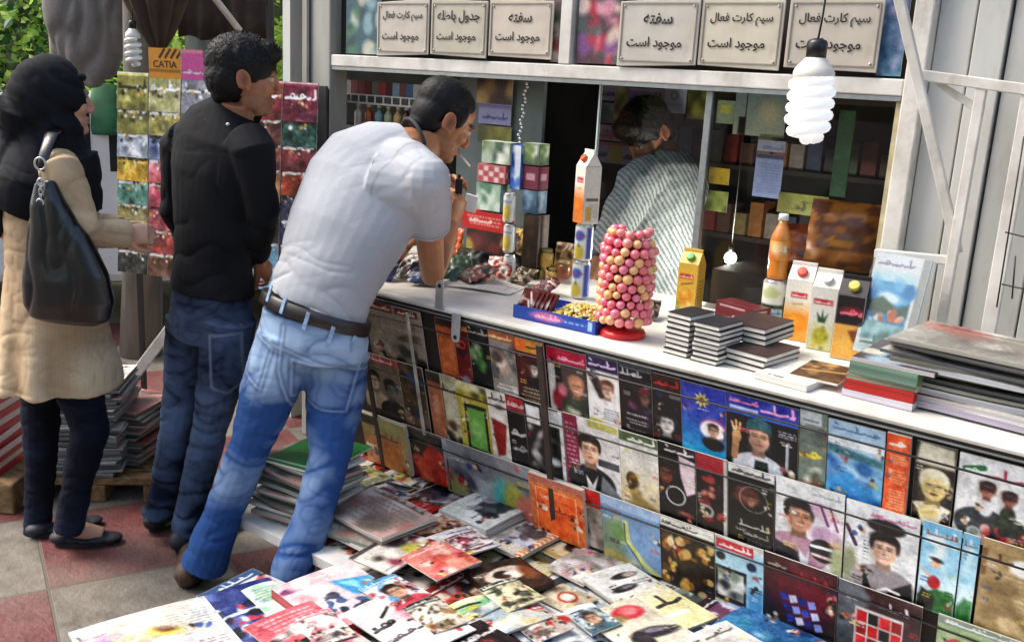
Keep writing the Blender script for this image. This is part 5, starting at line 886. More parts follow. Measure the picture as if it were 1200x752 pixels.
gable('black topped juice carton with orange front right of the pineapple one', ct(992, 418), U0, .076, .068, .228, BLKC, OLV, [('rect', 0, .0, 1, .46, '#1b1114'), ('rect', 0, .46, 1, 1, '#dba044'), ('ell', .55, .24, .36, .14, '#7a1a26', 0, 3), ('title', .2, .14, .9, .34, '#e06a7a', 4), ('ell', .45, .78, .4, .3, '#e3ac4a', 0, 4), ('poly', [(.5, .55), (.98, .5), (.95, .75), (.7, .7)], '#7a3a14', 2)], [('fill', '#241418'), ('rect', 0, .5, 1, 1, '#b57a34')], 9)
q = ct(868, 384); pack('biscuit_box', 'dark red box with white lettering behind the notebook stacks', 'box', q, unit(V(.97, -.25, 0)), .15, .07, .075, mat('dark red card', '#5c1216', .45, .15, 20), [('fill', '#5c1014'), ('rect', .1, .12, .75, .17, '#d9cfc9'), ('title', .3, .3, .7, .75, '#e3c9c4', 4), ('rect', .75, .35, 1, .95, '#8a1518')], seed=4)
# lollipop display
q = ct(729, 392); ls = thing('lollipop_stand', 'tall lollipop stand with a round red foot at the counter edge', 'stand', q)
b = MB(); b.lathe([(.066, 0), (.068, .006), (.062, .017), (.045, .022), (.02, .024)], q, 32); b.build('foot', RED, ls, smooth=True)
b = MB(); b.lathe([(.018, .024), (.02, .06), (.042, .075), (.048, .2), (.044, .255), (.03, .28), (.002, .29)], q, 20); b.build('core', mat('pink core', '#8a3a44', .7, .2, 30), ls, smooth=True)
CANDY = [('#d03a5c', 'rose pink'), ('#dc8a5a', 'peach orange'), ('#d98f6a', 'apricot'), ('#cf4a80', 'magenta pink'), ('#d97a72', 'salmon')]; pm = []
for k, (cc, nmn) in enumerate(CANDY):
    b = MB(); b.ball((0, 0, 0), .0138, 12, 8, 0); b.tube([(0, 0, -.013), (0, 0, -.05)], .0018, 5, 1)
    b.cc = (1, 1, 1)
    b.tube([(0, 0, -.013), (0, 0, -.021)], [.004, .0075], 7, 2)
    pm.append(b)
cand = [mat('candy '+n_, h_, .3, .3, 90, c2='#e6bd7a' if k in (1, 2) else '#e88a86', coat=.6) for k, (h_, n_) in enumerate(CANDY)]; STK = mat('lollipop stick', '#e3ddd2', .5, .05, 10)
proto = {}; nrow = 11
for r_ in range(nrow):
    z = .052 + .0243*r_; rr = .069 if r_ < 9 else .069-(r_-8)*.0085; nn = max(6, int(2*math.pi*rr/.0258))
    for j in range(nn):
        a = 2*math.pi*(j+.5*(r_ % 2))/nn; g = R.random(); k = R.choice([0, 0, 1, 2, 3, 4])
        if math.sin(a) > .55: continue
        pos = q+V(math.cos(a)*rr, math.sin(a)*rr, z+R.uniform(-.003, .003)); ax = unit(V(math.cos(a), math.sin(a), .25))
        lab = '%s lollipop stuck in the tall lollipop display' % CANDY[k][1]
        if k not in proto:
            o = link_mesh('lollipop', pm[k].v, pm[k].f, [cand[k], STK, cand[k]], None, True, pm[k].m, org=(0, 0, 0)); proto[k] = o
        else: o = proto[k].copy(); COL.objects.link(o)
        o.location = tuple(pos); o.rotation_euler = Vector(ax).to_track_quat('Z', 'Y').to_euler(); tag(o, lab, 'lollipop', '%s lollipops in the display' % CANDY[k][1]); o.scale = (R.uniform(.86, 1.12),)*3
for j in range(9):
    a = -math.pi*j/8-.1; o = proto[j % 2].copy(); COL.objects.link(o); o.location = tuple(q+V(math.cos(a)*.03, math.sin(a)*.03, .075)); o.rotation_euler = Vector((math.cos(a)*.5, math.sin(a)*.5, 1)).to_track_quat('Z', 'Y').to_euler()
    kk = j % 2; o['label'] = '%s lollipop stuck in the tall lollipop display' % CANDY[kk][1]; o['group'] = '%s lollipops in the display' % CANDY[kk][1]; o['category'] = 'lollipop'
# blue tray with bars and wrapped sweets
fa, fb = ct(601, 371), ct(690, 391); tu = unit(fb-fa); tv = V(-tu[1], tu[0], 0); TW, TD = np.linalg.norm(fb-fa)+.02, .14
tr_ = thing('sweets_tray', 'shallow blue cardboard tray of sweets at the counter edge', 'tray', fa+tu*TW/2+tv*TD/2)
BLU = mat('blue card', '#1d3f98', .45, .12, 25); b = MB(); t_ = .003
b.obox(fa, tu*TW, tv*TD, (0, 0, .004)); b.obox(fa+V(0, 0, .0045), tu*TW, tv*t_, (0, 0, .034)); b.obox(fa+tv*(TD-t_)+V(0, 0, .0045), tu*TW, tv*t_, (0, 0, .04))
for k in (0, .42*TW, TW-t_): b.obox(fa+tu*(k)+tv*(t_+.0005)+V(0, 0, .0045), tu*t_, tv*(TD-2*t_-.001), (0, 0, .032))
b.build('tray_body', BLU, tr_)
printed('tray_label', fa+tu*.002-tv*.0004+V(0, 0, .0375), tu, (0, 0, -1), TW-.004, .033, .0004, [('fill', '#2144a0'), ('ell', .42, .5, .2, .045, '#c9669a', 0, 2), ('title', .28, .2, .58, .75, '#e6c9dc', 5), ('para', .62, .4, .9, .7, '#a9c0e6', 1, 4), ('rect', .92, .1, .97, .9, '#9ac0e0')], parent=tr_)
for k in range(5):
    p_ = fa+tu*(.012+k*.016)+tv*.05+V(0, 0, .014+k*.0006)
    o = printed('chocolate_bar', p_+V(0, 0, .07)-tv*.0, unit(tu*.9-tv*.3), unit(V(0, 0, -1)+tu*(-.45)), .075, .085, .009, [('fill', '#5a1a18'), ('blobs', ['#7a2620', '#3a1210', '#d9cfc9'], 9, k, .06, .16), ('seg', [(.5, .1), (.8, .5)], .05, '#e0dad2'), ('seg', [(.55, .45), (.95, .95)], .05, '#e0dad2'), ('title', .1, .2, .8, .5, '#c9b5aa', k)], seed=k, edge='#4a1a16')
    tag(o, 'dark red wrapped bar leaning in the left half of the blue tray', 'chocolate bar', 'bars in the blue tray')
SW = [mat('wrapped sweet yellow', '#c9a93a', .4, .3, 150), mat('wrapped sweet cream', '#d9cf9a', .4, .3, 150)]; swp = []
for m_ in SW:
    b = MB(); b.ell((0, 0, 0), (.0085, 0, 0), (0, .0062, 0), (0, 0, .0052), 10, 6); b.prism([(-.0135, -.004), (-.008, -.001), (-.008, .001), (-.0135, .004)], (0, 0, 0), (1, 0, 0), (0, 1, 0), (0, 0, .001)); b.prism([(.0135, -.004), (.008, -.001), (.008, .001), (.0135, .004)], (0, 0, 0), (1, 0, 0), (0, 1, 0), (0, 0, .001))
    swp.append(b)
sp = {}
for k in range(190):
    a = R.uniform(.44, .97)*TW; c_ = R.uniform(.08, .92)*TD; hgt = .014+.046*max(0, 1-((a/TW-.7)/.30)**2)**.6*max(0, 1-((c_/TD-.55)/.55)**2)**.6*R.uniform(.8, 1); i = k % 2
    if i not in sp: o = link_mesh('wrapped_sweet', swp[i].v, swp[i].f, SW[i], None, True, org=(0, 0, 0)); sp[i] = o
    else: o = sp[i].copy(); COL.objects.link(o)
    o.location = tuple(fa+tu*a+tv*c_+V(0, 0, hgt)); o.rotation_euler = (R.uniform(-.6, .6), R.uniform(-.6, .6), R.uniform(0, 6.3))
    nm_ = ('yellow', 'cream')[i]; tag(o, 'small %s wrapped sweet heaped in the right half of the blue tray' % nm_, 'sweet', '%s sweets in the blue tray' % nm_)
# notebooks
def notebook(w, h, th, c): 
    b = MB(); b.box(-w/2, w/2, -h/2, h/2, 0, .0018, 0); b.box(-w/2+.002, w/2-.002, -h/2+.002, h/2-.002, .0019, th-.0019, 1); b.box(-w/2, w/2, -h/2, h/2, th-.0018, th, 0)
    return link_mesh('notebook', b.v, b.f, [c, WHITEP], None, False, b.m, org=(0, 0, 0))
NBK = mat('black notebook cover', '#1c1a20', .5, .2, 30); NBB = mat('brown notebook cover', '#33211f', .5, .2, 20)
def nstack(px, py, n, w, h, th, c, lab, grp, rz, jit=.003, odd=None):
    q = ct(px, py); first = notebook(w, h, th, c)
    d_ = V(math.cos(rz), math.sin(rz), 0)*w/2 + V(-math.sin(rz), math.cos(rz), 0)*h/2
    for i in range(n):
        o = first if i == 0 else first.copy()
        if i: COL.objects.link(o)
        g = random.Random(i+int(px)); o.location = (q[0]+d_[0]+g.uniform(-jit, jit), q[1]+d_[1]+g.uniform(-jit, jit), CZ+i*(th+.0006)); o.rotation_euler = (0, 0, rz+g.uniform(-.03, .03))
        tag(o, lab if i < n-1 else lab.replace('inside', 'on top of'), 'notebook', grp)
nstack(778, 412, 8, .075, .11, .0135, NBK, 'small black notebook inside the left one of three notebook stacks', 'notebooks in the left stack', -.12)
nstack(809, 421, 8, .08, .12, .0125, NBK, 'small black notebook inside the middle one of three notebook stacks', 'notebooks in the middle stack', -.08)
nstack(846, 425, 3, .125, .17, .0145, NBB, 'brown black notebook inside the broad right notebook stack, lower half', 'lower notebooks of the broad stack', -.12)
q_ = CZ; CZ = CZ+3*.0152
nstack(843, 413, 3, .128, .17, .0145, NBB, 'brown black notebook inside the broad right notebook stack, upper half', 'upper notebooks of the broad stack', -.05); CZ = q_
# pad with the brown picture magazine, books and newspapers on the right
na, nb = ct(884, 443), ct(935, 457); nu = unit(nb-na); nv = V(-nu[1], nu[0], 0)
printed('writing_pad', na+nv*.2+V(0, 0, 0), nu, -nv, .14, .2, .016, [('fill', '#d9d5cc'), ('para', .1, .1, .9, .6, '#b5b0a6', 6, 2), ('rect', .2, .9, .25, .94, '#141414'), ('rect', .3, .9, .5, .94, '#141414')], edge='#dad6cd')
wp = bpy.data.objects['writing_pad']; tag(wp, 'thick white writing pad with black marks under the brown picture magazine', 'pad')
tag(printed('magazine', na+nv*.21+nu*.045+V(0, 0, .0165), unit(nu+nv*.15), -unit(nv-nu*.15), .12, .17, .006, [('fill', '#4a2f1a'), ('blobs', ['#8a6234', '#2a190e', '#b58a4a', '#5f4020'], 22, 4, .06, .16, (0, 0, 1, 1), 3), ('seg', [(.1, .6), (.9, .4)], .06, '#a37a44')], seed=3), 'brown picture magazine lying on the white pad by the notebooks', 'magazine')
BKS = [(985, 462, .016, '#cfcac4', '#c9c3d0', 'white book at the bottom of the book pile next to the juice cartons', .165), (984, 452, .026, '#b3261f', '#b3261f', 'thick red spined book in the pile next to the juice cartons', .16), (985, 441, .014, '#a9a58c', '#a9a58c', 'beige book in the pile next to the juice cartons', .162), (986, 432, .030, '#5f7f5a', '#6d8a78', 'book with a green and blue picture spine near the top of the pile', .158), (990, 419, .01, '#3a3436', '#c9c3c4', 'black covered book on top of the pile next to the juice cartons', .19)]
z = CZ
for i, (px, py, th, c1, e1, lab, ww) in enumerate(BKS):
    q = ct(986, 462); u = unit(V(.93, -.02+.03*(i % 3), 0)); v = V(-u[1], u[0], 0)
    o = printed('book', q+v*.22+V(i*.003, 0, z-CZ), u, -v, ww, .22, th, [('fill', c1), ('blobs', [c1, '#8fa6b5', '#c9c4b0'], 8, i, .1, .2), ('title', .2, .1, .8, .2, '#e0dad0', i)], edge=e1, spine=c1, seed=i); tag(o, lab, 'book', 'books in the pile by the cartons'); z += th+.0006
cl = MB(); q = ct(1049, 470); cl.box(q[0]-.02, q[0]+.012, q[1]-.004, q[1]+.03, CZ, CZ+.014); cl.box(q[0]-.015, q[0]+.018, q[1]-.002, q[1]+.028, CZ+.0145, CZ+.032); cl.tube([(q[0], q[1], CZ+.033), (q[0]+.012, q[1]-.004, CZ+.05), (q[0]-.01, q[1]+.004, CZ+.052)], .004, 6)
tag(cl.build('bulldog_clip', BLACKP, bevel=.002), 'black clip lying between the book pile and the newspapers', 'clip')
NC = [('#c9c4c8', '#b9b0c0'), ('#b5b2ac', '#c6c2c0'), ('#d0cfd0', '#c9c9cc'), ('#7a766c', '#8f8b80'), ('#5f6264', '#6a6d70'), ('#8b877b', '#9a968a'), ('#a9adb0', '#b5b9bc'), ('#6a665c', '#78746a'), ('#55575a', '#606266'), ('#87847a', '#949186'), ('#6f7072', '#7d7e80'), ('#8d897f', '#9a978c')]
z = CZ
for i, (c1, e1) in enumerate(NC):
    g = random.Random(i+31); q = ct(1068, 480); th = .014 if i < 3 else .008
    o = paper('newspaper', .36 if i < 5 else .38, .27, th, 60+i, c1, e1, (q[0]+.165+g.uniform(-.02, .02)+(.0 if i < 5 else -.045), q[1]+.155+g.uniform(-.015, .03), z), -.03+g.uniform(-.09, .09), 'folded grey newspaper in the pile at the right end of the counter' if i < len(NC)-1 else 'topmost folded newspaper of the pile at the right end of the counter', 'newspapers piled at the right end', bend=.004); z += th+.0035
# framed picture leaning on the post
q0, q1 = ct(1003, 402, CZ), None
pa = on_y(1030, 294, 2.66); pb = on_y(1106, 306, 2.62); pc_ = on_y(1003, 408, 2.50)
eu = unit(V(1, -.06, 0)); ev = unit(V(-.05, -.30, -1)); ev = unit(ev-eu*(ev@eu))
fr_ = thing('framed_picture', 'white bordered landscape picture in clear plastic leaning above the newspapers', 'picture', pa+ev*.27)
printed('picture_board', pa-V(0, 0, .004), eu, ev, .145, .27, .008, [('fill', '#d5d7d6'), ('rect', .86, 0, 1, 1, '#9c9a93'), ('title', .08, .03, .72, .13, '#8a7f94', 4), ('rect', .04, .17, .84, .27, '#bcd3d8'), ('rect', .06, .27, .80, .80, '#3f86bd'), ('blobs', ['#5a9cc9', '#79b3d6', '#2f74ad'], 10, 3, .06, .16, (.1, .28, .76, .45)), ('ell', .42, .43, .2, .1, '#cfe0e4', 10, 4), ('poly', [(.06, .48), (.3, .42), (.6, .52), (.8, .46), (.8, .6), (.06, .58)], '#4d5a44', 3), ('blobs', ['#c2643a', '#d9906a', '#e6e3dc', '#a34a2c'], 16, 6, .03, .08, (.08, .55, .78, .66), 2), ('rect', .06, .68, .80, .86, '#8fb6bf'), ('title', .1, .80, .7, .93, '#5a6a66', 6), ('blobs', ['#6f8a86', '#a9c4c4', '#4a5f5c'], 14, 8, .04, .1, (.06, .7, .8, .95))], parent=fr_, edge='#b5b3ac', res=.0026)
pg = bpy.data.materials.new('clear plastic sleeve'); pg.use_nodes = True; t = pg.node_tree; t.nodes.clear(); om = t.nodes.new('ShaderNodeOutputMaterial'); tr = t.nodes.new('ShaderNodeBsdfTransparent'); gs = t.nodes.new('ShaderNodeBsdfGlossy'); gs.inputs[1].default_value = .12; ms = t.nodes.new('ShaderNodeMixShader'); ms.inputs[0].default_value = .07
tr.inputs[0].default_value = (.95, .96, .96, 1); t.links.new(tr.outputs[0], ms.inputs[1]); t.links.new(gs.outputs[0], ms.inputs[2]); t.links.new(ms.outputs[0], om.inputs[0])
nrm = np.cross(ev, eu); b = MB(); b.obox(pa-eu*.006-ev*.01+nrm*.0095, eu*.165, ev*.285, nrm*.001); b.build('plastic_sleeve', pg, fr_)
# open newspaper, snack bags, boxes in the window opening
tag(printed('newspaper', ct(548, 326)+V(0, 0, 0), unit(V(.9, .25, 0)), unit(V(.25, -.9, 0)), .23, .17, .004, [('fill', '#cdc9c3'), ('seg', [(.0, .3), (1, .5)], .012, '#4a4643'), ('rect', .05, .1, .5, .3, '#c98a84'), ('para', .1, .5, .9, .9, '#8f8b86', 6, 3)], bend=lambda u, v: .006*np.sin(3*u)), 'spread open newspaper on the counter left of the blue tray', 'newspaper')
def pouch(px, py, w, h, cols, lab, tilt=.6, rz=0., z=CZ, sd=0, yy=None):
    q = ct(px, py) if yy is None else on_y(px, py, yy); g = random.Random(sd); N, Mh = 16, 20; vs = []; cs = []
    for side in (1, -1):
        for i in range(Mh+1):
            for j in range(N+1):
                u_, v_ = j/N*2-1, i/Mh*2-1; bulge = .32*w*max(0, 1-abs(u_)**3)*max(0, 1-abs(v_)**4)
                n_ = mnoise.noise(Vector((u_*3+sd, v_*3, side*2.)))*.012+mnoise.noise(Vector((u_*9+sd, v_*9, side)))*.004
                vs.append((u_*w/2, side*(bulge*.5+n_*(1-abs(v_)**6)), v_*h/2)); cs.append(lin(cols[int((mnoise.noise(Vector((u_*1.7+sd*3.1, v_*2.2, side)))*.5+.5)*len(cols)*.999) % len(cols)]))
    fs = []; K_ = (N+1)*(Mh+1)
    for s_ in (0, 1):
        for i in range(Mh):
            for j in range(N): a = s_*K_+i*(N+1)+j; f = [a, a+1, a+N+2, a+N+1]; fs.append(f if s_ == 1 else f[::-1])
    vs = np.array(vs); ca, sa = math.cos(-tilt), math.sin(-tilt); vs = np.stack([vs[:, 0], vs[:, 1]*ca-vs[:, 2]*sa, vs[:, 1]*sa+vs[:, 2]*ca], 1); ca, sa = math.cos(rz), math.sin(rz); vs = np.stack([vs[:, 0]*ca-vs[:, 1]*sa, vs[:, 0]*sa+vs[:, 1]*ca, vs[:, 2]], 1)
    vs[:, 2] -= vs[:, 2].min(); vs += V(q[0], q[1], z if yy is None else q[2])
    return tag(link_mesh('snack_bag', vs, fs, attr_mat('foil pouch', .42, .5, .15), None, True, cols=np.array(cs)), lab, 'snack bag', 'snack bags on the counter')
pouch(452, 326, .11, .15, ['#15183a', '#2a2f6a', '#0d0d14', '#b5b8c9'], 'dark blue snack bag beside the bent man\'s elbow', .7, .2, sd=1)
pouch(474, 322, .09, .12, ['#15161c', '#3a2a24', '#c9c4bc', '#0c0c10'], 'black snack bag with white marks touching the elbow', 1.0, -.2, sd=2)
pouch(468, 296, .09, .12, ['#4a6a2a', '#7a8f3a', '#2a3a1c', '#a9b56a'], 'green snack bag standing behind the elbow', .25, .1, sd=3)
pouch(548, 318, .11, .14, ['#141a16', '#1f3a2a', '#0c0f0e', '#3a4a44'], 'black green snack bag lying right of the elbow', 1.1, .3, sd=4)
pouch(573, 313, .10, .13, ['#8a2a20', '#b5503a', '#2a1512', '#d9b5a0', '#5a1a16'], 'red brown snack bag with pale spots near the counter opening', .5, -.2, sd=5)
pouch(598, 322, .10, .11, ['#141414', '#2f2a2a', '#4a4540'], 'small black snack bag by the open newspaper', 1.0, .5, sd=6)
pouch(549, 292, .08, .11, ['#b59a2f', '#d0bb5a', '#7a6420'], 'mustard yellow snack bag behind the bent man\'s forearm', .2, .2, sd=7)
pouch(520, 322, .08, .10, ['#2a3a1c', '#5a6a2a', '#14180f', '#8f9a5a'], 'small dark green snack bag in front of the box tower', .9, -.4, sd=8)
pouch(585, 326, .09, .10, ['#7a1f1a', '#a8402c', '#d9c2b0', '#3a1210'], 'red snack bag with white flecks left of the open newspaper', .8, .5, sd=9)
pouch(532, 302, .08, .12, ['#b5361f', '#d9682c', '#7a1f14', '#e6c27a'], 'upright orange red snack bag behind the forearm', .2, -.1, sd=12)
pouch(612, 334, .08, .09, ['#4a3a24', '#7a5f34', '#241a10', '#b59a5a'], 'brown gold snack bag next to the tan jar', 1.0, .1, sd=13)
pouch(640, 345, .08, .09, ['#5a1f24', '#8a3a3a', '#2a1012', '#c9a08a'], 'dull red snack bag behind the blue tray', 1.0, -.3, sd=14)
pouch(755, 372, .09, .09, ['#3a2a24', '#7a6a5a', '#1a1412', '#a9988a'], 'grey brown snack bag beside the foot of the lollipop stand', 1.1, .4, sd=15)
pouch(500, 332, .12, .13, ['#1c2a4a', '#3a4f86', '#0f1424', '#c9c2b0'], 'navy blue snack bag lying at the counter edge beside the elbow', 1.2, .6, sd=31)
pouch(560, 332, .12, .12, ['#2a1512', '#6a2a1f', '#120a0a', '#c9a27a'], 'chocolate brown snack bag at the near side of the bag heap', 1.2, -.5, sd=32)
pouch(535, 326, .11, .12, ['#0f1512', '#2a4a34', '#7a8a6a'], 'dark bottle green snack bag at the middle of the bag heap', 1.0, .9, sd=33)
pouch(606, 306, .10, .13, ['#8a6a24', '#c9a03a', '#4a3814', '#e0cf90'], 'upright golden snack bag behind the bag heap', .2, .1, sd=34)
pouch(572, 298, .10, .13, ['#6a1a20', '#a3303a', '#3a0f14', '#e0c0b0'], 'upright wine red snack bag behind the bag heap', .2, -.2, sd=35)
pouch(662, 322, .09, .12, ['#6a4a2a', '#a37a3f', '#3a2814'], 'caramel coloured snack bag in the dark opening beside the cans', .2, .2, sd=36)
b = MB(); p0, p1 = on_y(617, 98, 2.9), on_y(603, 205, 2.86)
for i in range(26): b.ball(p0*(1-i/25)+p1*(i/25)+V(.006*math.sin(i*1.7), 0, 0), .0055, 8, 5)
tag(b.build('bead_chain', STEEL, smooth=True), 'chain of small grey beads hanging in front of the inner grey door', 'chain')
def wbox(xa, xb, ya, yb, y, ops, lab, m='#8f8f88', d=.06, cat='box', name='packet_box', seed=0, side=None):
    a, b_ = on_y(xa, yb, y), on_y(xb, yb, y); zt = on_y((xa+xb)/2, ya, y)[2]; zb = (a[2]+b_[2])/2
    return pack(name, lab, cat, ((a[0]+b_[0])/2, y+d/2, zb), (1, 0, 0), b_[0]-a[0], d, zt-zb, mat('card '+m, m, .6, .1, 20), ops, side, 'boxes stacked behind the counter opening', seed)
YB = 2.74
wbox(556, 594, 296, 332, YB, [('fill', '#1b1a1e'), ('blobs', ['#3a2a28', '#6a4a3a'], 6, 3, .1, .2)], 'black box at the foot of the box tower behind the opening', '#1b1a1e', seed=1)
wbox(546, 594, 271, 295, YB, [('fill', '#4a1d1a'), ('blobs', ['#6a2a22', '#2a1210', '#b5a03a'], 8, 3, .1, .2)], 'maroon box in the box tower behind the opening', '#4a1d1a', seed=2)
wbox(540, 592, 248, 270, YB, [('fill', '#b5201f'), ('para', .1, .2, .9, .8, '#e39a8f', 3, 3), ('title', .2, .2, .7, .7, '#e8c9c0', 3)], 'bright red box with pale lettering in the box tower', '#b5201f', seed=3)
wbox(557, 586, 215, 247, YB, [('fill', '#7fa08a'), ('rect', .05, .05, .95, .95, '#9ab5a0'), ('ell', .5, .45, .3, .3, '#c9d9c9', 0, 5), ('blobs', ['#4a7a5a', '#d0dccf'], 8, 4, .08, .2)], 'pale green box under the pink checked one in the tower', '#7fa08a', seed=4)
wbox(559, 592, 193, 214, YB, [('fill', '#b56a6a')] + [('rect', .05+.19*i, .1+.3*j, .19+.19*i, .36+.3*j, '#d9c0bc' if (i+j) % 2 else '#a34a50') for i in range(5) for j in range(3)], 'pink and white checked box in the box tower', '#b56a6a', seed=5)
wbox(564, 597, 166, 192, YB, [('fill', '#a9b5a0'), ('blobs', ['#dfe3d6', '#5f7a4a', '#88997a', '#2f4a3a'], 14, 5, .08, .2)], 'white and green box on top of the box tower', '#a9b5a0', seed=6)
wbox(597, 609, 170, 222, YB+.01, [('fill', '#1f4a9a'), ('rect', .4, 0, 1, 1, '#c9d6e0'), ('blobs', ['#e3e8ec', '#2f5fb5'], 7, 4, .2, .4)], 'tall blue and white carton right of the box tower', '#1f4a9a', seed=7)
wbox(612, 631, 168, 193, YB+.02, [('fill', '#8a9a84'), ('rect', .1, .1, .9, .9, '#c9d3bf'), ('blobs', ['#5f7a3a', '#3a4a34'], 5, 4, .2, .3)], 'small box with a green photo, topmost of the narrow pile', '#8a9a84', seed=8)
wbox(612, 630, 195, 222, YB+.02, [('fill', '#6a2a3a'), ('rect', .2, .3, .8, .6, '#b58a98')], 'plum coloured box in the narrow pile by the dark opening', '#6a2a3a', seed=9)
wbox(611, 628, 223, 250, YB+.02, [('fill', '#4a6a80'), ('blobs', ['#8fa6b5', '#2f4a5f'], 6, 4, .2, .3)], 'grey blue box in the narrow pile by the dark opening', '#4a6a80', seed=10)
wbox(610, 628, 251, 325, YB+.02, [('fill', '#3a2c22'), ('blobs', ['#5a4432', '#241a14'], 8, 4, .2, .3)], 'dark brown box under the narrow pile by the opening', '#3a2c22', seed=11)
for (py0, py1, lab) in ((297, 332, 'lowest pineapple can of the column beside the box tower'), (262, 296, 'middle pineapple can of the column beside the box tower'), (226, 261, 'top pineapple can of the column beside the box tower')):
    a, t_ = on_y(596, py1, YB-.03), on_y(596, py0, YB-.03); can(a, .022, t_[2]-a[2], [('fill', '#d9dbd6'), ('rect', 0, 0, .38, 1, '#1f3f9a'), ('title', .42, .12, .64, .3, '#6a8ab5', 3), ('ell', .53, .68, .1, .2, '#c9a92f', 0, 3), ('ell', .53, .6, .05, .08, '#e0cf6a', 0, 3)], lab, 'pineapple cans in the column')
JARS = [(632, 330, '#a3843f', 'amber'), (648, 334, '#c9a24a', 'honey yellow'), (660, 326, '#7a3f24', 'brown'), (640, 312, '#b5903f', 'mustard'), (618, 338, '#8a6a3a', 'tan')]
for px, py, cc, nm_ in JARS:
    q = on_y(px, py, 2.80); r = thing('snack_jar', '%s snack jar in the dark opening behind the counter' % nm_, 'jar', q, 'snack jars'); b = MB(); b.lathe([(.02, 0), (.024, .004), (.024, .045), (.018, .052)], q, 16); b.build('jar_body', mat('jar '+nm_, cc, .3, .2, 30), r, smooth=True); b = MB(); b.lathe([(.02, .0525), (.02, .062), (.017, .064)], q, 16); b.build('jar_lid', mat('jar lid', '#8a7a4a', .4, .1, 20), r, smooth=True)

# ---- inside the kiosk
CIG = ['#c9ccd0', '#8fb5cf', '#3f86b5', '#d5d8da', '#7a2a3a', '#b53a44', '#cfd6dc', '#2f5f9a', '#5a1a24', '#dcdedf']
xs = [on_y(p_, 100, 3.01)[0] for p_ in range(404, 524, 8)]
for i, x in enumerate(xs[:-1]):
    cc = CIG[(i*3) % len(CIG)] if i > 4 else ('#5a1f26' if 1 <= i <= 3 else '#77716c')
    nm_ = hue(cc); o = MB(); o.box(x+.001, x+(xs[1]-xs[0])-.002, 3.01, 3.035, zs1+.0005, zs1+.072); q = o.build('cigarette_packet', mat('packet '+cc, cc, .4, .2, 60)); tag(q, '%s cigarette packet, number %d from the left on the upper shelf' % (nm_, i+1), 'cigarettes', 'packets on the upper shelf')
b = MB(); b.box(-3.5, -2.722, 2.978, 2.989, zs1-.022, zs1+.018); rail = tag(b.build('price_rail', WHITE), 'white price rail with dark tickets along the upper cigarette shelf', 'rail')
b = MB()
for i in range(15): b.box(-3.48+i*.05, -3.48+i*.05+.036, 2.974, 2.9775, zs1-.014, zs1+.012)
b.build('tickets', mat('dark ticket', '#3a3a3c', .6, .5, 80), rail)['kind'] = 'stuff'
BT = [(420, '#cfc6bd', 'white'), (432, '#b5562c', 'orange'), (444, '#7fa0a6', 'pale blue'), (455, '#a9b58a', 'pale green'), (466, '#c9a65a', 'golden'), (476, '#4a2a1c', 'dark brown'), (486, '#b5703a', 'copper')]
for px, cc, nm_ in BT:
    q = on_y(px, 152, 3.03); q = V(q[0], 3.03, zs2+.0005); r = thing('small_bottle', '%s small bottle on the lower grey shelf behind the bent man' % nm_, 'bottle', q, 'bottles on the lower shelf'); b = MB(); b.lathe([(.017, 0), (.019, .003), (.019, .06), (.008, .075), (.008, .085)], q, 14); b.build('bottle_body', mat('bottle '+nm_, cc, .25, .2, 40), r, smooth=True); b = MB(); b.lathe([(.0095, .0855), (.0095, .1)], q, 12); b.build('bottle_cap', WCAP, r, smooth=True)
def board(xa, xb, ya, yb, y, ops, lab, cat='poster', name='hung_poster', seed=0):
    a, b_, z0, z1 = on_y(xa, ya, y), on_y(xb, ya, y), on_y((xa+xb)/2, yb, y)[2], on_y((xa+xb)/2, ya, y)[2]
    return tag(printed(name, (a[0], y, z1), (1, 0, 0), (0, 0, -1), b_[0]-a[0], z1-z0, .004, ops, seed=seed+int(xa), res=.005), lab, cat, 'papers hung inside the kiosk')
Y1 = 3.0
b = MB(); a = on_y(540, 95, Y1+.02); c_ = on_y(640, 95, Y1+.02); b.box(a[0], c_[0], Y1+.012, Y1+.03, .97, 1.66); tag(b.build('inner_door', mat('inner grey door', '#56615f', .5, .15, 10)), 'grey door panel standing open inside the kiosk behind the boxes', 'door')
board(560, 602, 92, 122, Y1, [('fill', '#4a3626'), ('blobs', ['#8a6a3a', '#2a1c14', '#b5945a'], 12, 3, .08, .2)], 'brown picture at the top of the grey inner door')
board(562, 600, 122, 146, Y1, [('fill', '#8f90b5'), ('rect', 0, 0, 1, .2, '#6a6390'), ('title', .15, .4, .9, .8, '#2a2a6a', 4)], 'lilac notice with dark blue writing on the inner door')
board(561, 600, 148, 168, Y1, [('fill', '#6d6a2a'), ('blobs', ['#8f8a3a', '#4a4a24'], 6, 3, .1, .2)], 'olive sheet under the lilac notice on the inner door')
Y2 = 3.62
board(706, 722, 100, 118, Y2, [('fill', '#9a8fb0'), ('title', .1, .2, .9, .8, '#332a5a', 3)], 'pale lilac paper at the upper left inside the pane')
board(722, 738, 100, 148, Y2, [('fill', '#8f8a4a'), ('blobs', ['#c9c07a', '#2a2a1c', '#5a4a2a'], 12, 4, .1, .2)], 'olive patterned paper hung behind the left pane')
board(738, 779, 104, 124, Y2, [('fill', '#7f6fa0'), ('title', .05, .2, .95, .8, '#2a1f4a', 5), ('rect', 0, 0, 1, .15, '#b59ab5')], 'purple banner with dark lettering behind the left pane')
board(780, 806, 104, 133, Y2-.01, [('fill', '#b5bcd6'), ('ring', .45, .3, .14, .03, '#6a75a8'), ('rect', .2, .62, .8, .68, '#8f97c0')], 'pale blue paper with a round mark near the seller\'s head')
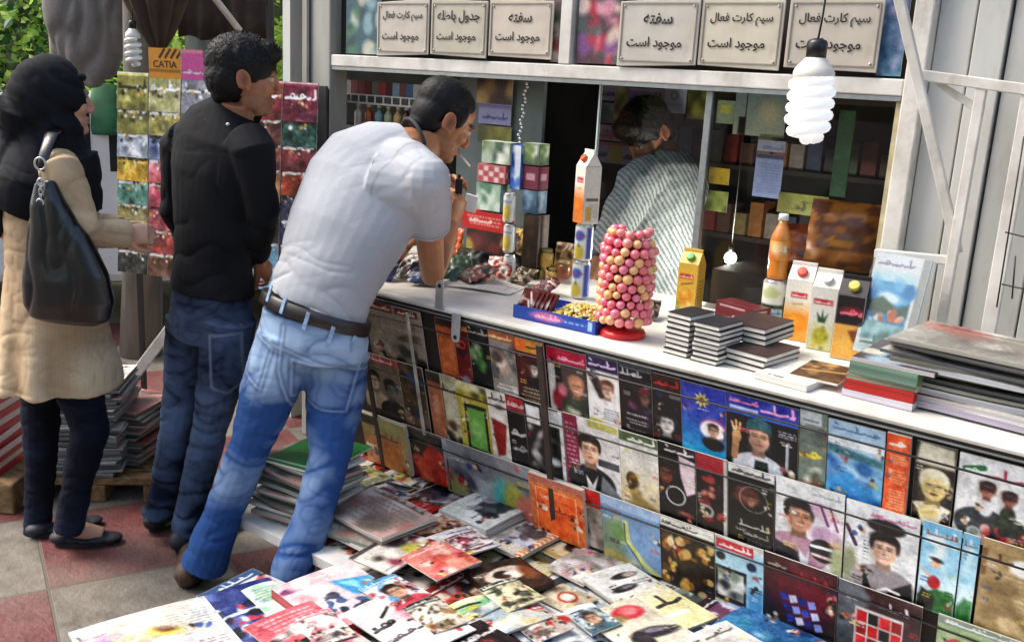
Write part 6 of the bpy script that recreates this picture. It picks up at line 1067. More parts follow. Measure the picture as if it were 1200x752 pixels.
board(706, 754, 122, 146, Y2+.01, [('fill', '#3f4a44'), ('blobs', ['#8fb0a0', '#c9c9c0', '#6a4a3a', '#23302a', '#4a5f8a'], 18, 5, .05, .15)], 'dark mosaic of small pictures behind the left pane')
board(702, 752, 148, 166, Y2, [('fill', '#8f7a9a'), ('rect', 0, .6, 1, .8, '#9a3a44'), ('title', .1, .1, .9, .6, '#5a4a7a', 3), ('rect', .3, 0, .34, 1, '#a34a54')], 'mauve banner with a red stripe left of the seller')
board(700, 745, 168, 192, Y2, [('fill', '#86769a'), ('rect', .35, .1, .7, .95, '#8f7a2f'), ('title', .02, .3, .3, .8, '#2f2458', 3), ('title', .74, .3, .98, .8, '#2f2458', 5), ('rect', 0, 0, 1, .12, '#a84a54')], 'mauve banner with a mustard square left of the seller')
board(808, 830, 100, 140, Y2-.02, [('fill', '#4a4f22'), ('blobs', ['#8f9030', '#2a2c18', '#b5ab3a'], 12, 5, .1, .25)], 'green yellow packets sheet hung above the seller\'s back')
board(842, 862, 118, 145, Y2-.03, [('fill', '#9aa88a'), ('rect', .2, .2, .8, .55, '#c9c95a')], 'pale sheet with a yellow square behind the right pane')
board(864, 925, 106, 160, Y2-.02, [('grad', '#7f9497', '#a9b3a0'), ('ell', .7, .5, .2, .2, '#c9c0a0', 0, 9), ('rect', .1, .6, .25, 1, '#1c1a18')], 'pale grey blue sheet behind the big bulb')  # sky mirrored in the pane, painted as a sheet
board(889, 922, 165, 178, Y2-.04, [('fill', '#a5abc9'), ('title', .2, .2, .9, .9, '#6a70a0', 3)], 'small lilac note above the pale blue list behind the right pane')
board(887, 920, 181, 232, Y2-.04, [('fill', '#8f9cc9'), ('rect', 0, 0, 1, .1, '#3a3558'), ('para', .1, .2, .9, .9, '#6f7cb0', 10, 3)], 'pale blue price list behind the right pane')
board(913, 972, 228, 252, Y2-.05, [('fill', '#8a8a34'), ('title', .05, .3, .55, .9, '#1c1c14', 5), ('title', .5, .1, .9, .5, '#2a2a1a', 6), ('blobs', ['#a09f45', '#6a6a2a'], 8, 3, .1, .2)], 'olive yellow banner with black lettering behind the drink bottle')
board(832, 856, 197, 216, Y2-.06, [('fill', '#a88a2a'), ('blobs', ['#c9a83a', '#6a5520'], 6, 3, .1, .2)], 'golden packet sheet behind the pane stile')
board(830, 854, 224, 248, Y2-.06, [('fill', '#6f7a3a'), ('blobs', ['#9aa05a', '#33401f'], 8, 3, .1, .2)], 'green packet sheet behind the pane stile')
board(985, 1004, 130, 232, Y2-.05, [('fill', '#1f4a2a'), ('blobs', ['#2f6a3a', '#173a22'], 8, 3, .1, .3)], 'dark green cloth strip hanging at the right inside the window', 'cloth', 'hanging_cloth')
pouch(985, 315, .24, .22, ['#a8521a', '#c2701f', '#7a3814', '#d98a2f'], 'large orange brown bag of crisps at the right inside the window', .15, .1, sd=21, yy=3.15)
pouch(935, 318, .20, .16, ['#7a2f14', '#a3441c', '#4a1c0e'], 'rust red bag of crisps inside the window behind the bottle', .15, -.1, sd=22, yy=3.2)
b = MB(); a, c_ = on_y(838, 360, 3.05), on_y(1030, 360, 3.05); b.box(a[0], c_[0], 3.0, 3.35, .72, on_y(935, 318, 3.2)[2]-.001); tag(b.build('inner_cabinet', mat('inner cabinet', '#2e221b', .7, .2, 8)), 'dark brown cabinet inside the window under the crisp bags', 'cabinet')
BK = ['#7a2a24', '#3a4a6a', '#8a7a4a', '#4a5a3a', '#9a8f86', '#5a3a2c', '#2f2f34', '#a3682f']
for zz, ln in ((1.04, 'lower'), (1.34, 'upper')):
    for i in range(14):
        cc = BK[(i*5+int(zz*9)) % 8]; x = -2.25+i*.075; hh_ = .12+.03*math.sin(i*2.3); b = MB(); b.box(x, x+.06, 3.98, 4.1, zz+.001, zz+hh_); tag(b.build('goods_box', mat('goods '+cc, cc, .6, .2, 30)), '%s goods box on the %s back shelf, number %d from the left' % (hue(cc), ln, i+1), 'box', 'boxes on the back shelves')
q = on_y(856, 302, 3.2); r = thing('globe_bulb', 'small glowing white globe bulb inside the window', 'light bulb', q); b = MB(); b.ball(q, .022, 18, 12); b.build('globe', mat('lit globe', '#ffffff', .3, .01, 5, emit=2.5), r, smooth=True); b = MB(); b.lathe([(.011, .0205), (.011, .04), (.004, .045)], q, 12); b.tube([q+V(0, 0, .045), V(q[0], q[1], 2.2)], .002, 5); b.build('socket', BLACKP, r, smooth=True)
pl2 = bpy.data.lights.new('globe_light', 'POINT'); pl2.energy = 7; pl2.color = (1, .93, .82); pl2.shadow_soft_size = .03; lo_ = bpy.data.objects.new('globe_light', pl2); COL.objects.link(lo_); lo_.parent = r; lo_.location = (0, -.03, -.03)
# ================================================================ people
def organic(name, mb, voxel, smooth, m, parent=None, disp=None, color=None, keep=None, post=1):
    """one continuous surface grown round the shapes of mb"""
    me = bpy.data.meshes.new('tmp'); me.from_pydata(mb.v, [], mb.f); o = bpy.data.objects.new('tmp', me); COL.objects.link(o)
    r = o.modifiers.new('r', 'REMESH'); r.mode = 'VOXEL'; r.voxel_size = voxel
    bpy.context.view_layer.update()
    ev = o.evaluated_get(bpy.context.evaluated_depsgraph_get()); m2 = bpy.data.meshes.new_from_object(ev)
    n = len(m2.vertices); P = np.empty(n*3); m2.vertices.foreach_get('co', P); P = P.reshape(-1, 3)
    E_ = np.empty(len(m2.edges)*2, dtype=np.int32); m2.edges.foreach_get('vertices', E_); E_ = E_.reshape(-1, 2)
    deg = np.bincount(E_.ravel(), minlength=n)[:, None].clip(1)
    def lap(X):
        S_ = np.zeros_like(X)
        for k in range(X.shape[1]): S_[:, k] = np.bincount(E_[:, 0], X[E_[:, 1], k], n)+np.bincount(E_[:, 1], X[E_[:, 0], k], n)
        return S_/deg
    smooth = max(2, smooth-1)
    for i in range(smooth): P = P+.55*(lap(P)-P); P = P-.20*(lap(P)-P)
    def norms():
        m2.vertices.foreach_set('co', P.ravel()); m2.update(); N_ = np.empty(n*3); m2.vertices.foreach_get('normal', N_); return N_.reshape(-1, 3)
    N_ = norms(); h = np.zeros(n)
    if disp is not None:
        h = disp(P, N_); P = P+N_*h[:, None]
        for i in range(post): P = P+.3*(lap(P)-P)
        N_ = norms()
    fs = [list(p.vertices) for p in m2.polygons]
    cols = color(P, N_, h) if color is not None else None
    if keep is not None:
        ok = keep(P); idx = np.cumsum(ok)-1; fs = [[idx[i] for i in f] for f in fs if all(ok[i] for i in f)]; P = P[ok]; cols = cols[ok] if cols is not None else None
    bpy.data.objects.remove(o); bpy.data.meshes.remove(me); bpy.data.meshes.remove(m2)
    return link_mesh(name, P, fs, m, parent, True, cols=cols)
def nz3(P, s, off=0., st=(1, 1, 1)):
    Q = P*np.array(st)*s+off; return np.array([mnoise.noise(Vector(q)) for q in Q])
def ridge(P, s, off=0., st=(1, 1, 1)): return 1-2.2*np.abs(nz3(P, s, off, st))
def crease(P, s, off=0., st=(1, 1, 1), w=.16):
    Wp_ = P + .035*np.stack([nz3(P, 7, off+11), nz3(P, 7, off+23), nz3(P, 7, off+37)], 1)
    return .55*nz3(Wp_, s*.8, off+5, st) - np.exp(-np.abs(nz3(Wp_, s, off, st))/w)
def sm(x, a, b): t = np.clip((x-a)/(b-a), 0, 1); return t*t*(3-2*t)
def blend(c0, c1, k): k = np.clip(k, 0, 1)[:, None]; return np.asarray(c0)*(1-k)+np.asarray(c1)*k
def along(P, a, b): d = b-a; return ((P-a)@d)/(d@d)

def seam(P, a, b, t, w, c, rad):
    return np.exp(-((along(P, a, b)-t)/w)**2)*(np.linalg.norm(P-c, axis=1) < rad)
def add_head(mb, hc, f, u, k=1., ears=True):
    f = unit(f); u = unit(V(u)-f*(V(u)@f)); s = np.cross(f, u)
    L = lambda a, b, c: V(hc)+(f*a+s*b+u*c)*k
    E = lambda a, b, c, ra, rb, rc, n=18, m=12: mb.ell(L(a, b, c), f*ra*k, s*rb*k, u*rc*k, n, m)
    E(-.012, 0, .035, .096, .075, .085); E(.022, 0, -.012, .068, .066, .088); E(.040, 0, -.068, .046, .052, .044); E(.070, 0, -.094, .023, .026, .020)
    for q in (-1, 1):
        E(.026, q*.044, -.066, .040, .016, .03); E(.052, q*.042, -.022, .03, .02, .024)                     # jaw, cheek
        E(.074, q*.031, .006, .0135, .0135, .012)                                                              # eye
        E(.079, q*.030, .027, .013, .024, .008)                                                                # brow
        E(.098, q*.010, -.034, .010, .009, .008)                                                               # nostril wing
        if ears:
            mb.ell(L(-.012, q*.078, -.006), f*.021*k-u*.006*k, s*.008*k, u*.029*k+f*.006*k, 14, 10)
            mb.tube([L(-.012+.019*math.cos(a)-.006*math.sin(a), q*.085, -.006+.030*math.sin(a)) for a in np.linspace(-1.3, 4.0, 12)], .0048*k, 7)
    mb.tube([L(.086, 0, .022), L(.095, 0, .0), L(.106, 0, -.026), L(.100, 0, -.040)], [.008*k, .0085*k, .0105*k, .009*k], 10)
    E(.088, 0, -.058, .011, .022, .0055); E(.086, 0, -.070, .011, .019, .0065)
    return L, f, s, u
def head_paint(hc, f, u, k, skin, lips, brow, beard=0., hair=None):
    f = unit(f); u = unit(V(u)-f*(V(u)@f)); s = np.cross(f, u); skin = np.array(lin(skin)); lips = np.array(lin(lips)); brow = np.array(lin(brow))
    def fn(P, N_, h):
        D = (P-V(hc))/k; a, b, c = D@f, D@s, D@u; near = sm(np.linalg.norm(D, axis=1), .20, .15)
        C = np.tile(skin, (len(P), 1)); C = C*(1+.10*nz3(P, 40)[:, None])
        red = np.exp(-(((a-.1)/.03)**2+(b/.03)**2+((c+.03)/.02)**2))+.6*np.exp(-(((np.abs(b)-.082)/.012)**2+((c+.006)/.04)**2)); C = blend(C, skin*np.array([1.05, .72, .68]), .7*red*near)
        C = C*(1-.55*np.exp(-(((a+.010)/.011)**2+((c+.004)/.018)**2))*(np.abs(b) > .072)*near)[:, None]  # hollow of the ear: its shade is put into the skin colour
        lp = np.exp(-((b/.021)**4+((c+.064)/.0095)**4))*(a > .07); C = blend(C, lips, .85*lp*near)
        br = np.exp(-(((np.abs(b)-.032)/.022)**4+((c-.030-.06*(.03-np.abs(b)))/.0055)**4))*(a > .05); C = blend(C, brow, .9*br*near)
        ey = np.exp(-(((np.abs(b)-.031)/.013)**4+((c-.006)/.0062)**4))*(a > .06); C = blend(C, np.array([.55, .5, .46]), ey*near); C = blend(C, np.array([.012, .009, .008]), ey*near*np.exp(-(((np.abs(b)-.031)/.006)**4)))
        lash = np.exp(-(((np.abs(b)-.031)/.015)**4+((c-.013)/.0022)**4))*(a > .06); C = blend(C, brow*.6, lash*near)
        if beard:
            bd = sm(c, -.035, -.055)*sm(a, -.02, .02)*near*sm(c, -.16, -.12)*(.6+.5*nz3(P, 300)); C = blend(C, brow*1.2+.01, beard*bd*(1-lp))
        return C
    return fn
def add_hand(mb, wr, d, n, k=1., curl=(.5, .7, .6), thumb=1, spread=.02):
    d = unit(d); n = unit(V(n)-d*(V(n)@d)); s = np.cross(d, n)*thumb; wr = V(wr)
    mb.loft([(wr-d*.015*k, s, .024*k, .018*k), (wr+d*.025*k, s, .034*k, .0175*k), (wr+d*.06*k, s, .039*k, .016*k), (wr+d*.086*k, s, .037*k, .012*k)], 14)
    for i, (o, L_) in enumerate(((-.028, .066), (-.0095, .076), (.0095, .071), (.027, .056))):
        p = wr+(d*(.080-.004*abs(i-1.3))+s*o)*k; dd = unit(d+s*(o*spread*40)); nn = n; pts = [wr+(d*.045+s*o*.8)*k, p]
        for j, fr in enumerate((.45, .32, .23)):
            c_, s_ = math.cos(curl[j]), math.sin(curl[j]); dd, nn = dd*c_+nn*s_, nn*c_-dd*s_; pts.append(pts[-1]+dd*L_*fr*k)
        mb.tube(pts, [.0085*k, .0096*k, .0085*k, .0078*k, .0062*k], 9)
        mb.ball(pts[-1], .0062*k, 8, 6)
    b0 = wr+(d*.018-s*.022)*k; t1 = b0+unit(d*.62-s*.62+n*.35)*.042*k; t2 = t1+unit(d*.8-s*.2+n*.5)*.032*k; t3 = t2+unit(d*.75+s*.15+n*.55)*.025*k
    mb.tube([b0, t1, t2, t3], [.014*k, .0115*k, .0095*k, .0075*k], 9); mb.ball(t3, .0075*k, 8, 6)
SKIN = attr_mat('skin', .5, .4, 0, .15, 300, .12); CLOTH = attr_mat('woven cloth', .85, .2, 0, .25, 420); DENIM = attr_mat('denim', .9, .15, 0, .5, 600)
HAIRM = mat('black hair', '#090808', .62, .4, 120, spec=.3); LEATH = mat('black leather', '#0c0c0f', .30, .25, 25, .12, 160, coat=.3); SHOE = mat('dark navy shoe', '#1b1d2a', .6, .3, 60); SOLE = mat('shoe sole', '#1a1512', .8, .2, 40)
def person(label, px, py): q = on_z(px, py); return thing('person', label, 'person', (q[0], q[1], 0))
def leg_tube(mb, pts, rs, fl=1.): mb.tube(pts, [x*.93 for x in rs], 16)
def shoe(parent, heel, toe, w, hgt, m, low=False, stripe=None):
    heel, toe = V(heel), V(toe); d = unit(toe-heel); L_ = np.linalg.norm(toe-heel); s = np.cross(d, UP); b = MB()
    for t, hw, hh in ((.12, .80, .9), (.3, .78, .95 if not low else .6), (.5, .88, .8 if not low else .45), (.7, 1., .6), (.86, .88, .5)):
        b.ell(heel+d*L_*t+UP*(hgt*hh*.46+.006), d*L_*.2, s*w*.5*hw, UP*hgt*hh*.5, 16, 10)
    o = organic('shoe', b, .004, 3, m, parent)
    b = MB(); b.rings([[heel+d*L_*(.5-.5*math.cos(a))+s*w*.53*math.sin(a)*(.82+.18*(.5-.5*math.cos(a)))+UP*z for a in np.linspace(0, 2*math.pi, 24, endpoint=False)] for z in (.002, .016)]); b.build('sole', SOLE, o)
    if stripe:
        b = MB(); b.rings([[heel+d*L_*(.5-.49*math.cos(a))+s*w*.50*math.sin(a)*(.84+.16*(.5-.5*math.cos(a)))+UP*z for a in np.linspace(0, 2*math.pi, 24, endpoint=False)] for z in (.0165, .024)]); b.build('trim', stripe, o)
    return o
def hair_cap(parent, hc, f, u, k, amp, length=0, seed=0, short=False, fade=None):
    f = unit(f); u = unit(V(u)-f*(V(u)@f)); s = np.cross(f, u); hc = V(hc); b = MB()
    E = lambda a, bb, c, ra, rb, rc: b.ell(hc+(f*a+s*bb+u*c)*k, f*ra*k, s*rb*k, u*rc*k, 22, 14)
    g = 0 if short else .010
    E(-.016 if not short else -.024, 0, .048, .099+g, .079+g, .079+g); E(-.052, 0, .0, .062+g*.8, .074+g*.6, .075); E(-.066, 0, -.045, .036, .055, .04)
    if not short: E(.048, 0, .085, .05+g, .058+g*.5, .028+g)
    for q in (-1, 1): E(.020, q*.070, .028, .018, .010, .036)
    sd = seed
    def disp(P, N_): return amp*(ridge(P, 30/1., sd, (1, 1, 1))*.5+ridge(P, 85, sd+3)*.5)
    hk, sk_ = np.array(lin('#0a0808')), np.array(lin(fade or '#0a0808'))
    def hcol(P, N_, h):
        c = ((P-hc)/k)@u; a = ((P-hc)/k)@f; return blend(hk*(1+.5*nz3(P, 160))[:, None], sk_*.45, (sm(c, .0, -.06)*.45*(.8+.4*nz3(P, 220))) if fade else np.zeros(len(P)))
    o = organic('hair', b, .0042, 4, attr_mat('hair', .6, .3, 0, .5, 500), parent, disp, hcol, post=1)
    P = np.array([v.co[:] for v in o.data.vertices]); N_ = np.array([v.normal[:] for v in o.data.vertices]); rg = np.random.default_rng(seed)
    if length:
        vs, fs = P.tolist(), [list(p.vertices) for p in o.data.polygons]; off = np.array(o.location)+np.array(parent.location)
        for i in rg.choice(len(P), min(4200, len(P)), replace=False):
            D = (P[i]+off-hc)/k; top = D@u > .045
            flow = (f*.35+u*.6 if top else -u*.9-f*.15); d = unit(N_[i]*.75+flow*(.55)+rg.normal(0, .28, 3)); L_ = length*rg.uniform(.5, 1.1)*(1 if top else .55)
            a = unit(np.cross(d, N_[i]+.01)); w_ = .0011; p0 = P[i]-N_[i]*.002; bnd = len(vs); p1 = p0+d*L_*.6; p2 = p1+unit(d+flow*.5)*L_*.4
            vs += [(p0-a*w_).tolist(), (p0+a*w_).tolist(), (p1-a*w_*.7).tolist(), (p1+a*w_*.7).tolist(), p2.tolist()]; fs += [[bnd, bnd+1, bnd+3, bnd+2], [bnd+2, bnd+3, bnd+4]]
        me = bpy.data.meshes.new('hair'); me.from_pydata(vs, [], fs); me.materials.append(HAIRM); me.polygons.foreach_set('use_smooth', np.ones(len(fs), dtype=bool)); o.data = me
    return o

# ---------------------------------------------------------------- woman in a black headscarf
D0 = 3.10; Wp = person('person in a black headscarf and beige coat carrying a black shoulder bag', 80, 640)
f = unit(RH*.80+FH*.60); hc = hd(67, 117, D0); up_ = unit(UP+RH*.04)
b = MB(); add_head(b, hc, f, up_, .96, ears=False)
J = lambda px, py, dd=0.: hd(px, py, D0+dd)
b.tube([hc-UP*.06-f*.02, J(62, 165), J(60, 195)], [.05, .048, .07], 14)
b.loft([(J(60, 190), RH, .06, .12), (J(60, 250), RH, .08, .12), (J(64, 330), RH, .08, .12), (J(66, 420), RH, .09, .13)], 18)
sR, eR, wR = J(72, 200, -.15), J(98, 272, -.17), J(143, 274, -.04)
b.tube([J(62, 200), sR, eR, wR], [.05, .038, .034, .024], 12)
sL, eL, wL = J(68, 200, .14), J(104, 265, .16), J(146, 268, .06); b.tube([J(62, 200), sL, eL, wL], [.05, .038, .034, .024], 12)
add_hand(b, wR, unit(RH*.9+FH*.25+UP*.02), unit(-UP*.35+FH*.9), .92, (.7, .9, .7)); add_hand(b, wL, unit(RH*.9-FH*.1), unit(-UP*.4-FH*.9), .9, (.6, .8, .6), thumb=-1)
for pts in ([J(80, 420, -.07), J(104, 505, -.05), J(80, 600, -.04), on_z(74, 640)+UP*.06], [J(55, 420, .07), J(50, 480, .08), J(46, 540, .08), J(44, 600, .10)]): b.tube(pts, [.06, .045, .035, .03], 12)
hF, tF = on_z(64, 638), on_z(140, 634); b.tube([on_z(74, 640)+UP*.08, hF*.6+tF*.4+UP*.052, hF*.25+tF*.75+UP*.03], [.034, .032, .026], 12)
organic('body', b, .004, 3, SKIN, Wp, None, head_paint(hc, f, up_, .96, '#c99a7e', '#a35a50', '#1a1210'))
b = MB(); E = lambda c, rf, rs, ru: b.ell(c, f*rf, np.cross(f, UP)*rs, UP*ru, 22, 14)
E(hc-f*.022+UP*.025, .112, .099, .118); E(hc-f*.070-UP*.005, .078, .088, .10); b.tube([hc-f*.09-UP*.01, J(26, 165), J(22, 205), J(14, 245)], [.085, .08, .075, .06], 16); E(hc-f*.015-UP*.075, .092, .090, .075)
b.loft([(J(62, 150), RH, .085, .10), (J(60, 178), RH, .115, .15), (J(57, 205), RH, .14, .205), (J(52, 232), RH, .155, .20), (J(48, 245), RH, .15, .19)], 26)
b.loft([(J(28, 150), RH, .05, .08), (J(14, 205), RH, .07, .12), (J(6, 250), RH, .06, .12), (J(2, 275), RH, .03, .08)], 18)
b.loft([(J(98, 180, -.04), RH, .035, .08), (J(106, 215, -.03), RH, .03, .07), (J(113, 250, -.02), RH, .014, .05)], 14)
c0 = np.array(lin('#17181c'))
def dsc(P, N_):
    Q = P-hc; a = Q@f; z = Q@UP; dg = np.stack([a*.8+z*.6, a*-.6+z*.8, Q@FH], 1); return .009*crease(dg, 6.5, 3.1, (2.2, .55, .6), .14)+.004*crease(dg, 14, 7.7, (2.0, .6, .6))
organic('headscarf', b, .006, 4, CLOTH, Wp, dsc, lambda P, N_, h: np.tile(c0, (len(P), 1))*(1+.25*nz3(P, 12))[:, None])
b = MB(); b.ell(hc+f*.052+UP*.072, f*.036, np.cross(f, UP)*.058, UP*.020, 16, 10); organic('hair', b, .004, 2, HAIRM, Wp)
b = MB(); b.loft([(J(62, 178), RH, .07, .09), (J(62, 192), RH, .10, .165), (J(61, 212), RH, .125, .175), (J(60, 245), RH, .135, .165), (J(62, 305), RH, .14, .15), (J(66, 370), RH, .162, .175), (J(69, 420), RH, .18, .20), (J(70, 447), RH, .188, .21)], 30)
b.tube([J(70, 196, -.09), sR, (sR+eR)/2, eR, (eR+wR)/2, wR+RH*.012], [.062, .066, .062, .060, .054, .048], 16); b.tube([J(70, 196, .09), sL, (sL+eL)/2, eL, (eL+wL)/2, wL-RH*.004], [.062, .066, .058, .054, .048, .042], 16)
b.tube([J(8, 268, .02), J(16, 262, .0), J(30, 262, -.02)], [.05, .06, .05], 12)
c1, c2_ = np.array(lin('#bfa27e')), np.array(lin('#d8bf9b'))
def dco(P, N_):
    z = P[:, 2]; low = sm(z, 1.0, .72); x = (P@RH)
    v = .011*low*np.sin(x*42+3*nz3(P, 3))*sm(z, 1.05, .6); arm = np.minimum(np.linalg.norm(P-eR, axis=1), np.linalg.norm(P-eL, axis=1)); k = np.exp(-(arm/.12)**2)
    return v + (.004+.009*k)*crease(P, 10, 1.3, (.7, .7, 1.6)) + .002*crease(P, 24, 5)
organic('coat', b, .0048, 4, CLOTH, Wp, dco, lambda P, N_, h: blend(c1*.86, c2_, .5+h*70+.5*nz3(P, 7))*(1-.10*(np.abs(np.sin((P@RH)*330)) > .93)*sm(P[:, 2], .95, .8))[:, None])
b = MB(); jl = [[J(80, 440, -.05), J(98, 472, -.06), J(106, 505, -.06), J(92, 560, -.05), J(80, 622, -.04)], [J(52, 420, .07), J(48, 480, .07), J(48, 540, .08), J(45, 600, .09), J(43, 626, .09)]]
leg_tube(b, jl[0], [.072, .078, .068, .057, .054]); leg_tube(b, jl[1], [.080, .072, .060, .053, .051])
n0, n1_ = np.array(lin('#10131f')), np.array(lin('#2c3650'))
def djn(P, N_): return .005*crease(P, 9, 4.2, (.6, .6, 1.7))*sm(np.abs(P[:, 2]-.34), .5, .0)+.003*crease(P, 22, 1.2, (.6, .6, 1.6))
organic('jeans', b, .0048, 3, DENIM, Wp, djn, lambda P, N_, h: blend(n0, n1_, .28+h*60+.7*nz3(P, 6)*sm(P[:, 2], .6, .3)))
shoe(Wp, hF, tF, .088, .055, SHOE, low=True); shoe(Wp, on_z(36, 630), on_z(36, 630)+f*.23, .085, .055, SHOE, low=True)

# her bag: a thing of its own
bq = hd(80, 378, 2.86); bag = thing('shoulder_bag', 'large soft black leather shoulder bag hanging at the side of the person in the headscarf', 'bag', bq)
B_ = lambda px, py, dd=0.: hd(px, py, 2.86+dd)
b = MB(); b.loft([(B_(52, 212, .01), RH, .030, .022), (B_(55, 238), RH, .055, .032), (B_(66, 280), RH, .098, .045), (B_(76, 325), RH, .132, .055), (B_(81, 355), RH, .138, .055), (B_(82, 373), RH, .12, .042), (B_(82, 379), RH, .08, .02)], 28, power=2.6)
def dbg(P, N_): z = (P-bq)@UP; x = (P-bq)@RH; return .009*crease(np.stack([x, z, P@FH], 1), 6, 2.2, (2.0, .4, 1), .2)*sm(z, .0, .06)
organic('bag_body', b, .005, 4, LEATH, bag, dbg)
b = MB(); st = [B_(47, 200, .03), B_(52, 182, .05), B_(60, 158, .10), B_(66, 152, .16), B_(72, 165, .24)]; b.tube(st, [.010, .017, .021, .021, .018], 10, side=RH, flat=.35); b.tube([st[-1], B_(95, 240, .40), B_(100, 300, .40)], [.016, .014, .012], 8, side=RH, flat=.4)
b.build('strap', LEATH, bag, smooth=True)
for (px, py, r_) in ((47, 192, .016), (48, 214, .010), (47, 238, .010)):
    c_ = B_(px, py, -.022); b = MB(); P_ = [c_+RH*r_*math.cos(a)+UP*r_*1.1*math.sin(a) for a in np.linspace(0, 2*math.pi, 19)]; b.tube(P_, .0032, 7, cap=False); b.build('ring', STEEL, bag, smooth=True)
b = MB()
for i in range(5): c_ = B_(47.3+.1*i, 206+i*6.4, -.022); b.tube([c_+RH*.005*math.cos(a)*(1 if i % 2 else .4)+UP*.011*math.sin(a) for a in np.linspace(0, 2*math.pi, 13)], .0019, 6, cap=False)
b.build('chain', STEEL, bag, smooth=True)

# ---------------------------------------------------------------- man in black
D0 = 3.16; Bp = person('person with thick black hair in a black shirt and dark blue jeans, seen from behind', 195, 640)
f = unit(RH*.92+FH*.36-UP*.06); ft = unit(RH*.62+FH*.78); sd_ = unit(np.cross(ft, UP)); hc = hd(287, 92, D0); up_ = unit(UP-RH*.02)
J = lambda px, py, dd=0.: hd(px, py, D0+dd)
b = MB(); add_head(b, hc, f, up_, 1.0)
b.tube([hc-UP*.07-f*.025, J(276, 130), J(264, 150)], [.058, .06, .09], 16)
b.loft([(J(258, 160), sd_, .15, .08), (J(252, 220), sd_, .14, .09), (J(250, 300), sd_, .12, .08), (J(248, 360), sd_, .13, .09)], 18)
sR, eR, wR = J(296, 176, -.12), J(308, 246, -.10), J(300, 306, .02); sL, eL, wL = J(212, 172, .14), J(206, 246, .14), J(232, 300, .24)
b.tube([J(258, 165), sR, eR, wR], [.07, .045, .038, .028], 12); b.tube([J(258, 165), sL, eL, wL], [.07, .045, .038, .028], 12)
add_hand(b, wR, unit(RH*.25+FH*.55-UP*.45), unit(-RH*.6+FH*.4-UP*.3), 1., (.5, .6, .5)); add_hand(b, wL, unit(RH*.5+FH*.6-UP*.2), unit(RH*.4-FH*.6-UP*.4), 1., (.5, .6, .5), thumb=-1)
lr = [J(268, 372, -.07), J(262, 430, -.06), J(248, 495, -.04), J(230, 570, -.03), on_z(216, 644)+UP*.08]; ll = [J(226, 372, .06), J(220, 430, .06), J(208, 500, .05), J(194, 570, .05), on_z(181, 624)+UP*.08]
b.tube(lr, [.07, .06, .045, .035, .03], 12); b.tube(ll, [.07, .06, .045, .035, .03], 12)
organic('body', b, .004, 3, SKIN, Bp, None, head_paint(hc, f, up_, 1., '#a8704f', '#8a4a3f', '#2a1c16', .35))
hair_cap(Bp, hc, f, up_, 1.0, .004, .011, 5)
b = MB(); b.loft([(J(272, 126), sd_, .072, .07), (J(262, 146), sd_, .16, .085), (J(256, 164), sd_, .198, .100), (J(252, 200), sd_, .188, .110), (J(250, 250), sd_, .164, .108), (J(249, 300), sd_, .156, .106), (J(248, 341), sd_, .172, .118)], 30)
b.tube([J(280, 124, .02), J(278, 132, .0)], [.073, .08], 20)
b.tube([J(290, 168, -.09), sR, (sR+eR)/2, eR, (eR+wR)/2, wR-unit(wR-eR)*.02], [.075, .072, .062, .056, .05, .043], 16); b.tube([J(222, 166, .1), sL, (sL+eL)/2, eL, (eL+wL)/2, wL-unit(wL-eL)*.02], [.075, .072, .062, .056, .05, .043], 16)
k0 = np.array(lin('#111216'))
def dsh(P, N_):
    arm = np.minimum(np.linalg.norm(P-eR, axis=1), np.linalg.norm(P-eL, axis=1)); k = np.exp(-(arm/.13)**2); lo = np.exp(-((P[:, 2]-1.06)/.13)**2)
    return (.0018+.007*k+.005*lo)*crease(P, 6, 8.3, (1., 1., 1.5), .13)+.0012*crease(P, 14, 2.1, (1, 1, .6))
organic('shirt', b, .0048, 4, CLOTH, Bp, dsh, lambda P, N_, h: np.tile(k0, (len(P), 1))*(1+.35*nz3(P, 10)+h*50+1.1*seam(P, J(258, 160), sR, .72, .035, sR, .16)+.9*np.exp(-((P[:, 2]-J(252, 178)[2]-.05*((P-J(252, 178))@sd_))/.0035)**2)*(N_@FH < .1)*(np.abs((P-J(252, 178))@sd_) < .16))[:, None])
b = MB(); q = J(267, 146, -.098); b.ball(q, .006, 10, 6); b.build('shoulder_button', PORC, Bp, smooth=True)
b = MB(); b.loft([(J(248, 338), sd_, .158, .108), (J(248, 365), sd_, .166, .12), (J(248, 395), sd_, .164, .118)], 26)
leg_tube(b, lr[:4]+[J(219, 622, -.02)], [.100, .090, .068, .060, .064]); leg_tube(b, ll[:4]+[J(184, 604, .05)], [.098, .088, .066, .060, .062])
n0, n1_ = np.array(lin('#151c2e')), np.array(lin('#6a80a5'))
def djn(P, N_):
    z = P[:, 2]; lo = np.exp(-((z-.12)/.12)**2)+.8*np.exp(-((z-.52)/.12)**2); return (.002+.0055*lo)*crease(P, 10, 6.2, (.6, .6, 1.7))+.002*crease(P, 24, 1.2, (.7, .7, 1.3))
def line_d(P, pts):
    D = np.full(len(P), 9.)
    X = np.stack([P@RH, P[:, 2]], 1)
    for a, c in zip(pts[:-1], pts[1:]):
        a2, c2 = np.array([a@RH, a[2]]), np.array([c@RH, c[2]]); d = c2-a2; t = np.clip(((X-a2)@d)/(d@d), 0, 1); D = np.minimum(D, np.linalg.norm(X-a2-t[:, None]*d, axis=1))
    return D
def cbj(P, N_, h):
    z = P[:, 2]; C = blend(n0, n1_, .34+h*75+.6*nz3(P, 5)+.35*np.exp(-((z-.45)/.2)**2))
    st = np.exp(-(line_d(P, [J(262, 380), J(262, 440), J(278, 448), J(294, 438), J(296, 378), J(262, 380)])/.004)**2)*(N_@FH < .2); return blend(C, np.array(lin('#8f9ab0')), .55*st)
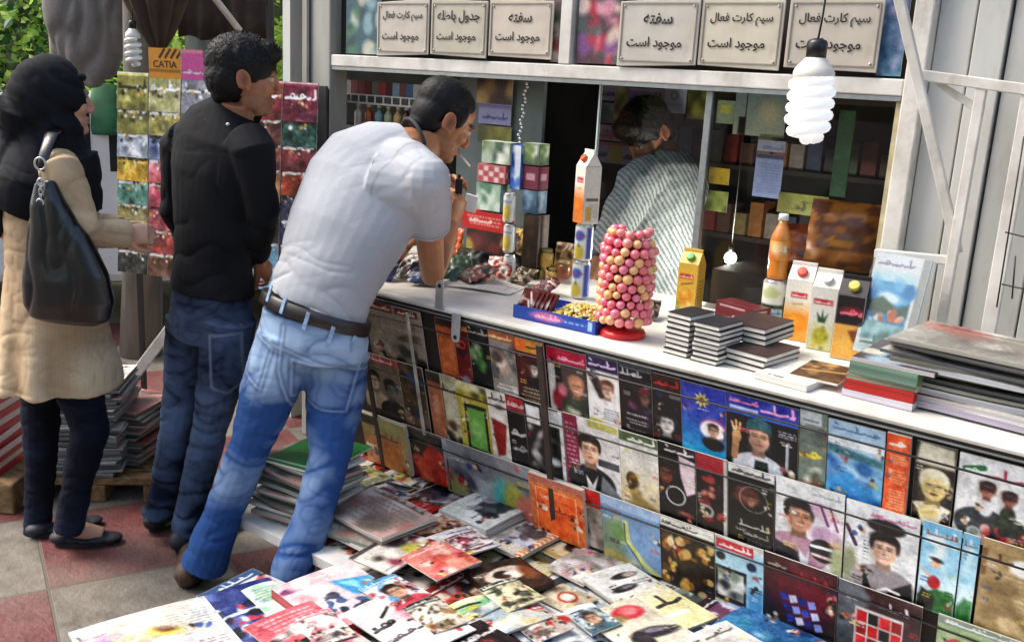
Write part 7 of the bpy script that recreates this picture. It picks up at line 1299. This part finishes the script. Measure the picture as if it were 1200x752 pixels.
organic('jeans', b, .0048, 3, DENIM, Bp, djn, cbj)
GSH = mat('grey black shoe', '#26272b', .6, .4, 50); GTR = mat('grey shoe trim', '#8f908c', .6, .2, 30)
h1 = on_z(206, 648); shoe(Bp, h1, h1+unit(RH*.5+FH*.86)*.28, .10, .085, GSH, stripe=GTR); h2 = on_z(176, 624); shoe(Bp, h2, h2+unit(RH*.4+FH*.9)*.28, .10, .085, GSH, stripe=GTR)

# ---------------------------------------------------------------- man in the white t-shirt, bent over the counter
D0 = 2.92; Tp = person('person in a white t-shirt and light blue jeans bending over the counter with a cigarette', 260, 690)
J = lambda px, py, dd=0.: hd(px, py, D0+dd)
f = unit(RH*.78-UP*.50+FH*.38); up_ = unit(RH*.42+UP*.86+FH*.12); hc = J(521, 141, .25)
sp_ = [J(369, 366), J(386, 318, .02), J(406, 272, .06), J(430, 222, .12), J(458, 186, .17), J(482, 168, .20)]
sv = unit(RH*.84-UP*.42-FH*.34)
b = MB(); add_head(b, hc, f, up_, 1.0)
b.tube([hc-up_*.075-f*.03, J(497, 168, .22), J(478, 178, .19)], [.060, .062, .085], 16)
b.loft([(sp_[0], sv, .13, .09), (sp_[2], sv, .15, .10), (sp_[3], sv, .16, .10), (sp_[4], sv, .13, .08)], 18)
sR, eR, wR = J(498, 212, .02), J(507, 322, .20), J(529, 262, .31); sL, eL, wL = J(440, 186, .32), J(470, 300, .42), J(516, 236, .42)
b.tube([sp_[4], sR, (sR+eR)/2+FH*.0, eR, (eR*.45+wR*.55), wR], [.05, .046, .046, .040, .040, .027], 16); b.tube([sp_[4], sL, eL, wL], [.06, .05, .04, .028], 14)
add_hand(b, wR, unit(RH*.22+UP*.62+FH*.05), unit(-RH*.55+UP*.45+FH*.5), 1.0, (.75, .9, .7), thumb=-1); add_hand(b, wL, unit(RH*.35+UP*.5+FH*.05), unit(RH*.5+UP*.2-FH*.5), 1.0, (.7, .8, .6))
ll = [J(338, 398, -.02), J(318, 450, -.05), J(294, 520, -.06), J(262, 600, -.06), on_z(238, 690)+UP*.09]; lr = [J(396, 412, .02), J(392, 470, -.02), J(386, 535, -.09), J(367, 605, -.17), J(340, 700, -.27)]
b.tube(ll, [.08, .075, .052, .042, .042], 12); b.tube(lr, [.08, .075, .052, .042, .042], 12)
organic('body', b, .004, 3, SKIN, Tp, None, head_paint(hc, f, up_, 1., '#a56f4c', '#8a4a3f', '#140e0c', .35))
hair_cap(Tp, hc, f, up_, 1.0, .0012, .006, 9, short=True, fade='#a56f4c')
b = MB(); b.loft([(J(370, 361), sv, .166, .118), (sp_[1], sv, .170, .122), (sp_[2], sv, .192, .13), (sp_[3], sv, .205, .132), (J(446, 200, .15), sv, .198, .12), (J(466, 180, .18), sv, .145, .095), (J(482, 170, .2), sv, .085, .075)], 32)
b.tube([sp_[4]*.8+sp_[3]*.2, sp_[4]*.45+sR*.55, sR], [.10, .095, .084], 18); b.tube([sp_[3]*.7+sR*.3, sR*.9+eR*.1], [.12, .085], 18); b.ball(sR, .082); b.tube([sR*.98+eR*.02, sR*.75+eR*.25, (sR*.5+eR*.5)], [.082, .078, .069], 18); b.tube([J(455, 186, .25), sL, (sL*.6+eL*.4)], [.075, .075, .062], 16)
w0 = np.array(lin('#a6a8ad')); w1 = np.array(lin('#b7b9bd'))
ax_ = unit(sp_[3]-sp_[0])
def dts(P, N_):
    Q = P-sp_[2]; a = Q@ax_; c_ = Q@sv; e = Q@np.cross(ax_, sv); G = np.stack([a*.75+c_*.66, a*-.66+c_*.75, e], 1); waist = np.exp(-((a+.2)/.10)**2); arm = np.exp(-(np.linalg.norm(P-sR, axis=1)/.13)**2)
    return .0042*crease(G, 3.4, 2.7, (.45, 1.6, 1), .14)+.007*waist*crease(np.stack([a, c_, e], 1), 11, 5.1, (1.6, .5, .5))+.004*arm*crease(G, 13, 1.1)+.0008*crease(G, 12, 3, (.6, 1.5, 1))
organic('t_shirt', b, .0048, 4, CLOTH, Tp, dts, lambda P, N_, h: blend(w0, w1, .5+nz3(P, 5))*(1-.30*seam(P, sR, eR, .46, .010, sR, .2)-.22*seam(P, sR, eR, .43, .005, sR, .2)-.28*seam(P, sp_[4]*.75+sp_[3]*.25, sR, .62, .018, sR, .17))[:, None])
q = J(481, 166, .2); nd = unit(hc-up_*.09-sp_[4]); sq = unit(np.cross(nd, UP)); rr = np.cross(sq, nd)
b = MB(); b.tube([q+nd*.012+(sq*math.cos(a)*.078+rr*math.sin(a)*.07) for a in np.linspace(0, 2*math.pi, 25)], .006, 8, cap=False); b.build('collar', mat('dark collar rib', '#2a2a30', .8, .2, 60), Tp, smooth=True)
b = MB(); b.loft([(J(369, 367), sv, .172, .124), (J(367, 392), unit(sv+UP*.12), .182, .136), (J(366, 415), unit(sv+UP*.2), .176, .13)], 28)
leg_tube(b, ll[:2]+[ll[2], ll[3], J(238, 664, -.06)], [.112, .100, .074, .068, .082]); leg_tube(b, lr[:2]+[lr[2], lr[3], J(344, 664, -.24), J(338, 700, -.27)], [.112, .100, .074, .066, .074, .076])
n0, n1_ = np.array(lin('#2d5089')), np.array(lin('#a9c2dd'))
def djt(P, N_):
    z = P[:, 2]; lo = np.exp(-((z-.16)/.14)**2)+.7*np.exp(-((z-.52)/.1)**2)+.5*np.exp(-((z-.8)/.1)**2); Q = np.stack([P@RH, P@FH, z], 1)
    return (.003+.0055*lo)*crease(Q, 8.5, 3.3, (.7, .6, 1.6))+.002*crease(Q, 22, 9.2, (.7, .7, 1.3))
def cjt(P, N_, h):
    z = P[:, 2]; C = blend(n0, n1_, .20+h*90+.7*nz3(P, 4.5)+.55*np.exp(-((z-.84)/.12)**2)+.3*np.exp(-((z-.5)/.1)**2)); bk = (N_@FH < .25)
    D = np.minimum(line_d(P, [J(352, 408), J(350, 452), J(380, 466), J(412, 470), J(424, 422), J(352, 408)]), line_d(P, [J(300, 378), J(296, 425), J(318, 440), J(330, 396), J(300, 378)]))
    D = np.minimum(D, line_d(P, [J(342, 372), J(338, 420), J(350, 470)])); D = np.minimum(D, line_d(P, [J(330, 392), J(430, 430)])); st = np.exp(-(D/.0026)**2)*bk
    C = blend(C, n0*.55, .5*np.exp(-((D-.007)/.005)**2)*bk); return blend(C, np.array(lin('#b9c9dc')), .4*st)
organic('jeans', b, .0048, 3, DENIM, Tp, djt, cjt)
b = MB(); ab = unit(J(377, 340, .01)-J(369, 366)); b.loft([(J(369, 367)-ab*.016, sv, .181, .133), (J(369, 367)-ab*.014, sv, .184, .136), (J(369, 367)+ab*.022, sv, .182, .135), (J(369, 367)+ab*.024, sv, .179, .132)], 44); bl = b.build('belt', mat('dark brown belt', '#1e1512', .45, .3, 30, coat=.2), Tp, smooth=True)
LP = mat('denim loop', '#8fa9c6', .9, .2, 60); bc = J(369, 367)+ab*.004; bd_ = np.cross(ab, sv)
if bd_ @ FH > 0: bd_ = -bd_
for th_ in (-.62, -.22, .25, .72, 1.2):
    c_ = bc+sv*.187*math.sin(th_)+bd_*.139*math.cos(th_); tn = unit(sv*.187*math.cos(th_)-bd_*.139*math.sin(th_)); on = np.cross(ab, tn); on = on if on@bd_ > 0 else -on
    b = MB(); b.obox(c_-tn*.006-ab*.028, tn*.012, ab*.052, on*.004); b.build('belt_loop', LP, Tp, bevel=.001)
BSH = mat('brown shoe', '#4a2f1f', .55, .4, 40); BTR = mat('cream shoe trim', '#c9bfa6', .6, .2, 30)
h1 = on_z(219, 691); shoe(Tp, h1, h1+unit(-RH*.16+FH*.98)*.28, .116, .10, BSH, stripe=BTR); h2 = hd(330, 735, D0-.30)*V(1, 1, 0); shoe(Tp, h2, h2+unit(RH*.45+FH*.9)*.27, .10, .09, BSH, stripe=BTR)
mo = hc+f*.098-up_*.064; b = MB(); b.tube([mo, mo+unit(f-up_*.25+RH*.0)*.055], .0038, 8); tag(b.build('cigarette', WHITEP, smooth=True), 'white cigarette between the lips of the bent man', 'cigarette')
lg = wR+unit(RH*.22+UP*.62)*.105+RH*-.015; b = MB(); b.obox(lg-RH*.012-FH*.006, RH*.024, FH*.012, UP*.05); b.tube([lg+UP*.052, lg+UP*.064], .007, 8); tag(b.build('lighter', BLACKP, bevel=.003), 'small black lighter in the bent man\'s raised hand', 'lighter')
b = MB(); b.obox(wR+RH*.035+UP*.045+FH*.02, RH*.04-UP*.01, UP*.055+RH*.01, FH*.018); tag(b.build('cigarette_packet', WHITEP, bevel=.002), 'white cigarette packet behind the bent man\'s raised hand', 'cigarettes')

# ---------------------------------------------------------------- seller inside the kiosk
q = on_y(746, 300, 3.28); D0 = q@FH; Sp = thing('person', 'seller with black hair in a grey striped shirt bending down inside the kiosk', 'person', (q[0], q[1], 0.08))
J = lambda px, py, dd=0.: hd(px-5, py, D0+dd)
f = unit(-RH*.55-UP*.62-FH*.45); up_ = unit(-RH*.5+UP*.8-FH*.2); hc = J(764, 158, .0)
b = MB(); add_head(b, hc, f, up_, 1.0); b.tube([hc-up_*.07-f*.02, J(782, 178, .02), J(786, 195, .02)], [.058, .06, .08], 14)
b.loft([(J(788, 190), RH, .10, .09), (J(775, 240), RH, .15, .12), (J(762, 310), RH, .15, .12), (J(758, 420), RH, .15, .12)], 18)
sR, eR, wR = J(752, 215, -.10), J(722, 275, -.16), J(700, 325, -.2); b.tube([J(785, 205), sR, eR, wR], [.07, .048, .04, .03], 12); sL, eL, wL = J(812, 220, .12), J(800, 290, .2), J(770, 330, .1); b.tube([J(785, 205), sL, eL, wL], [.07, .048, .04, .03], 12)
add_hand(b, wR, unit(-RH*.6-UP*.5-FH*.3), unit(-UP*.6+RH*.5), 1.); add_hand(b, wL, unit(-RH*.7-UP*.4), unit(-UP), 1., thumb=-1)
for k in (-1, 1): b.tube([J(758+k*22, 420), J(758+k*24, 560, .02), V(J(758+k*24, 560)[0], J(758+k*24, 560)[1], .12)], [.09, .07, .05], 12)
organic('body', b, .0055, 3, SKIN, Sp, None, head_paint(hc, f, up_, 1., '#8f5f44', '#7a4438', '#120d0c', .4))
hair_cap(Sp, hc, f, up_, 1.0, .004, .012, 15)
b = MB(); b.loft([(J(786, 176), RH, .06, .07), (J(786, 190), RH, .12, .10), (J(782, 215), RH, .155, .125), (J(772, 260), RH, .168, .135), (J(764, 320), RH, .168, .13), (J(758, 410), RH, .165, .13)], 28)
b.tube([J(775, 200, -.06), sR, (sR+eR)/2, eR, (eR+wR)/2], [.075, .08, .070, .062, .055], 16); b.tube([J(800, 205, .06), sL, eL, (eL+wL)/2], [.075, .078, .06, .055], 14)
g0, g1 = np.array(lin('#93989a')), np.array(lin('#484f53'))
organic('shirt', b, .006, 4, CLOTH, Sp, lambda P, N_: .006*ridge(P, 9, 4.4, (1, 1, 1.4))+.003*ridge(P, 22, 1.7), lambda P, N_, h: blend(g0, g1, (np.sin(((P-hc)@unit(RH*.8+UP*.55+FH*.2))*380+4*nz3(P, 4)) > .1)*.85))
b = MB(); b.loft([(J(758, 405), RH, .16, .125), (J(758, 450), RH, .17, .13)], 20)
for k in (-1, 1): b.tube([J(758+k*22, 440), J(758+k*24, 560, .02), V(J(758+k*24, 560)[0], J(758+k*24, 560)[1], .10)], [.10, .08, .07], 12)
organic('trousers', b, .012, 2, mat('dark trousers', '#1c1d22', .85, .2, 60), Sp)
# ================================================================ behind: awning, canvas, umbrella, trees, car
LF = [mat('leaf bright', '#9cc04a', .5, .35, 6, c2='#d3dc78'), mat('leaf mid', '#6f9c40', .5, .35, 6, c2='#98bd56'), mat('leaf deep', '#35602a', .55, .3, 6)]
for m_ in LF[:2]:
    t = m_.node_tree; p_ = t.nodes['Principled BSDF']; tl = t.nodes.new('ShaderNodeBsdfTranslucent'); ad = t.nodes.new('ShaderNodeMixShader'); ad.inputs[0].default_value = .4
    src = p_.inputs['Base Color'].links[0].from_socket; t.links.new(src, tl.inputs[0]); out = [n for n in t.nodes if n.type == 'OUTPUT_MATERIAL'][0]
    t.links.new(p_.outputs[0], ad.inputs[1]); t.links.new(tl.outputs[0], ad.inputs[2]); t.links.new(ad.outputs[0], out.inputs[0])
def tree(x, y, h, tr, crown, n, leaf, lab, seed, lean=(0, 0), name='street_tree', mix=(0, 1, 2), cat='tree', trunk=True, group='trees around the kiosk'):
    g = random.Random(seed); r = thing(name, lab, cat, (x, y, 0), group); top = V(x+lean[0], y+lean[1], h)
    if trunk:
        b = MB(); b.tube([V(x, y, -.05), V(x, y, .0)*.75+top*.25+V(.04, 0, 0), V(x, y, 0)*.4+top*.6, top], [tr*1.25, tr, tr*.8, tr*.45], 12)
        for k in range(6):
            a = g.uniform(0, 6.28); p0 = V(x, y, 0)*(1-.6-.06*k)+top*(.6+.06*k); b.tube([p0, p0+V(math.cos(a)*.5, math.sin(a)*.5, .6), p0+V(math.cos(a)*1.1, math.sin(a)*1.1, .9)], [tr*.4, tr*.25, tr*.08], 7)
        b.build('trunk', BARK, r, smooth=True)
    b = MB(); cl = []
    for (cx, cy, cz, rr) in crown:
        for _ in range(max(6, int(9*rr*rr))):
            d = V(g.gauss(0, 1), g.gauss(0, 1), g.gauss(0, .8)); d = unit(d)*rr*g.uniform(.35, 1); cl.append((V(cx, cy, cz)+d, rr*g.uniform(.16, .34)))
    for i in range(n):
        c_, s_ = cl[g.randrange(len(cl))]; p = c_+V(g.gauss(0, s_), g.gauss(0, s_), g.gauss(0, s_*.8)); d = unit(V(g.gauss(0, 1), g.gauss(0, 1), g.gauss(-.5, .7))); e = unit(np.cross(d, V(g.gauss(0, 1), g.gauss(0, 1), g.gauss(0, 1)))); L_ = leaf*g.uniform(.6, 1.25); w_ = L_*.3; nn = np.cross(d, e)*L_*.06
        b.add([p, p+d*L_*.45+e*w_+nn, p+d*L_, p+d*L_*.45-e*w_+nn], [[0, 1, 2, 3]], g.choice(mix))
    b.build('crown', LF, r); return r
def at(px, py, d): return hd(px, py, d)
q = at(25, 60, 9.5); tree(q[0], q[1], 4.2, .16, [(q[0], q[1], 2.3, 1.3), (q[0]+.3, q[1]+.3, 3.2, 1.3), (q[0]-.8, q[1], 1.6, 1.2), (q[0]-.3, q[1]-.6, 1.0, .8)], 15000, .10, 'dense bright green tree at the left edge behind the headscarf', 1)
q = at(182, 105, 8.0); tree(q[0], q[1], 2.5, .05, [(q[0], q[1], 1.45, .5), (q[0]-.4, q[1]+.3, 1.3, .5), (q[0]+.35, q[1], 1.2, .4)], 6000, .085, 'low leafy green bush behind the orange booklet on the rack', 2, name='bush', mix=(1, 1, 2, 0), cat='bush')
q = at(236, 75, 8.8); tree(q[0], q[1], 4.5, .16, [(q[0]+.3, q[1], 4.2, 1.2)], 3000, .12, 'straight grey tree trunk seen below the brown awning', 3)
q = at(330, 60, 10.5); tree(q[0], q[1], 4.5, .12, [(q[0], q[1], 2.6, 1.1), (q[0]-.5, q[1]+.4, 1.9, 1.1), (q[0]+.5, q[1], 1.5, .9), (q[0]-1.2, q[1]+.5, 1.7, .9)], 12000, .09, 'sunlit yellow green tree between the awning and the grey corner post', 4, mix=(0, 0, 0, 1))
q = at(172, 330, 5.2); q2 = at(160, 400, 5.2)
tree(at(166, 440, 5.4)[0], at(166, 440, 5.4)[1], 3.6, .095, [(q[0]-.4, q[1]+.6, 3.8, .9)], 2000, .12, 'leaning grey tree trunk between the headscarf and the man in black', 5, lean=(.10, .06))
for i, (x, y) in enumerate(((-13, 16), (-9, 19), (-17, 12), (-5, 20), (-20, 7))):
    tree(x, y, 6, .2, [(x, y, 3.2, 2.2), (x+.9, y, 4.6, 2.0), (x-1.2, y+.6, 2.2, 1.9)], 7000, .3, ['far tree across the road, left of the trunk', 'far tree across the road behind the awning', 'far tree across the road at the left edge', 'far tree across the road behind the kiosk', 'far tree down the road at the left edge'][i], 10+i, mix=(0, 0, 1))
# unseen trees added behind the camera to darken what the window glass mirrors
for i, (x, y) in enumerate(((-2.5, -9), (2.2, -8), (6.5, -9.5), (10, -7), (-7.5, -10))):
    tree(x, y, 6, .2, [(x, y, 3.8, 1.9), (x+1, y, 5.2, 1.7), (x-1.1, y+.4, 3.0, 1.5)], 2600, .34, 'street tree on the pavement across from the kiosk, %s' % ['facing the window', 'right of the camera', 'far right of the camera', 'at the far right end', 'far left of the camera'][i], 30+i, mix=(1, 2))
AW = mat('dark brown canvas', '#3a2e26', .9, .2, 10, .3, 120, c2='#241c17'); AW2 = mat('brown striped canvas', '#4a3a30', .9, .2, 10, .3, 120)
GC = mat('dirty grey canvas', '#7c7771', .9, .15, 4, .3, 60, c2='#5f5b56')
# awning valance
a0_, a1_ = hd(206, -60, 5.6), hd(312, -60, 5.4); z0_ = hd(260, 46, 5.5)[2]
aw = thing('awning', 'dark brown canvas awning with a scalloped lower edge behind the man in black', 'awning', ((a0_+a1_)/2)*V(1, 1, 0)+V(0, 0, z0_)); b = MB(); u = unit((a1_-a0_)*V(1, 1, 0)); L_ = np.linalg.norm(((a1_-a0_)*V(1, 1, 0))); n_ = V(-u[1], u[0], 0); vs = []; NN = 60
for i in range(NN+1):
    s_ = i/NN*L_; w_ = .02*math.sin(s_*26)+.008*math.sin(s_*61); lo = z0_+.012*math.sin(s_*26)+(.09 if s_ < .04 else 0)*0
    for zz, o_ in ((lo, w_), (lo+.11, w_*.8), (lo+.30, w_*.3), (lo+1.2, -.2)): vs.append(V(a0_[0], a0_[1], 0)+u*s_+n_*o_+V(0, 0, zz))
b.add(vs, [[i*4+k, (i+1)*4+k, (i+1)*4+k+1, i*4+k+1] for i in range(NN) for k in range(3)]); o = b.build('canvas', AW, aw, smooth=True); sd2 = o.modifiers.new('thickness', 'SOLIDIFY'); sd2.thickness = .006
b = MB(); e_ = hd(247, -8, 5.2); e2 = hd(281, 36, 5.3); b.tube([e_+(e_-e2)*.8, e_, e2], .018, 8); b.build('support_rod', WHITE, aw, smooth=True)
b = MB(); b.tube([V(a1_[0], a1_[1], 0)+n_*.03, V(a1_[0], a1_[1], 3.4)+n_*.03], .022, 10); b.build('pole', mat('dark pole', '#2c2622', .6, .2, 20), aw, smooth=True)
# folded umbrella with pleats
t_ = hd(214, -70, 5.0); e_ = hd(186, 56, 5.0); um = thing('folded_umbrella', 'large folded brown parasol hanging in pleats above the rack', 'parasol', e_); b = MB(); R_ = []
for k in range(9):
    s_ = k/8; c_ = e_*(1-s_)+(hd(178, -70, 5.0))*s_; r_ = .03+.17*s_**.8; ring = []
    for j in range(48):
        a = 2*math.pi*j/48; rr = r_*(1+.28*math.cos(a*9+s_)); ring.append(c_+RH*rr*math.cos(a)*1.05+FH*rr*math.sin(a))
    R_.append(ring)
b.rings(R_); b.build('canopy', AW2, um, smooth=True); b = MB(); b.tube([e_-UP*.02, e_+UP*.0], .014, 8); b.tube([e_+UP*.3, hd(180, -120, 5.0)], .02, 8); b.build('pole', mat('dark pole', '#2c2622'), um, smooth=True)
# grey canvas bundle above the headscarf
cb = MB(); cb.loft([(hd(118, 102, 5.6), RH, .05, .06), (hd(113, 92, 5.6), RH, .12, .09), (hd(108, 66, 5.6), RH, .20, .12), (hd(104, 30, 5.6), RH, .25, .14), (hd(104, -20, 5.6), RH, .27, .15), (hd(104, -110, 5.6), RH, .27, .15)], 30)
organic('canvas_bundle', cb, .02, 4, GC, None, lambda P, N_: .035*crease(np.stack([P@RH, P@FH, P[:, 2]], 1), 5, 1.1, (1.4, 1.4, .35), .2)); tag(bpy.data.objects['canvas_bundle'], 'dirty grey canvas hanging in a bundle above the headscarf', 'canvas')
b = MB(); a = hd(66, 70, 6.0); b.tube([V(a[0], a[1], 0), V(a[0], a[1], 3.)], .035, 10); tag(b.build('lamp_post', mat('grey post', '#7a7468', .6, .2, 8), smooth=True), 'thin grey post between the bright tree and the grey canvas', 'post')
b = MB(); a = hd(122, 152, 5.8); c_ = hd(122, 98, 5.8); b.loft([(V(a[0], a[1], a[2]-.03), RH, .10, .03), (a, RH, .13, .03), (c_, RH, .06, .025)], 16); tag(b.build('green_cloth', mat('green cloth', '#2c6a44', .8, .25, 8, c2='#1f4a30'), smooth=True), 'green cloth hanging between the headscarf and the rack', 'cloth')
q = hd(157, 78, 4.9); cfl(q, .215, .034, 'small unlit spiral bulb hanging left of the folded parasol', LAMPD, 4, (hd(160, -30, 4.9)))
# pale building far across the street
pb_ = thing('added_pale_building', 'pale plaster building far across the street behind the trees', 'building', (-16, 27, 0)); bu = unit(V(.8, .6, 0)); bv = V(-.6, .8, 0)
b = MB(); b.obox(V(-26, 20, 0), bu*22, bv*6, (0, 0, 9)); b.build('wall', mat('pale plaster', '#d9d8d0', .8, .08, 2, c2='#c4c2b8'), pb_)  # pale building added to brighten the gaps between the leaves
for i in range(7):
    for j in range(3):
        o_ = V(-26, 20, 0)+bu*(1.2+i*3.0)-bv*.02+UP*(1+j*2.8); b = MB(); b.obox(o_, bu*1.3, bv*.015, UP*1.5); wo = b.build('window', mat('far window glass', '#4a5560', .2, .2, 3), pb_); b = MB(); b.obox(o_-bu*.08-bv*.05-UP*.1, bu*1.46, bv*.045, UP*.09); b.build('sill', WHITEP, wo)
# white car parked behind the rack
cq = hd(140, 330, 6.6); cq = V(cq[0], cq[1], 0); cr = unit(RH*.95+FH*.3); cf = V(-cr[1], cr[0], 0)
car = thing('parked_car', 'white car parked behind the rack of booklets', 'car', cq); CARW = mat('white car paint', '#d6d7d6', .25, .03, 5, coat=.5); CG = mat('dark car glass', '#16191c', .08, .2, 5)
pf = [(-2.1, .32), (-2.15, .62), (-2.0, .86), (-1.2, .96), (-.75, 1.38), (.75, 1.42), (1.35, 1.0), (2.05, .9), (2.15, .6), (2.1, .3)]
b = MB(); b.prism(pf, cq-cf*.85, cr, UP, cf*1.7); b.build('body', CARW, car, bevel=.06)
for sgn in (-.853, .845):
    b = MB(); b.prism([(-1.0, .99), (-.68, 1.32), (-.05, 1.35), (-.05, .99)], cq+cf*sgn, cr, UP, cf*.008); b.prism([(.05, .99), (.05, 1.35), (.70, 1.34), (1.15, 1.02)], cq+cf*sgn, cr, UP, cf*.008); b.build('side_window', CG, car)
    for xw in (-1.35, 1.3):
        w_ = MB(); w_.lathe([(.31, -.1), (.325, -.06), (.325, .06), (.31, .1)], cq+cr*xw+cf*sgn*.9+UP*.325, 26, ax=cf); wo = w_.build('wheel', mat('tyre', '#141414', .8, .2, 30), car, smooth=False); w_ = MB(); w_.lathe([(.2, -.105), (.2, .105)], cq+cr*xw+cf*sgn*.9+UP*.325, 22, ax=cf); w_.build('rim', STEEL, wo)
    b = MB(); b.obox(cq+cr*.18+cf*sgn*1.0+UP*.84, cr*.16, cf*.03, UP*.025); b.build('door_handle', BLACKP, car, bevel=.006)
b = MB(); b.obox(cq+cr*-2.16-cf*.7+UP*.6, cr*.03, cf*.3, UP*.12); b.build('headlight', mat('headlight', '#c9d0d3', .1, .1, 10), car); b = MB(); b.obox(cq+cr*-2.16+cf*.4+UP*.6, cr*.03, cf*.3, UP*.12); b.build('headlight', MATS['headlight'], car)
